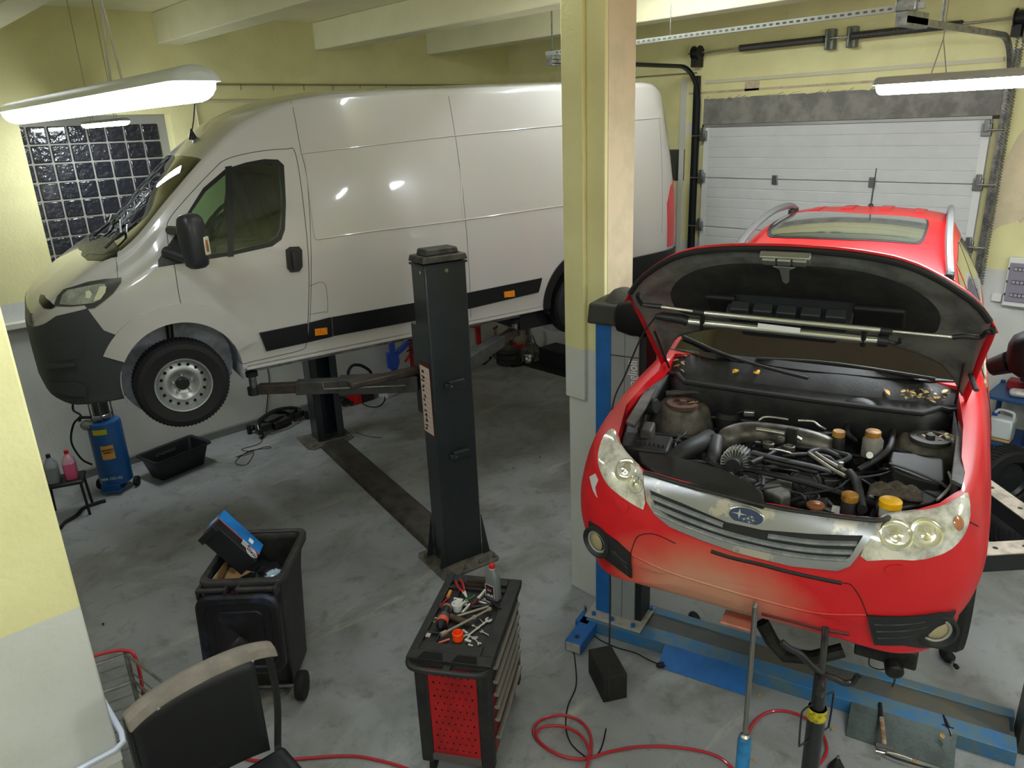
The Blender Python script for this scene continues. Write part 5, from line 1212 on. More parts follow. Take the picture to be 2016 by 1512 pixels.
    rod('extension_bar', (868, 1250), (966, 1198), .0085, mat('steel_brown', 'a29889', .4, .6), 'long socket extension bar lying diagonally across the trolley top', 'socket bar', z=.035, prof=((0, 1.9), (.10, 1.9), (.11, 1), (.62, 1), (.63, 1.6), (.68, 1.6), (.69, .9), (.94, .9), (.95, 1.5), (1, 1.5)))
    rod('ratchet_bar', (894, 1215), (962, 1194), .008, mat('steel_brown', 'a29889', .4, .6), 'brown steel bar lying above the long extension bar on the trolley', 'bar', z=.028)
    rod('mallet', (885, 1213), (920, 1226), .02, mat('wood_dark', '4a3a2c', .6, var=.3, vs=20), 'thick dark wooden mallet in the middle of the trolley top', 'mallet', z=.02)
    rod('socket_stub', (893, 1192), (920, 1190), .010, CH, 'chrome socket handle beside the white cup on the trolley', 'socket'); rod('socket_stub', (894, 1179), (912, 1182), .011, CH, 'chrome socket nearest the red-handled pliers', 'socket'); rod('socket_stub', (941, 1184), (959, 1189), .008, CH, 'chrome tube between the oil bottle and the pliers', 'socket'); rod('socket_stub', (916, 1260), (928, 1264), .010, CH, 'stubby chrome socket touching the orange cap', 'socket'); rod('socket_stub', (922, 1269), (931, 1272), .006, CH, 'smallest chrome socket near the grip handle', 'socket')
    rod('socket_stub', (912, 1241), (921, 1248), .009, CH, 'chrome socket just above the orange cap', 'socket'); rod('pin_punch', (944, 1218), (954, 1229), .003, CH, 'thin steel pin lying over the large spanner', 'pin')
    rod('marker_pen', (863, 1266), (885, 1258), .006, mat('pen_salmon', 'c8664e', .5), 'salmon pink marker pen beside the orange cap', 'pen'); rod('screwdriver', (863, 1196), (882, 1178), .006, RDH, 'red screwdriver in the side pocket of the trolley', 'screwdriver')
    rod('screwdriver', (882, 1175), (887, 1164), .012, mat('handle_orange', 'c8813a', .5), 'orange-handled screwdriver in the far side pocket', 'screwdriver'); rod('ratchet', (928, 1195), (968, 1190), .010, M_dark, 'black-handled ratchet lying in the middle of the trolley top', 'ratchet', z=.03); rod('ratchet', (968, 1185), (985, 1200), .010, M_dark, 'black rubber grip pointing away from the oil bottle', 'ratchet', z=.02)
    # pliers with red handles, green pliers
    def pliers(a, b1, b2, m, lb):
        A, B1, B2 = on(a, .03), on(b1, .04), on(b2, .04); b = MB(); b.tube(smooth_path([A, (A+B1)/2+(B1-B2)*.25, B1], 5), .008, 8); b.tube(smooth_path([A, (A+B2)/2+(B2-B1)*.25, B2], 5), .008, 8)
        r = thing('pliers', lb, 'pliers', A); o = b.build('handles', m, None); o.parent = r; o.matrix_parent_inverse = r.matrix_world.inverted()
        d = (A-(B1+B2)/2).normalized(); o2 = MB(basis(A, d, Vector((0, 0, 1)).cross(d))).prism([(-.01, -.014), (.05, -.006), (.055, 0), (.05, .006), (-.01, .014)], -.007, .007).build('jaws', CH, None, bevel=.002); o2.parent = r; o2.matrix_parent_inverse = r.matrix_world.inverted()
    bpy.context.view_layer.update()
    pliers((914, 1167), (897, 1145), (906, 1140), RDH, 'pliers with red handles at the far left corner of the trolley top'); pliers((918, 1184), (935, 1172), (925, 1178), mat('handle_green', '1f5a34', .45), 'small green-handled pliers on the trolley top')
    rod('adjustable_wrench', (955, 1163), (940, 1180), .012, CH, 'chrome pry bar head left of the oil bottle', 'pry bar', z=.03); rod('pry_handle', (940, 1180), (928, 1193), .014, mat('handle_maroon', '50181c', .5), 'maroon grip lying in the middle of the trolley top', 'grip', z=.03)
    rod('bent_spanner', (910, 1207), (925, 1190), .010, CH, 'bent chrome wrench beside the dark wooden handle', 'wrench', z=.03)
    # spray can lying down
    A, B = on((881, 1194), .035), on((867, 1236), .035); d = B-A; r = thing('spray_can', 'black, grey and orange power tool lying on the left of the trolley top', 'power tool', basis(A, d, Vector((0, 0, 1)).cross(d))); L_ = d.length
    MB().lathe([(.018, 0), (.033, .01), (.034, .03)], 20, axis='x').build('rear_cap', mat('pinkish_ring', '8a6460', .5), r); MB().lathe([(.030, .03), (.036, .06), (.030, .09)], 20, axis='x').build('body_front', M_dark, r); MB().lathe([(.031, .09), (.034, .12), (.034, L_*.62)], 20, axis='x').build('body_middle', mat('mid_grey', '4c4c4d', .5), r); MB().lathe([(.036, L_*.62), (.036, L_*.8)], 20, axis='x').build('orange_band', mat('band_orange', 'd4573a', .5), r); MB().lathe([(.034, L_*.8), (.030, L_*.92), (.014, L_), (.012, L_*1.06)], 20, axis='x').build('nozzle', M_dark, r)
    # orange cap, white cup, brush, tag, round things
    q = on((902, 1259)); o = MB(TR(q.x, q.y, q.z)).lathe([(.030, 0), (.033, .004), (.033, .048), (.030, .052), (.027, .052), (.027, .01), (.001, .01)], 28, caps=False).build('orange_cap', mat('bright_orange', 'ff4d12', .4), None); tag(o, 'bright orange plastic cap standing at the near end of the trolley top', 'cap')
    q = on((901, 1201)); o = MB(TR(q.x, q.y, q.z)).lathe([(.028, 0), (.036, .05), (.030, .05), (.022, .006), (.001, .006)], 24, caps=False).build('white_cup', mat('cup_white', 'd8d8d6', .4), None); tag(o, 'white plastic cup lid among the tools on the trolley', 'cup')
    q = on((843, 1250)); o = MB(TR(q.x, q.y, q.z+.006, yaw)).box((0, 0, 0), (.05, .035, .012)).build('pale_block', mat('block_pink', 'b9a6a0', .6), None, bevel=.003); tag(o, 'pale pinkish block in the near side pocket of the trolley', 'block')
    q = on((855, 1222)); o = MB(TR(q.x, q.y, q.z)).lathe([(.012, 0), (.02, 0), (.02, .012), (.012, .012)], 20, caps=False).build('steel_ring', CH, None, solid=.002); tag(o, 'chrome ring in the side pocket of the trolley', 'ring')
    q = on((964, 1266)); o = MB(TR(q.x, q.y, q.z)).lathe([(.018, 0), (.02, .01), (.01, .016)], 14).build('rusty_nut', mat('nut_brown', '5a4536', .6, .4), None); tag(o, 'rusty brown nut at the near right corner of the trolley tray', 'nut')
    q = on((940, 1152)); b = MB(TR(q.x, q.y, q.z+.01, yaw+pi/2)); b.box((0, 0, 0), (.15, .025, .02)); r = thing('wire_brush', 'wire brush with a dark wooden back at the far end of the trolley', 'brush', TR(q.x, q.y, q.z, yaw+pi/2)); MB().box((0, 0, .01), (.16, .028, .016)).build('brush_back', mat('wood_dark', '4a3a2c', .6), r); MB().box((0, 0, .026), (.14, .022, .016)).build('bristles', mat('bristle_brown', '3a2c1c', .9, bump=1, bs=300), r)
    # oil bottle
    q = on((972, 1177)); r = thing('oil_bottle', 'grey oil bottle with a red cap standing at the far right of the trolley', 'bottle', TR(q.x, q.y, q.z, yaw-R(25)))
    GB = mat('bottle_grey', '6f7376', .35, coat=.3)
    def ring(a, b_, z): return [(a*abs(cos(k))**.6*(1 if cos(k) > 0 else -1), b_*abs(sin(k))**.6*(1 if sin(k) > 0 else -1), z) for k in [2*pi*i/32 for i in range(32)]]
    b = MB(); b.grid([ring(.03, .044, 0), ring(.034, .05, .004), ring(.034, .05, .03), ring(.033, .049, .125), ring(.031, .047, .14), ring(.032, .048, .15), ring(.03, .044, .175), ring(.02, .028, .205), ring(.014, .014, .215), ring(.014, .014, .225)], cv=True); b.f.append(tuple(range(32))); b.f.append(tuple(9*32+i for i in range(32))); b.build('bottle_body', GB, r, ang=50)
    MB().lathe([(.019, .222), (.019, .246), (.016, .25)], 20).build('bottle_cap', mat('cap_red', 'c01a1e', .4), r); MB().lathe([(.020, .217), (.020, .222)], 20).build('cap_ring', mat('cup_white', 'd8d8d6', .4), r)
    lb = MB().bb((-.0355, -.036, .022), (-.0345, .036, .115)).build('bottle_label', mat('label_dark', '27191b', .5), r)
    for y0, y1, z0, z1 in ((-.036, -.032, .022, .115), (.032, .036, .022, .115), (-.036, .036, .111, .115), (-.025, .025, .03, .036), (-.025, -.01, .04, .048), (.0, .02, .04, .046)): MB().bb((-.0362, y0, z0), (-.0355, y1, z1)).build('label_print', mat('label_white', 'cfd0cd', .5), lb)
    for y in (-.006, .010): me = MB(basis((-.0362, y, .075), (0, 1, 0), (0, 0, 1))).lathe([(.008, 0), (.008, .0006)], 16); me.build('label_emblem', mat('label_rose', 'b06a74', .5), lb)
    return T
trolley()
# ------------------------------------------------------------ helpers
def PX(w):
    d = Vector(w)-CAM; z = d.dot(_f); return (1008+FPX*d.dot(_r2)/z, 756-FPX*d.dot(_u2)/z)
def vz(xy, py):
    lo, hi = -.5, 3.5
    for _ in range(40):
        m_ = (lo+hi)/2
        if PX((xy[0], xy[1], m_))[1] > py: lo = m_
        else: hi = m_
    return lo
# ------------------------------------------------------------ wheelie bin with rubbish
def bin_():
    A, B, C, D = [Vector((1.28, 4.43)), Vector((1.60, 3.99)), Vector((1.99, 4.61)), Vector((1.66, 5.03))]
    xd = (B-A).normalized(); o = (A+B)/2+Vector((.02, .02)); yaw = R(-43)
    T = TR(o.x, o.y, 0, yaw); t = thing('wheelie_bin', 'black wheelie bin with its lid hanging open, full of packaging', 'bin', T)
    W, Dp, H = .27, .70, 1.0   # half width, depth, height; y>0 away from the camera
    K = mat('bin_black', '1d1d1e', .5, col2='2c2a27', vs=9, bump=.15, bs=60)
    def rr(hw, y0, y1, z, r=.05, n=6):
        P = []
        for cx, cy, a0 in ((hw-r, y1-r, 0), (-hw+r, y1-r, 90), (-hw+r, y0+r, 180), (hw-r, y0+r, 270)):
            for k in range(n+1): a = R(a0+90*k/n); P.append((cx+r*cos(a), cy+r*sin(a), z))
        return P
    b = MB(); b.grid([rr(.185, .15, .58, .06), rr(.215, .10, .64, .75), rr(.235, .08, .66, .93), rr(.235, .08, .66, .99)], cv=True); b.f.append(tuple(range(28))); b.build('bin_body', K, t, solid=.006, ang=50, solid_off=1)
    b = MB(); b.grid([rr(.235, .08, .66, 1.0), rr(.272, .035, .70, 1.0, .07), rr(.277, .03, .705, .985, .07), rr(.272, .035, .70, .94, .07)], cv=True); b.build('bin_rim', mat('bin_rim_dusty', '3c3936', .6, col2='262524', vs=8), t, solid=.006, ang=50)
    b = MB(); b.cyl((-.25, -.01, .97), (-.09, -.01, .97), .02); b.cyl((.0, -.01, .97), (.23, -.01, .97), .02)
    for x in (-.25, -.08, .0, .24): b.box((x, .01, .955), (.02, .09, .07))
    b.build('bin_handle', K, t, bevel=.004)
    L = basis((0, -.025, .96), (1, 0, 0), (0, -.10, -1)); lr = []
    for k, (s, h) in enumerate(((1, 0), (.985, .03), (.93, .042), (.80, .042), (.77, .028), (.60, .028), (.58, .036), (.02, .036))):
        lr.append([(x*s, .285+(y-.285)*s, -h) for x, y, _ in rr(.27, .0, .57, 0, .09)])
    me = MB(L).grid(lr, cv=True).build('bin_lid', mat('bin_lid_scuffed', '161618', .45, col2='2b2f42', vs=6, lo=.55, hi=.68, det=9), t, solid=.005, ang=14)
    for s in (-1, 1):
        b = MB(TR(s*.265, .12, .10)); b.lathe([(.03, -.03), (.095, -.028), (.10, -.015), (.10, .015), (.095, .028), (.03, .03)], 28, axis='x'); b.build('bin_wheel', M_rub, t)
    MB().cyl((-.26, .12, .10), (.26, .12, .10), .012).build('axle', M_galv, t)
    # rubbish
    TW = T
    def boxy(name, M_, d, m, lb, cat='box'):
        o = MB(T@M_).box((0, 0, 0), d).build(name, m, None, bevel=.002); tag(o, lb, cat); return o
    BLU = mat('box_blue', '1a78c0', .4, col2='1560a0', vs=6); BKC = mat('box_black_card', '141519', .45); CB = mat('cardboard', 'b08d60', .75); RL = mat('box_red_line', 'c0392b', .5); WH = mat('print_white', 'd6d8da', .5)
    # tall carton: leaning, blue upper part and black lower part
    M1 = TR(-.02, .30, 1.0, R(8))@Matrix.Scale(1.25, 4)@Matrix.Rotation(R(-6), 4, 'X')@Matrix.Rotation(R(-38), 4, 'Y')
    r = thing('parts_carton', 'blue and black printed carton sticking up out of the bin', 'box', T@M1)
    MB().bb((-.06, -.07, -.02), (.05, .14, .27)).build('carton_shell', BKC, r, bevel=.002); MB().bb((-.0605, .02, -.021), (.0505, .141, .271)).build('blue_face', BLU, r, bevel=.002)
    MB().bb((-.061, .012, -.02), (.051, .02, .2715)).build('red_line', RL, r)
    for k in range(4): MB().bb((.0512, -.03+.014*k, .06), (.052, -.024+.014*k, .10)).build('white_print', WH, r)
    for rad in (.036, .026, .014): MB(basis((.0515, -.03, .025), (0, 1, 0), (0, 0, 1))).tube([(rad*cos(2*pi*k/24), rad*sin(2*pi*k/24), 0) for k in range(24)], .0016, 5, closed=True).build('disc_drawing', WH, r)
    MB().bb((-.06, -.10, .24), (.05, -.068, .275)).build('open_flap', BKC, r, bevel=.002)
    MB().bb((.0512, .05, .04), (.052, .09, .07)).build('white_print', WH, r); MB().bb((-.03, .06, .2712), (.02, .10, .272)).build('white_print', WH, r)
    M2 = TR(-.08, .20, .90, R(-4))@Matrix.Rotation(R(12), 4, 'Y')
    r = thing('open_carton', 'open black carton with a bare cardboard inside, lying in the bin', 'box', T@M2)
    b = MB(); b.bb((-.14, -.10, -.10), (.14, -.095, .02)); b.bb((-.14, -.10, -.10), (.14, .16, -.095)); b.bb((-.145, -.10, -.10), (-.14, .16, .04)); b.build('carton_shell', BKC, r); MB().bb((-.14, -.094, -.094), (.14, .16, -.088)).build('cardboard_inside', CB, r); MB().bb((-.139, -.09, -.09), (-.134, .16, .04)).build('cardboard_inside', CB, r)
    MB(TR(0, 0, 0)@Matrix.Rotation(R(20), 4, 'X')).bb((-.12, -.02, -.08), (.10, .14, -.075)).build('cardboard_flap', CB, r)
    MB(basis((.06, -.1015, -.04), (1, 0, 0), (0, 0, 1))).tube([(.03*cos(2*pi*k/24), .03*sin(2*pi*k/24), 0) for k in range(24)], .0016, 5, closed=True).build('disc_drawing', WH, r)
    def lump(name, c, s, m, lb, cat, seed):
        rn = random.Random(seed); b = []
        for i in range(13):
            a = pi*i/12; b.append([(s[0]*sin(a)*cos(p)*(1+rn.uniform(-.18, .18)), s[1]*sin(a)*sin(p)*(1+rn.uniform(-.18, .18)), s[2]*cos(a)*(1+rn.uniform(-.15, .15))) for p in [2*pi*k/18 for k in range(18)]])
        o = MB(T@Matrix.Translation(c)).grid(b, cv=True).build(name, m, None, ang=25); tag(o, lb, cat)
    lump('red_cloth', (-.05, .08, .90), (.075, .035, .035), mat('cloth_crimson', '8a1a35', .8), 'crimson crumpled cloth near the hinge side of the bin', 'cloth', 4)
    lump('plastic_bag', (.17, .20, .93), (.06, .06, .04), mat('bag_clear', 'a3b2bc', .2, coat=.5, col2='4c86b4', vs=14), 'crumpled clear and blue plastic in the right corner of the bin', 'plastic bag', 9)
    lump('dark_filling', (0, .34, .80), (.19, .24, .07), M_dark, 'dark rubbish filling the bottom of the open bin', 'rubbish', 2)
bin_()
# ------------------------------------------------------------ black tub, drum, stool
def left_things():
    c = [FL(p[0], p[1], .30) for p in ((262, 898), (410, 868), (378, 856), (300, 926))]
    x = Vector((2.92-2.13, 8.60-8.42, 0)).normalized(); yaw = math.atan2(x.y, x.x)-R(1)
    T = TR(2.55, 8.62, 0, yaw); t = thing('plastic_tub', 'black rectangular plastic tub with handwritten number, on the floor by the wall', 'tub', T)
    K = mat('tub_black', '1b1d21', .4, bump=.1, bs=40)
    def rr(hx, hy, z, r=.04): return [(sx*(hx-r)+r*cos(a), sy*(hy-r)+r*sin(a), z) for sx, sy, a0 in ((1, 1, 0), (-1, 1, 90), (-1, -1, 180), (1, -1, 270)) for a in [R(a0+90*k/4) for k in range(5)]]
    b = MB(); b.grid([rr(.27, .13, .01), rr(.33, .19, .27), rr(.345, .205, .27), rr(.36, .22, .28), rr(.36, .22, .26)], cv=True); b.f.append(tuple(range(20))); b.build('tub_body', K, t, solid=.005, ang=40)
    me = text_mesh('5743340AS', .055, .0006); me.transform(basis((-.02, .166, .20), (1, 0, 0), (0, -.20, 1))); me.transform(Matrix.Rotation(0, 4, 'Z')); finish(me, 'handwriting', mat('chalk', '8f8f88', .8), t)
    # drain drum
    q = Vector((1.90, 8.66, 0)); T = TR(q.x, q.y, 0, R(-38)); t = thing('waste_oil_drainer', 'blue wheeled oil drainer drum with a glass cylinder and hose', 'oil drainer', T)
    BL = mat('drum_blue', '15508c', .35, coat=.2, var=.15, vs=6); CL = mat('smoked_cylinder', '3a3b3a', .1, coat=1); r = .17
    MB().lathe([(.15, .10), (r, .105), (r, .12), (r, .80), (r-.01, .82), (.10, .835), (.0, .84)], 40).build('drum', BL, t)
    b = MB(); b.bb((-.10, -.19, .06), (.10, -.165, .12)); b.bb((-.11, -.20, .035), (.11, .0, .055)); b.build('drum_base', BL, t, bevel=.004)
    for s in (-1, 1): MB(TR(s*.20, .02, .06)).lathe([(.015, -.02), (.055, -.02), (.06, -.01), (.06, .01), (.055, .02), (.015, .02)], 24, axis='x').build('wheel', M_rub, t)
    MB().lathe([(.085, .90), (.085, 1.22), (.088, 1.23)], 28).build('glass_cylinder', CL, t); MB().lathe([(.10, .88), (.10, .90), (.095, .905)], 28).build('cylinder_flange', M_steel, t); MB().lathe([(.10, 1.20), (.10, 1.23), (.09, 1.24)], 28).build('cylinder_top', M_steel, t)
    for a in (20, 110, 200, 290): MB().cyl((.105*cos(R(a)), .105*sin(R(a)), .84), (.105*cos(R(a)), .105*sin(R(a)), 1.23), .008).build('tie_rod', M_galv, t)
    MB(basis((-.12, -.13, .83), (1, 0, -.2), (0, .7, .6))).lathe([(.055, -.03), (.06, 0), (.052, .004), (.045, -.004), (.001, -.002)], 28).build('pressure_gauge', M_galv, t)
    MB().tube(smooth_path([(-.04, -.16, .92), (-.16, -.15, .92), (-.16, -.16, .88)], 5), .018, 8).build('valve', M_dark, t)
    MB().tube(smooth_path([(-.08, -.06, 1.08), (-.20, -.10, 1.08), (-.22, -.12, 1.0), (-.15, -.14, .94), (-.24, -.15, .85), (-.30, -.16, .65), (-.24, -.16, .45), (-.16, -.13, .36)], 6), .011, 8).build('drain_hose', M_rub, t)
    def onface(ang, z, w, h): 
        a = R(ang); n_ = Vector((cos(a), sin(a), 0)); return basis(n_*(r+.0015)+Vector((0, 0, z)), Vector((-sin(a), cos(a), 0)), (0, 0, 1))
    def curved(name, a0, a1, z0, z1, m, off=.0015): return MB().grid([[((r+off)*cos(R(a)), (r+off)*sin(R(a)), z) for z in (z0, z1)] for a in [a0+(a1-a0)*k/8 for k in range(9)]]).build(name, m, t)
    curved('yellow_sticker', -112, -62, .71, .77, mat('sticker_yellow', 'c9c21c', .5)); curved('orange_label', -95, -52, .42, .58, mat('label_orange', 'd9a04c', .5))
    for k, (s, sz) in enumerate((('MAGNETI', .026), ('MARELLI', .024))):
        me = text_mesh(s, sz, .0005, bold=.0012); me.transform(onface(-73, .53-.03*k, 0, 0)); me.transform(Matrix.Translation(Vector((cos(R(-73)), sin(R(-73)), 0))*.004)); finish(me, 'label_lettering', mat('print_black', '18181a', .6), t)
    me = text_mesh('MM OD-02', .045, .0005, bold=.001); me.transform(onface(-78, .20, 0, 0)); 
    for v in me.vertices:
        a = math.atan2(v.co.y, v.co.x); 
    me.transform(Matrix.Translation(Vector((cos(R(-78)), sin(R(-78)), 0))*.02)); finish(me, 'drum_lettering', mat('print_pale', 'a9b7c0', .6), t)
    # stool with two bottles
    T = TR(1.36, 8.40, 0, R(-20)); t = thing('low_stool', 'small dark stool by the wall carrying two fluid bottles', 'stool', T)
    MB().bb((-.19, -.15, .36), (.19, .15, .40)).build('seat', M_dark, t, bevel=.015)
    for x in (-.16, .16):
        for y in (-.12, .12): MB().cyl((x, y, .365), (x*1.1, y*1.15, 0), .014).build('leg', M_dark, t)
    def jug(x, y, m, lb, capm, lvl=None, name='fluid_bottle'):
        r_ = thing(name, lb, 'bottle', T@TR(x, y, .401)); g = lambda hx, hy, z: [(hx*abs(cos(k))**.5*(1 if cos(k) > 0 else -1), hy*abs(sin(k))**.5*(1 if sin(k) > 0 else -1), z) for k in [2*pi*i/28 for i in range(28)]]
        def bo(nm, rings, m_): b = MB(); b.grid(rings, cv=True); b.f.append(tuple(range(28))); b.f.append(tuple((len(rings)-1)*28+i for i in range(28))); b.build(nm, m_, r_, ang=45)
        bo('bottle_body', [g(.055, .08, 0), g(.06, .085, .01), g(.06, .085, .17)], m); bo('bottle_shoulder', [g(.06, .085, .171), g(.055, .075, .20), g(.03, .03, .25), g(.018, .018, .27)], mat('clear_pinkish', 'b88a96', .2, coat=1) if lvl else m)
        MB().lathe([(.022, .268), (.022, .30), (.018, .305)], 20).build('bottle_cap', capm, r_)
    jug(.08, .0, mat('pink_fluid', 'e05a8c', .25, coat=1), 'clear bottle of bright pink fluid on the low stool', mat('cap_red', 'c01a1e', .4), 1); jug(-.08, -.03, mat('grey_can', '7e8286', .5), 'grey fluid can beside the pink bottle, half behind the wall edge', M_dark)
    # hose from drum on the floor
    o = MB().tube(smooth_path([FL(*p, .02) for p in ((208, 985), (190, 990), (165, 1000), (150, 1015), (128, 1028), (118, 1040))], 6), .018, 8).build('floor_hose', M_rub, None); tag(o, 'thick black hose lying on the floor in front of the blue drum', 'hose')
    # thin wire tangle on the floor and on the wall
    for pts, lb in (([(515, 840), (515, 870), (475, 885), (500, 890), (465, 900), (520, 880), (532, 882), (490, 888), (463, 910), (485, 915), (500, 893)], 'tangle of thin black wire on the floor by the back wall'), ([(700, 850), (720, 858), (752, 862)], 'short thin wire on the floor right of the rear lift post')):
        o = MB().tube(smooth_path([FL(*p, .006) for p in pts], 4), .004, 5).build('wire', M_dark, None); tag(o, lb, 'wire')
    o = MB().tube(smooth_path([WA(*p, 9.27) for p in ((527, 690), (525, 715), (530, 745), (527, 780), (523, 825))], 5), .006, 5).build('wall_wire', M_dark, None); tag(o, 'thin dark wire running down the back wall left of the rear lift post', 'wire')
left_things()
# ------------------------------------------------------------ things along the back wall on the floor
def back_things():
    CK = mat('gloss_black_metal', '0f1012', .25, .3, coat=.5)
    def subframe(T, lb, s=1):
        t = thing('suspension_subframe', lb, 'car part', T)
        MB().tube(smooth_path([(-.42, -.10, .10), (-.34, .0, .20), (-.1, .05, .24), (.1, .05, .24), (.34, .02, .18), (.42, -.10, .08)], 6), .035, 10, flat=.7).build('cross_beam', CK, t)
        MB().tube(smooth_path([(-.38, .16, .06), (-.2, .12, .16), (.0, .13, .2), (.2, .12, .14), (.4, .18, .05)], 6), .03, 10).build('rear_beam', CK, t)
        for x in (-.30, .30): MB(TR(x, -.02, .10)).prism([(-.10, -.10), (.10, -.08), (.12, .10), (-.08, .14)], -.04, .05).build('control_arm', CK, t, bevel=.01)
        for x, y in ((-.42, -.12), (.42, -.12), (-.4, .17), (.4, .18)): MB().cyl((x, y, .01), (x, y, .13), .035, n=16).build('bush', M_rub, t)
        MB().cyl((-.48, -.16, .05), (-.34, -.10, .07), .014).build('tie_bar', M_galv, t); MB().tube([(-.28, -.14, .02), (.0, -.18, .02), (.25, -.13, .03)], .012).build('steel_rod', M_steel, t)
        MB().bb((-.16, -.12, .03), (.14, .06, .13)).build('bracket_box', CK, t, bevel=.01)
    subframe(TR(4.02, 8.96, 0, R(12))@Matrix.Scale(.9, 4), 'black suspension subframe on the floor left of the rear lift post'); subframe(TR(4.86, 9.0, 0, R(-5))@Matrix.Scale(.6, 4), 'second black suspension subframe, right of the rear lift post')
    # charger with hoop handle
    T = TR(6.02, 9.0, 0, R(0)); t = thing('battery_booster', 'black and red booster pack with a hoop handle by the back wall', 'booster pack', TR(5.32, 9.0, 0))
    MB().bb((-.16, -.12, 0), (-.04, .12, .30)).build('red_side', M_red, t, bevel=.02); MB().bb((-.04, -.12, 0), (.16, .12, .32)).build('case', M_dark, t, bevel=.02)
    MB().tube(smooth_path([(-.12, 0, .30), (-.16, 0, .46), (-.08, 0, .55), (.06, 0, .52), (.20, 0, .40), (.22, 0, .30)], 5), .022, 8).build('hoop_handle', M_dark, t)
    o = MB().tube(smooth_path([FL(*p, z) for p, z in (((712, 760), .25), ((712, 790), .02), ((725, 800), .01), ((745, 800), .01), ((757, 788), .01), ((755, 770), .05))], 6), .008, 6).build('booster_cable', M_rub, None); tag(o, 'black cable looping from the booster pack to the car battery', 'cable')
    p = FL(768, 778); T = TR(p.x, p.y+.02, 0, R(20)); t = thing('car_battery', 'car battery with a white case and blue lid on the floor', 'battery', T)
    MB().bb((-.15, -.085, 0), (.15, .085, .15)).build('case', mat('battery_white', 'b9bcbe', .4), t, bevel=.005); MB().bb((-.152, -.087, .15), (.152, .087, .185)).build('lid', mat('battery_blue', '1f3f80', .4), t, bevel=.005)
    MB().bb((-.04, -.0865, .04), (.06, -.086, .12)).build('paper_label', mat('label_white', 'cfd0cd', .5), t)
    for x in (-.11, .11): MB().cyl((x, .04, .185), (x, .04, .20), .01).build('terminal', M_galv, t)
    # blue strut compressor, red jack pieces
    T = TR(5.96, 9.04, 0, R(-20))@Matrix.Scale(.82, 4); BL = mat('jack_blue', '1c45a8', .35, coat=.3); t = thing('blue_spring_compressor', 'blue spring compressor standing against the back wall', 'workshop tool', T)
    MB().bb((-.05, -.05, .02), (.05, .05, 1.1)).build('column', BL, t, bevel=.006); MB().prism([(-.11, .42), (.04, .34), (.11, .50), (.10, .68), (-.11, .70)], -.06, .06, 1).build('carriage', BL, t, bevel=.01)
    MB().prism([(.08, .62), (.30, .78), (.34, .86), (.28, .86), (.08, .72)], -.05, .05, 1).build('upper_arm', BL, t, bevel=.008)
    for z in (.86, .68): MB(basis((.36, -.05, z), (1, 0, .1), (0, 1, 0))).tube([(.10*cos(R(a)), .10*sin(R(a)), 0) for a in range(-140, 141, 20)], .014, 8).build('spring_fork', M_dark, t)
    MB().bb((-.22, -.20, 0), (.2, .1, .04)).build('foot', BL, t, bevel=.01); MB().tube([(.02, -.10, .30), (.04, -.12, .12)], .01).build('lever', M_galv, t)
    T = TR(6.30, 9.0, 0, R(-10)); t = thing('red_bench_tool', 'red workshop tool with a yellow label half hidden by the dark post', 'workshop tool', T)
    MB().bb((-.03, -.05, .0), (.20, .07, .62)).build('body', M_red, t, bevel=.01); MB().bb((.03, -.06, .44), (.13, -.05, .56)).build('yellow_label', mat('sticker_yellow', 'c9c21c', .5), t); MB().bb((-.02, -.08, .66), (.16, .08, .95)).build('upper_block', mat('red_dark', '7c1016', .4), t, bevel=.01); MB().tube([(-.02, -.02, .52), (-.18, -.10, .42)], .02).build('lever', M_red, t); MB().tube([(-.02, 0, .85), (-.16, -.05, .78)], .02).build('lever', M_red, t)
    # engine crane: thin red upright with shelf
    p = FL(945, 705); T = TR(p.x, p.y, 0, R(30)); t = thing('red_stand', 'thin red upright stand seen just right of the dark post', 'stand', T)
    MB().bb((-.03, -.03, .02), (.03, .03, 1.25)).build('upright', M_red, t, bevel=.004); MB().bb((-.35, -.12, .62), (-.03, .12, .68)).build('shelf', M_red, t, bevel=.004); MB().bb((-.35, -.2, 0), (.03, .2, .02)).build('base', M_dark, t); MB().tube([(.06, 0, .75), (.10, .0, 1.2)], .01).build('lever', M_dark, t)
    # long pry rod bent on the floor
    o = MB().tube(smooth_path([FL(*p, .012) for p in ((930, 715), (940, 718), (955, 708), (975, 688))], 4), .010, 6).build('bent_bar', M_dark, None); tag(o, 'bent dark steel bar on the floor left of the air bag jack', 'bar')
    # air bag jack
    p = FL(1001, 716); t = thing('air_bag_jack', 'stacked black rubber air bag jack on the floor below the van', 'jack', TR(p.x, p.y, 0))
    K = mat('jack_rubber_dusty', '2c2a29', .7)
    MB().lathe([(.15, 0), (.19, .02), (.20, .05), (.19, .085), (.17, .095), (.19, .105), (.20, .14), (.19, .175), (.17, .185), (.19, .195), (.20, .225), (.18, .255), (.10, .26)], 36).build('bellows', K, t); MB().lathe([(.14, .26), (.14, .27), (.07, .275), (.06, .30), (.03, .31)], 30).build('top_plate', mat('plate_dusty', '4a4742', .6), t)
    MB().tube(smooth_path([(-.1, -.18, .03), (.05, -.25, .03), (.12, -.23, .03)], 4), .03, 10).build('handle_grip', M_rub, t)
    o = MB().tube(smooth_path([FL(*p, .01) for p in ((985, 715), (975, 705), (965, 692), (950, 688))], 4), .006, 6).build('jack_hose', M_rub, None); tag(o, 'thin hose trailing left from the air bag jack', 'hose')
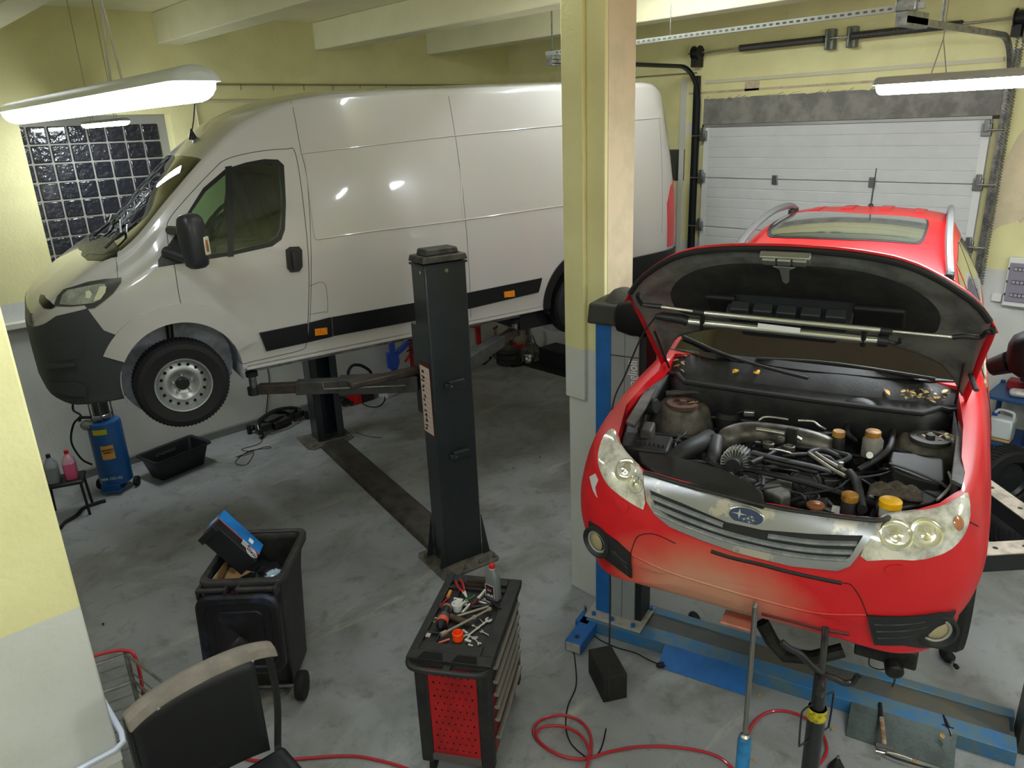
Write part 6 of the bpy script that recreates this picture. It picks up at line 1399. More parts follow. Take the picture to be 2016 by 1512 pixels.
    p = FL(1041, 716); o = MB(TR(p.x, p.y, 0)).lathe([(.085, 0), (.085, .05), (.08, .055), (.085, .06), (.085, .14)], 30, caps=False).build('metal_collar', mat('zinc', 'aab2b6', .3, .9), None, solid=.004); tag(o, 'shiny zinc pipe collar on the floor beside the air bag jack', 'pipe collar')
    p = FL(1024, 712); o = MB(TR(p.x, p.y, .03)).lathe([(.01, -.03), (.03, -.02), (.03, .02), (.01, .03)], 16).build('rubber_bung', M_rub, None); tag(o, 'small black rubber bung between the air bag jack and the collar', 'bung')
    # axle stands and wheel dolly
    def stand(x, y, m, lb, h=.45):
        t = thing('axle_stand', lb, 'axle stand', TR(x, y, 0, R(20)))
        for sx in (-1, 1):
            for sy in (-1, 1): MB().tube([(sx*.13, sy*.13, 0), (sx*.03, sy*.03, h*.75)], .014, 6).build('leg', m, t)
        MB().cyl((0, 0, h*.5), (0, 0, h), .022).build('ratchet_bar', M_galv, t); MB().prism([(-.06, h+.03), (-.05, h), (.05, h), (.06, h+.03), (.02, h+.012), (-.02, h+.012)], -.02, .02, 1).build('saddle', m, t)
    stand(8.05, 9.06, mat('red_dark', '7c1016', .4), 'dark red axle stand behind the lift arm', .5); stand(8.42, 8.62, mat('stand_grey', '6d6c68', .5, .3), 'grey axle stand in front of the red dolly', .5)
    t = thing('wheel_dolly', 'red steel dolly on castors in the far corner', 'dolly', TR(8.36, 8.92, 0, R(-30)))
    MB().bb((-.22, -.03, .10), (.22, .03, .16)).build('front_bar', M_red, t, bevel=.004); MB().bb((.0, .0, .11), (.06, .5, .15)).build('side_bar', M_red, t, bevel=.004)
    for x in (-.19, .19): MB(TR(x, 0, .045)).lathe([(.015, -.015), (.045, -.015), (.045, .015), (.015, .015)], 20, axis='y').build('castor', M_rub, t)
    def rock(p, s, lb, seed):
        rn = random.Random(seed); q = FL(*p); b = []
        for i in range(9):
            a = pi*i/8; b.append([(s[0]*sin(a)*cos(f)*(1+rn.uniform(-.15, .15)), s[1]*sin(a)*sin(f)*(1+rn.uniform(-.15, .15)), max(-s[2]*.8, s[2]*cos(a)*(1+rn.uniform(-.15, .15)))) for f in [2*pi*k/12 for k in range(12)]])
        o = MB(TR(min(q.x, 8.55), q.y, s[2]*.8)).grid(b, cv=True).build('chock_stone', mat('stone', '7c7466', .85, col2='54504a', vs=14, bump=.4, bs=30), None, ang=20); tag(o, lb, 'stone')
    rock((1063, 692), (.16, .12, .10), 'pale broken stone block on the floor under the van rear', 1); rock((1084, 694), (.10, .10, .085), 'smaller brown stone right of the pale broken block', 2)
    t = thing('white_barrel', 'cream barrel against the wall behind the van', 'barrel', TR(8.63, 9.12, 0)); MB().lathe([(.12, 0), (.13, .02), (.13, .8), (.12, .84)], 30).build('barrel', mat('barrel_cream', 'aaa58f', .5, var=.2, vs=4), t)
    o = MB().bb((8.0, 7.3, .001), (8.7, 8.35, .012)).build('floor_mat', mat('mat_black', '17181a', .8), None); tag(o, 'black rubber mat on the floor under the van rear', 'mat')
    t = thing('black_cabinet', 'black crate standing under the rear of the van', 'crate', TR(8.40, 7.90, .013)); MB().bb((-.2, -.30, 0), (.2, .30, .28)).build('crate_body', mat('crate_black', '141517', .6), t, bevel=.01)
back_things()
# ------------------------------------------------------------ things in front, below the red car
def front_things():
    # black wooden block
    c = FL(1213, 1345); T = TR(3.285, 2.70, 0, R(-120)); o = MB(T).box((0, 0, .10), (.31, .17, .20)).build('rubber_block', mat('block_black_brown', '23211f', .8, var=.3, vs=9, bump=.2, bs=50), None, bevel=.006); tag(o, 'black rubber block standing on the floor in front of the blue lift foot', 'block')
    # air hose
    HR = mat('hose_red', 'b0222c', .4, coat=.3)
    P = [(1470, 1600), (1450, 1520), (1410, 1488), (1340, 1472), (1262, 1470), (1200, 1480), (1150, 1494), (1100, 1486), (1062, 1462), (1050, 1436), (1070, 1415), (1108, 1408), (1145, 1422), (1163, 1452), (1158, 1490), (1120, 1492), (1080, 1475), (1056, 1450), (1068, 1432), (1105, 1430), (1140, 1445), (1160, 1475), (1158, 1500), (1150, 1530)]
    o = MB().tube(smooth_path([FL(*p, .012+.012*(i > 12)+.012*(i > 18)) for i, p in enumerate(P[1:])], 8), .0095, 10).build('air_hose', HR, None); tag(o, 'red air hose coiled in loops on the floor before the blue lift', 'hose')
    P = [(1462, 1530), (1464, 1470), (1476, 1435), (1500, 1408), (1535, 1399), (1575, 1408), (1605, 1428), (1624, 1455), (1627, 1482), (1612, 1506), (1596, 1530)]
    o = MB().tube(smooth_path([FL(*p, .012) for p in P], 8), .0095, 10).build('air_hose', HR, None); tag(o, 'red air hose looping round behind the jack and the black stand', 'hose')
    P = [(440, 1440), (455, 1470), (480, 1492), (530, 1499), (600, 1493), (690, 1488), (750, 1498), (800, 1513), (830, 1530)]
    o = MB().tube(smooth_path([FL(*p, .012) for p in P], 8), .0095, 10).build('air_hose', HR, None); tag(o, 'red air hose running along the floor between chair and trolley', 'hose')
    # tall hydraulic jack with a long bare rod
    q = CAR.matrix_world@CFR.on((1488, 1185), 0, -.03); xy = (q.x, q.y); zt = q.z; zc = vz(xy, 1452)
    t = thing('transmission_jack', 'blue hydraulic jack whose long steel rod props the red bumper', 'jack', TR(q.x, q.y, 0, R(20)))
    BL = mat('jack_light_blue', '2d7fb8', .4, col2='245f8c', vs=12)
    MB().lathe([(.026, .1), (.030, .12), (.030, zc-.02), (.027, zc)], 28).build('cylinder', BL, t); MB().lathe([(.022, zc), (.022, zc+.012), (.014, zc+.02)], 24).build('collar', M_steel, t)
    MB().cyl((0, 0, zc), (0, 0, zt-.02), .0115, n=20).build('rod', mat('rod_steel', '8f8d88', .25, .9), t); MB().cyl((0, 0, zt-.14), (0, 0, zt), .009, n=16).build('rod_tip', M_steel, t)
    MB().cyl((0.033, 0, zc-.06), (.028, 0, zc-.06), .008).build('vent_screw', M_dark, t)
    for k in range(4): a = pi/4+k*pi/2; MB().tube([(.02*cos(a), .02*sin(a), .12), (.30*cos(a), .30*sin(a), .06)], .02, 8).build('leg', BL, t); MB(TR(.30*cos(a), .30*sin(a), .03)).lathe([(.01, -.012), (.03, -.012), (.03, .012), (.01, .012)], 16, axis='x').build('castor', M_rub, t)
    # under-hoist stand
    c = ATZ(1617, 1330, 2.85); t = thing('under_hoist_stand', 'tall black support stand with four curved fork arms and a yellow band', 'support stand', TR(c.x, c.y, 0, R(-12)))
    K = mat('stand_black', '16191c', .35, coat=.2); h = c.z; zy = vz((c.x, c.y), 1392)
    MB().cyl((0, 0, .05), (0, 0, zy), .034, n=28).build('outer_tube', K, t); MB().cyl((0, 0, zy), (0, 0, h+.01), .026, n=24).build('inner_tube', K, t)
    MB().lathe([(.036, zy-.05), (.037, zy-.045), (.037, zy-.012), (.035, zy)], 28).build('yellow_band', mat('band_yellow', 'b8a81c', .5, col2='3a3a18', vs=30), t)
    for a0 in (35, 125, 215, 305):
        a = R(a0); d = Vector((cos(a), sin(a), 0)); pts = [d*.0+Vector((0, 0, h)), d*.05+Vector((0, 0, h+.004)), d*.10+Vector((0, 0, h-.012)), d*.14+Vector((0, 0, h+.005)), d*.155+Vector((0, 0, h+.05))]
        if a0 in (35, 125): pts = [d*0+Vector((0, 0, h+.01)), d*.05+Vector((0, 0, h+.05)), d*.10+Vector((0, 0, h+.10)), d*.15+Vector((0, 0, h+.12)), d*.19+Vector((0, 0, h+.15))]
        pts = [Vector((p[0]*.8, p[1]*.8, h+(p[2]-h)*.75)) for p in pts]; MB().tube(smooth_path(pts, 5), .013, 10).build('fork_arm', K, t)
    for s in (-1, 1): MB().tube(smooth_path([(s*.03, 0, zy+.03), (s*.085, 0, zy+.03), (s*.095, 0, zy), (s*.09, 0, zy-.13), (s*.08, 0, zy-.145), (s*.03, 0, zy-.145)], 4), .004, 8).build('side_handle', K, t)
    for k in range(3): a = R(90+120*k); MB().tube([(0, 0, .10), (.35*cos(a), .35*sin(a), .02)], .02, 8).build('leg', K, t)
    # rubber bellows nozzles lying about
    def nozzle(p, ang, lb, z=0):
        q = FL(*p, z); t = thing('suspension_bush_tool', lb, 'rubber fitting', basis(q+Vector((0, 0, .045)), (cos(R(ang)), sin(R(ang)), 0), (-sin(R(ang)), cos(R(ang)), 0)))
        MB().lathe([(.012, -.06), (.032, -.055), (.04, -.03), (.042, 0), (.040, .035), (.028, .05)], 24, axis='x').build('rubber_body', M_rub, t)
        MB().lathe([(.026, .05), (.018, .06), (.018, .07)], 20, axis='x').build('rubber_neck', M_rub, t)
        MB().lathe([(.013, .07), (.013, .11)], 16, axis='x').build('metal_stub', M_steel, t); MB().lathe([(.016, .105), (.016, .13), (.012, .135)], 16, axis='x').build('stub_end', M_dark, t)
        MB().lathe([(.006, -.085), (.006, -.06)], 12, axis='x').build('rear_pin', M_galv, t)
    nozzle((1367, 1228), 232, 'black rubber coupling with bright stub on the frame near the blue post'); nozzle((1863, 1300), 225, 'black rubber coupling with bright stub on the floor at the far right')
    # hammer, cutter and pliers on the lift frame
    a, b_ = FL(1733, 1385, .11), FL(1741, 1470, .11); t = thing('hammer', 'hammer with a worn wooden handle lying across the blue frame', 'hammer', basis(a, b_-a, Vector((0, 0, 1)).cross(b_-a)))
    L = (b_-a).length; MB().tube([(0, 0, 0), (L*.35, 0, 0)], .012, 10).build('grip', M_dark, t); MB().tube([(L*.35, 0, 0), (L*.97, 0, 0)], .014, 10, flat=.8).build('handle', mat('worn_wood', '7d5a3c', .7, col2='b3a58c', vs=25), t)
    MB().tube([(L, -.05, 0), (L, .055, 0)], [.020, .018], 4).build('head', mat('hammer_head', '4a4744', .5, .5), t, bevel=.003)
    a, b_ = FL(1724, 1476, .03), FL(1800, 1496, .03); t = thing('locking_pliers', 'bright locking pliers on the floor beside the hammer head', 'pliers', basis(a, b_-a, Vector((0, 0, 1)).cross(b_-a))); L = (b_-a).length
    MB().tube([(0, 0, 0), (L*.3, .0, .0)], .012, 8, flat=.5).build('jaws', M_steel, t); MB().tube(smooth_path([(L*.25, .01, 0), (L*.6, .015, 0), (L*.95, .006, 0)], 4), .009, 8, flat=.6).build('upper_grip', M_steel, t); MB().tube(smooth_path([(L*.25, -.01, 0), (L*.6, -.03, 0), (L*1.4, -.035, 0), (L*2.0, -.02, 0)], 4), .008, 8, flat=.6).build('lower_grip', M_dark, t)
    a, b_ = FL(1860, 1415, .10), FL(1873, 1448, .10); t = thing('small_cutter', 'small dark hand tool lying on the blue frame near the right edge', 'hand tool', basis(a, b_-a, Vector((0, 0, 1)).cross(b_-a))); L = (b_-a).length
    MB().tube([(-.03, 0, 0), (L*.55, 0, 0)], [.006, .014], 8).build('dark_body', M_dark, t); MB().tube([(L*.5, 0, 0), (L, .0, 0)], .007, 8).build('bright_tip', M_steel, t); MB().tube([(L*.4, -.03, 0), (L*.55, .03, 0)], .006, 6).build('cross_bar', M_dark, t)
    c = FL(1646, 1518); t = thing('dark_cone', 'dark pointed tool at the bottom edge of the picture right of the stand', 'tool', TR(c.x, c.y, 0)); MB().lathe([(.05, 0), (.045, .03), (.015, .09), (.008, .10)], 18).build('cone_body', M_dark, t); MB().cyl((0, 0, .09), (0, 0, .115), .008).build('tip', M_galv, t)
    # sensor cable hanging under the car
    pts = [CAR.matrix_world@CFR.on((1712, 1290), 0, .6)]+[FL(*p, z) for p, z in (((1712, 1310), .3), ((1730, 1318), .15), ((1752, 1318), .12), ((1762, 1335), .11), ((1757, 1352), .11))]
    o = MB().tube(smooth_path(pts, 6), .004, 6).build('sensor_cable', M_rub, None); tag(o, 'thin black cable hanging from under the red car onto the frame', 'cable')
    # tawny leaves on the floor
    rn = random.Random(11)
    for p, lb in (((1803, 1495), 0), ((1500, 1365), 0), ((1642, 1432), 0), ((1857, 1456), .1), ((1480, 1495), 0), ((975, 840), 0), ((1064, 900), 0), ((1012, 922), 0), ((204, 1232), 0)):
        q = FL(p[0], p[1], lb+.012); L_ = rn.uniform(.03, .05); b = MB(TR(q.x, q.y, q.z, rn.uniform(0, 6), 0, rn.uniform(-.3, .3))); o = b.grid([[(L_*t, w*L_*.3*sin(pi*min(.97, t+.03)), .12*L_*abs(w)) for w in (-1, 0, 1)] for t in (0, .25, .5, .75, 1)]).build('floor_leaf', mat('leaf_tan', 'c49a52', .7) if p[0] > 1200 else mat('leaf_dark', '2e2a24', .8), None, solid=.001)
        tag(o, {1803: 'tan leaf on the floor below the hammer', 1500: 'tan leaf on the floor right of the jack rod', 1642: 'tan leaf on the floor right of the black stand', 1857: 'tan leaf on the blue frame below the small hand tool', 1480: 'tan leaf on the floor at the foot of the blue jack', 975: 'dark leaf scrap on the open floor nearest the van', 1064: 'dark leaf scrap on the floor beside the yellow column', 1012: 'dark leaf scrap on the floor between post and column', 204: 'dark leaf scrap on the floor beside the left wall edge'}[p[0]], 'leaf')
front_things()
# ------------------------------------------------------------ chair on a platform, wire rack, ducts on the near wall
def near_things():
    z0 = .95
    t = thing('steel_platform', 'low steel platform under the chair, below the bottom edge of the picture', 'platform', (.62, 2.10, 0)); MB().bb((-.30, -.34, z0-.04), (.40, .34, z0+.09)).build('deck', M_galv, t)
    for x in (-.27, .37):
        for y in (-.31, .31): MB().cyl((x, y, 0), (x, y, z0-.04), .02).build('leg', M_galv, t)
    T = TR(.64, 2.33, z0+.09, R(0)); t = thing('black_chair', 'black chair back with a dusty grey top rail at the bottom left', 'chair', T)
    K = mat('chair_black', '121316', .5); DU = mat('dusty_rail', '5f5850', .7, col2='6f685e', vs=9, bump=.1, bs=60); 
    # backrest: curved rail, back sheet, side struts   (x across, back faces the camera-away side +y)
    Hh = .90; X0, X1 = -.27, .25
    rail = []
    for k in range(25):
        u = k/24; x = X0+(X1-X0)*u; bow = .035*(1-(2*u-1)**2); dz = -.025*(abs(2*u-1)**4)
        w = .030; rail.append([(x, -w+bow-.02, Hh-.03+dz), (x, -w+bow, Hh+.0+dz), (x, bow, Hh+.012+dz), (x, w+bow, Hh+dz), (x, w+bow+.004, Hh-.03+dz), (x, bow, Hh-.022+dz)])
    b = MB(); b.grid(rail, cv=True); b.f.append(tuple(range(6))[::-1]); b.f.append(tuple(24*6+i for i in range(6))); b.build('top_rail', DU, t, bevel=.006, seg=3)
    bk = [[(X0+.01+(X1-X0-.09)*u, .035*(1-(2*u-1)**2)-.012+.05*(1-v)*(0), Hh-.03-.42*v+(.0)) for u in [k/16 for k in range(17)]] for v in [k/8 for k in range(9)]]
    MB().grid(bk).build('back_sheet', K, t, solid=.012)
    for x in (X0+.01, X1-.02): MB().tube(smooth_path([(x, .0, Hh-.02), (x-.0, -.01, Hh-.25), (x-.03*(1 if x > 0 else -1), -.02, Hh-.44), (x-.04*(1 if x > 0 else -1), -.04, .45)], 5), .014, 8).build('side_strut', K, t)
    MB().bb((X0+.02, -.47, .42), (X1-.04, -.05, .47)).build('seat', K, t, bevel=.02)
    for x in (X0+.04, X1-.06):
        for y in (-.44, -.06): MB().cyl((x, y, .43), (x, y*1.05+.02, 0), .013).build('leg', K, t)
    for p in ((1375, 0),): pass
    for x in (-.17, .16): MB().lathe([(.006, 0), (.006, .004), (.003, .005)], 10, M=Matrix.Translation((x, .035*(1-(2*(x-X0)/(X1-X0)-1)**2)-.047, Hh-.03))@Matrix.Rotation(R(90), 4, 'X')).build('rail_screw', M_steel, t)
    # wire rack trolley
    t = thing('wire_rack', 'dull steel wire rack half hidden behind the wall edge, red hose on top', 'rack', (.80, 4.40, 0)); G = mat('rack_steel', '6e6c67', .45, .6, col2='8d8b84', vs=12)
    a, b_, c = Vector((.66, 4.62, 0))-Vector((.80, 4.40, 0)), Vector((.0, .02, 0)), Vector((.90, 3.80, 0))-Vector((.80, 4.40, 0)); a2 = Vector((-.40, .1, 0))
    for q in (a2, b_, c): MB().bb((q.x-.012, q.y-.012, 0), (q.x+.012, q.y+.012, .76)).build('rack_post', G, t)
    for k, z in enumerate((.75, .55)): MB().tube([a2+Vector((0, 0, z)), b_+Vector((0, 0, z))], .010, 6, flat=.5).build('rack_rail', G, t); MB().tube([b_+Vector((0, 0, z)), c+Vector((0, 0, z))], .010, 6, flat=.5).build('rack_rail', G, t)
    for k in range(9): z = .08+.075*k; MB().tube([a2+Vector((0, 0, z)), b_+Vector((0, 0, z))], .004, 6).build('rack_wire', G, t)
    for k in range(5): z = .10+.13*k; MB().tube([b_+Vector((0, 0, z)), c+Vector((0, 0, z))], .004, 6).build('rack_wire', G, t)
    o = MB().tube(smooth_path([(.30, 4.36, .79), (.50, 4.45, .80), (.66, 4.46, .80), (.80, 4.42, .775), (.84, 4.38, .70), (.82, 4.33, .45)], 6), .010, 10).build('air_hose', mat('hose_red', 'b0222c', .4), None); tag(o, 'red hose draped over the wire rack beside the left wall edge', 'hose')
    o = MB().tube([FL(302, 1368, .01), FL(330, 1340, .02), FL(368, 1319, .03)], .005, 6).build('wire', M_dark, None); tag(o, 'thin black wire on the floor between wire rack and bin', 'wire')
    # duct and pipe low on the near wall
    yw = 2.77
    A, B = WA(246, 1455, yw), WA(60, 1560, yw)
    Tm = basis(A, B-A, (0, -1, 0)); L = (B-A).length
    o = MB().bb((-.2, yw-.03, A.z-.06), (.40, yw, A.z-.01)).build('cable_duct', M_white, None, bevel=.003); tag(o, 'white cable duct running low along the near left wall', 'cable duct')
    o = MB().tube([(-.25, yw-.045, A.z+.01), (.38, yw-.045, A.z+.01), (.415, yw-.03, A.z+.015), (.425, yw+.02, A.z+.02), (.425, yw+.25, A.z+.03)], .012, 10).build('white_pipe', mat('pipe_white_blue', 'c4cbdc', .3, coat=.4), None); tag(o, 'white plastic pipe bending round the end of the near left wall', 'pipe')
near_things()
# ------------------------------------------------------------ sectional garage door and its tracks
def garage():
    xw = XW; y0, y1, zt = 2.38, 5.62, 3.58; t = thing('door_1', 'white sectional garage door behind the red car', 'garage door', (xw-.06, 0, 0)); t['kind'] = 'structure'
    PW = mat('door_panel', 'c9cbcc', .38, var=.05, vs=3, bump=.05, bs=200)
    hs = [0, .61, 1.20, 1.78, 2.36, 2.94, zt]
    hs = [0, .50, 1.10, 1.72, 2.34, 2.96, zt]
    for i in range(len(hs)-1):
        b = MB(); a, c = hs[i], hs[i+1]; n_ = 5; st = (c-a)/n_
        prof = []
        for k in range(n_): z = a+k*st; prof += [(.0, z+.003), (-.006, z+.008), (-.006, z+st-.008), (.0, z+st-.003)]
        b.prism([(x, z) for x, z in prof]+[(.04, c-.003), (.04, a+.003)], y0, y1, 1); b.build('door_section', PW, t, ang=20)
        for y in (y0, y1-.07): MB().bb((-.012, y, a+.004), (.0, y+.07, c-.004)).build('end_stile', mat('stile_white', 'd3d4d4', .4), t)
    MB().bb((-.02, y0, zt), (.04, y1, zt+.03)).build('top_seal', mat('seal_alu', 'b9babb', .3, .7), t)
    HG = mat('hinge_zinc', '8d9296', .35, .9)
    for y, s in ((y0-.02, -1), (y1-.05, 1)):
        for z in [zt-.10]+hs[1:-1]:
            h = MB(); h.bb((-.05, y, z-.06), (-.012, y+.09, z+.06)); h.bb((-.06, y+.02, z-.02), (-.03, y+.07, z+.10)); o = h.build('hinge', HG, t, bevel=.006); MB().cyl((-.05, y+.04, z), (-.05, y+s*.16+.04, z), .011).build('roller_pin', M_steel, o)
    for y in (3.45, 4.60):
        z = hs[5]; h = MB(); h.bb((-.03, y-.035, z-.06), (-.012, y+.035, z+.05)); h.build('centre_hinge', HG, t, bevel=.006)
    # tracks
    for s, y in ((-1, y0-.09), (1, y1+.10)):
        tr = thing('door_track', 'dark curved door track %s the garage door' % ('right of' if s < 0 else 'left of'), 'door track', (xw-.08, y, 0))
        pts = [(0, 0, 0), (0, 0, 3.85)]+[(-.42+.42*cos(a), 0, 3.85+.45*sin(a)) for a in [R(k*10) for k in range(1, 10)]]+[(-2.7, 0, 4.30)]
        b = MB(); rows = []
        for i, p in enumerate(pts):
            d = (Vector(pts[min(i+1, len(pts)-1)])-Vector(pts[max(i-1, 0)])).normalized(); n_ = Vector((d.z, 0, -d.x)); rows.append([Vector(p)+n_*a+Vector((0, bb, 0)) for a, bb in ((-.022, -s*.02), (-.022, s*.02), (.022, s*.02), (.022, -s*.02), (.015, -s*.02), (.015, s*.013), (-.015, s*.013), (-.015, -s*.02))])
        b.grid(rows, cv=True); b.build('track_channel', mat('track_grey', '3c4040', .4, .5) if s > 0 else M_galv, tr, ang=20)
        MB().bb((.0, s*.03-.01, 0), (.07, s*.03+.05, 4.20)).build('track_angle', M_black_metal if s > 0 else M_galv, tr)
        MB().bb((-2.7, -.02, 4.26), (-2.3, .06, 4.36)).build('track_end_bracket', M_galv, tr)
        for x in (-2.66, -1.9): MB().tube([(x, .02, 4.32), (x+.02, .03, HC)], .012, 4, flat=.3).build('hanger_strap', M_galv, tr)
    # crossbar between the track ends
    t2 = thing('perforated_rail', 'long perforated steel rail hung across the room before the garage door', 'rail', (0, 0, 0)); XR_ = xw-2.75
    MB().bb((XR_, y0-.2, 4.36), (XR_+.04, y1+.2, 4.40)).build('rail', mat('galv_pale', 'a9aca8', .4, .6), t2)
    for k in range(60): y = y0-.1+k*.057; MB().bb((XR_-.001, y, 4.372), (XR_, y+.03, 4.388)).build('slot', mat('slot_dark_grey', '55584f', .6), t2)
    MB().bb((XR_-.04, y0-.16, 4.35), (XR_+.04, y0-.02, 4.43)).build('rail_bracket', M_galv, t2, bevel=.01); MB().cyl((XR_-.05, y0-.22, 4.44), (XR_-.05, y0-.32, 4.44), .03).build('rail_buffer', M_dark, t2)
    MB().cyl((XR_+.02, 4.3, 4.40), (XR_+.02, 4.3, HC), .004).build('hanger_wire', M_galv, t2); 
    # spring shaft
    t = thing('door_spring_shaft', 'spring shaft with two dark springs above the garage door', 'spring shaft', (xw-.12, 0, 4.46))
    MB().cyl((0, y0-.25, 0), (0, y1+.25, 0), .0125).build('shaft', M_steel, t)
    def spring(a, c):
        pts = []; n_ = 70
        for k in range(n_*10+1): u = k/(n_*10); an = 2*pi*n_*u; pts.append((.034*cos(an), a+(c-a)*u, .034*sin(an)))
        MB().tube(pts, .006, 5).build('spring', mat('spring_dark', '5d5d5a', .45, .6), t); MB().cyl((0, a, 0), (0, c, 0), .028).build('spring_core', mat('spring_core', '3b3b39', .6), t)
    spring(5.15, 4.12); spring(3.82, 2.75)
    for y in (4.08, 3.84): b = MB(); b.bb((-.05, y-.012, -.10), (.115, y+.012, .09)); b.bb((.02, y-.05, -.11), (.115, y+.05, .10)); b.build('bearing_plate', mat('plate_grey_green', '7d817a', .5, .5), t, bevel=.008)
    for y in (y1+.12, y0-.12): MB(TR(0, y, 0)).lathe([(.02, -.05), (.085, -.05), (.085, -.04), (.065, -.035), (.065, .035), (.085, .04), (.085, .05), (.02, .05)], 28, axis='y').build('cable_drum', M_dark, t); MB().bb((-.04, y-.02, -.16), (.115, y+.06, -.06)).build('drum_bracket', M_dark, t)
    MB().bb((-.20, y0-.42, -.22), (.10, y0-.20, .16)).build('motor_box', mat('motor_grey', '8a8884', .5), t, bevel=.02)
    # concrete lintel band above the door
    struct(MB().bb((xw-.012, y0-.10, zt+.02), (xw, y1+.06, 3.92)).build('trim_%d' % 20, mat('lintel_concrete', '8c8984', .75, col2='6f6d6a', vs=5, bump=.2, bs=12), None))
    struct(MB().bb((xw-.03, y0-.1, zt), (xw, y1+.06, zt+.035)).build('trim_21', mat('lintel_edge', '4b3a32', .8), None))
    b = MB(); rn = random.Random(4); P = [(y0-.10, 3.905)]
    yy = y0-.1
    while yy < y1+.06: P.append((yy, 3.93+rn.uniform(-.022, .02))); yy += rn.uniform(.03, .09)
    P += [(y1+.06, 3.98), (y0-.1, 3.98)]
    struct(b.prism(P[1:], xw-.016, xw-.001, 0).build('trim_22', M_wall, None))
    # conduits on the walls
    PC = mat('conduit_cream', 'c9c4a6', .5); 
    def run(name, a, b_, r, m, lb, cat='conduit', grp=None): o = MB().tube([a, b_], r, 8).build(name, m, None); tag(o, lb, cat, grp)
    run('wall_conduit', (3.3, 9.255, 4.28), (8.76, 9.255, 4.30), .010, mat('wire_brownish', '8a835f', .6), 'thin cable line clipped along the back wall above the van')
    run('wall_pipe', (2.9, 9.25, 4.10), (4.6, 9.25, 4.10), .014, PC, 'short cream pipe on the back wall just above the van cab'); run('wall_pipe', (3.72, 9.25, 3.2), (3.72, 9.25, 4.28), .012, PC, 'vertical cream pipe on the back wall right of the glass block window', 'pipe')
    run('wall_conduit', (xw-.02, 9.24, 4.28), (xw-.02, 5.80, 4.24), .009, mat('wire_brownish', '8a835f', .6), 'thin cable line on the garage door wall behind the column')
    for k in range(9): y = 9.0-k*.38; MB
    for k, x in enumerate([4.3+.42*i for i in range(11)]): run('wire_clip', (x, 9.24, 4.285), (x, 9.245, 4.22), .004, mat('clip_dark', '4a4632', .6), 'small dark clip hanging from the cable line on the back wall', 'clip', 'clips on the back wall cable line')
    o = MB().bb((xw-.03, y1+.33, 0), (xw, y1+.40, 4.15)).build('wall_duct', mat('duct_white', 'd0d0cc', .5), None); tag(o, 'white vertical cable duct left of the garage door track', 'cable duct')
    o = MB().bb((xw-.02, y0, 4.10), (xw, y1+.05, 4.14)).build('wall_duct', mat('duct_pale', 'c6c1a8', .5), None); tag(o, 'horizontal pale duct on the wall above the garage door', 'cable duct')
    o = MB().bb((xw-.006, y0, 3.985), (xw, y1+.3, 4.01)).build('wall_strip', mat('plaster_scar', 'c0b394', .8, col2='a99a80', vs=12), None); tag(o, 'scarred plaster strip just above the concrete lintel', 'plaster strip')
    o = MB().bb((xw-.006, 4.93, 3.96), (xw, 5.12, 4.09)).build('wall_plate', mat('plate_pinkish', 'c4b49c', .7, col2='b09a84', vs=20), None); tag(o, 'pale square plaster patch left above the garage door', 'plaster patch')
    # small window behind the van rear, plaster repair patches
    q = WG(1345, 325); struct(MB().bb((xw-.015, q.y-.02, q.z-.20), (xw, q.y+.35, q.z+.2)).build('window_2', mat('window_dark', '25272b', .15, coat=1), None))
    for i, (poly, lb) in enumerate((([(1950, 330), (1975, 325), (2010, 255), (2030, 250), (2030, 410), (1995, 440), (1965, 445), (1945, 470)], 'large bare beige plaster patch on the wall right of the garage door'), ([(1348, 245), (1370, 238), (1372, 262), (1352, 268)], 'pale filler patch on the wall left of the garage door'))):
        P = [WG(*p) for p in poly]; o = MB().prism([(p.y, p.z) for p in chaikin([(p.y, p.z, 0) for p in P], 2, True)] if 0 else [(a[0], a[1]) for a in chaikin([(p.y, p.z) for p in P], 2, True)], xw-.004, xw, 0).build('plaster_patch', mat('beige_plaster', 'd3c4a4', .65) if i == 0 else mat('filler', 'd6d3cc', .7), None); tag(o, lb, 'plaster patch')
    # chain
    q0, q1 = WG(1984, 190, xw-.10), WG(1944, 545, xw-.10)
    for k, (dy, dz, lb) in enumerate(((0, 0, 'left strand of the hanging steel chain right of the garage door'), (-.05, .02, 'right strand of the hanging steel chain right of the garage door'))):
        pts = []; n_ = 84
        for i in range(n_*4+1):
            u = i/(n_*4); pts.append((xw-.10+.008*cos(i*pi/2), 2.27+dy+.010*sin(i*pi/2), 4.3-2.35*u+dz))
        t = MB().tube(pts, .0055, 5).build('door_chain', mat('chain_steel', '8f9090', .35, .8), None); tag(t, lb, 'chain')
    # distribution box
    a, c = WG(1988, 512), WG(1976, 603); t = thing('fuse_panel', 'white wall fuse panel with a smoked door and rows of breakers', 'fuse panel', (xw, 0, 0))
    y1_, z1_, z0_ = 2.02, 2.24, 1.80; y0_ = y1_-.42
    MB().bb((-.10, y0_, z0_-.02), (0, y1_, z1_+.03)).build('box', M_white, t, bevel=.01); MB().bb((-.115, y0_+.02, z0_+.03), (-.10, y1_-.02, z1_-.02)).build('smoked_door', mat('smoked_door', '8c8896', .2, coat=1), t, bevel=.005)
    for k in range(3):
        z = z0_+.10+k*.13; o = MB().bb((-.118, y0_+.04, z-.02), (-.115, y1_-.06, z+.02)).build('breaker_row', mat('breaker_dark', '4c4450', .4), t)
        for j in range(9): MB().bb((-.120, y0_+.05+j*.035, z-.013), (-.118, y0_+.075+j*.035, z+.013)).build('breaker', mat('breaker_pale', 'a59fa8', .4), o)
        MB().bb((-.118, y1_-.022, z-.01), (-.10, y1_-.012, z+.01)).build('door_latch', M_dark, t)
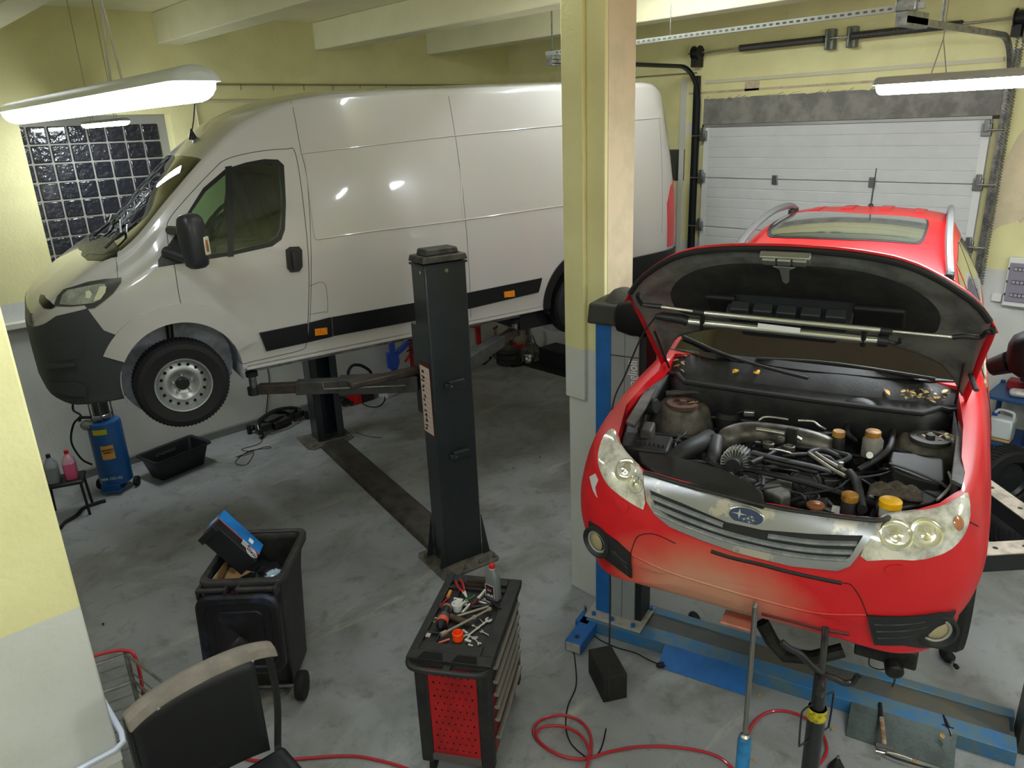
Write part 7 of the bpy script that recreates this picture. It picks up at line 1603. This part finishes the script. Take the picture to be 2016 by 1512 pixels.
    o = MB().bb((xw-.05, 2.04, 1.80), (xw, 2.13, 1.88)).build('junction_box', M_white, None, bevel=.006); tag(o, 'small white junction box left of the fuse panel', 'junction box')
garage()
# ------------------------------------------------------------ rack, tyres and cans by the right edge
def right_things():
    x0 = 8.15; B = mat('rack_blue', '1d4470', .45)
    t = thing('blue_shelf_rack', 'blue steel shelf rack by the right edge, loaded with parts', 'shelf rack', (8.45, 1.45, 0))
    for z in (.50, .98): MB().bb((-.28, -.65, z-.03), (.28, .45, z)).build('shelf', B, t, bevel=.004)
    for x in (-.26, .26):
        for y in (-.63, .43): MB().bb((x-.02, y-.02, 0), (x+.02, y+.02, 1.0)).build('upright', B, t)
    def top(nm, c, d, m, lb, cat, bev=.01): o = MB(TR(8.45+c[0], 1.45+c[1], c[2], c[3] if len(c) > 3 else 0)).box((0, 0, d[2]/2), d).build(nm, m, None, bevel=bev); tag(o, lb, cat); return o
    t = thing('jerrycan', 'translucent white jerrycan with a moulded handle on the blue rack', 'jerrycan', TR(8.32, 1.73, .501))
    MB().bb((-.09, -.10, 0), (.09, .11, .03)).build('amber_base', mat('amber_fluid', 'b08a4a', .4), t, bevel=.01); MB().bb((-.09, -.10, .03), (.09, .11, .24)).build('body', mat('jerry_white', 'c9cdcc', .35), t, bevel=.02)
    MB().tube(smooth_path([(0, -.08, .24), (0, -.07, .30), (0, .05, .31), (0, .09, .24)], 5), .014, 8).build('handle', mat('jerry_white', 'c9cdcc', .35), t); MB().cyl((0, .085, .24), (0, .085, .27), .025).build('cap', mat('battery_blue', '1f3f80', .4), t)
    top('blue_box', (-.1, .02, .501), (.16, .14, .24), mat('crate_navy', '16294a', .4), 'navy blue box beside the jerrycan on the rack', 'box')
    top('parts_bag', (-.12, .20, .981, .3), (.12, .16, .07), mat('bag_grey', 'b3b1ad', .3, coat=.5, var=.4, vs=20), 'clear bag of white parts on the top shelf of the rack', 'bag', .03); top('red_carton', (.1, .25, .981), (.14, .20, .10), mat('carton_red', '7a1a20', .5), 'dark red carton on the top shelf of the rack', 'box')
    top('white_tube', (-.14, .02, .981, .5), (.06, .18, .06), mat('cup_white', 'd8d8d6', .4), 'white cylinder pack at the shelf edge of the rack', 'pack', .028)
    top('black_machine', (.0, -.05, 1.12), (.25, .55, .14), M_dark, 'black machine housing above the rack by the right edge', 'machine', .04); top('machine_feet', (.0, -.05, .981), (.2, .4, .139), mat('machine_grey', '4b4c4d', .5), 'grey base under the black machine housing', 'machine base', .02)
    def tyre(p, rot, lb, r=.32):
        t = thing('spare_tyre', lb, 'tyre', TR(p[0], p[1], p[2], rot)@Matrix.Rotation(R(p[3]), 4, 'X'))
        MB().lathe([(r*.58, -.08), (r*.64, -.10), (r*.9, -.105), (r*.97, -.08), (r, 0), (r*.97, .08), (r*.9, .105), (r*.64, .10), (r*.58, .08)], 48, axis='y', caps=False).build('tyre', M_rub, t, solid=.01)
        g = MB()
        for k in range(48): g.box((0, 0, r), (.012, .16, .006), M=Matrix.Rotation(2*pi*k/48, 4, 'Y')@Matrix.Rotation(.3, 4, 'Z'))
        g.build('tread', M_rub, t); MB().lathe([(r*.58, -.06), (r*.5, -.03), (r*.15, -.02), (.001, -.03)], 32, axis='y', caps=False).build('wheel_disc', mat('disc_black', '202124', .4, .3), t)
    tyre((7.80, 1.52, .33, 0), R(-38), 'upright tyre by the right edge, in front of the blue rack'); tyre((7.35, 1.28, .11, 90), 0, 'tyre lying flat on the floor by the right edge')
right_things()
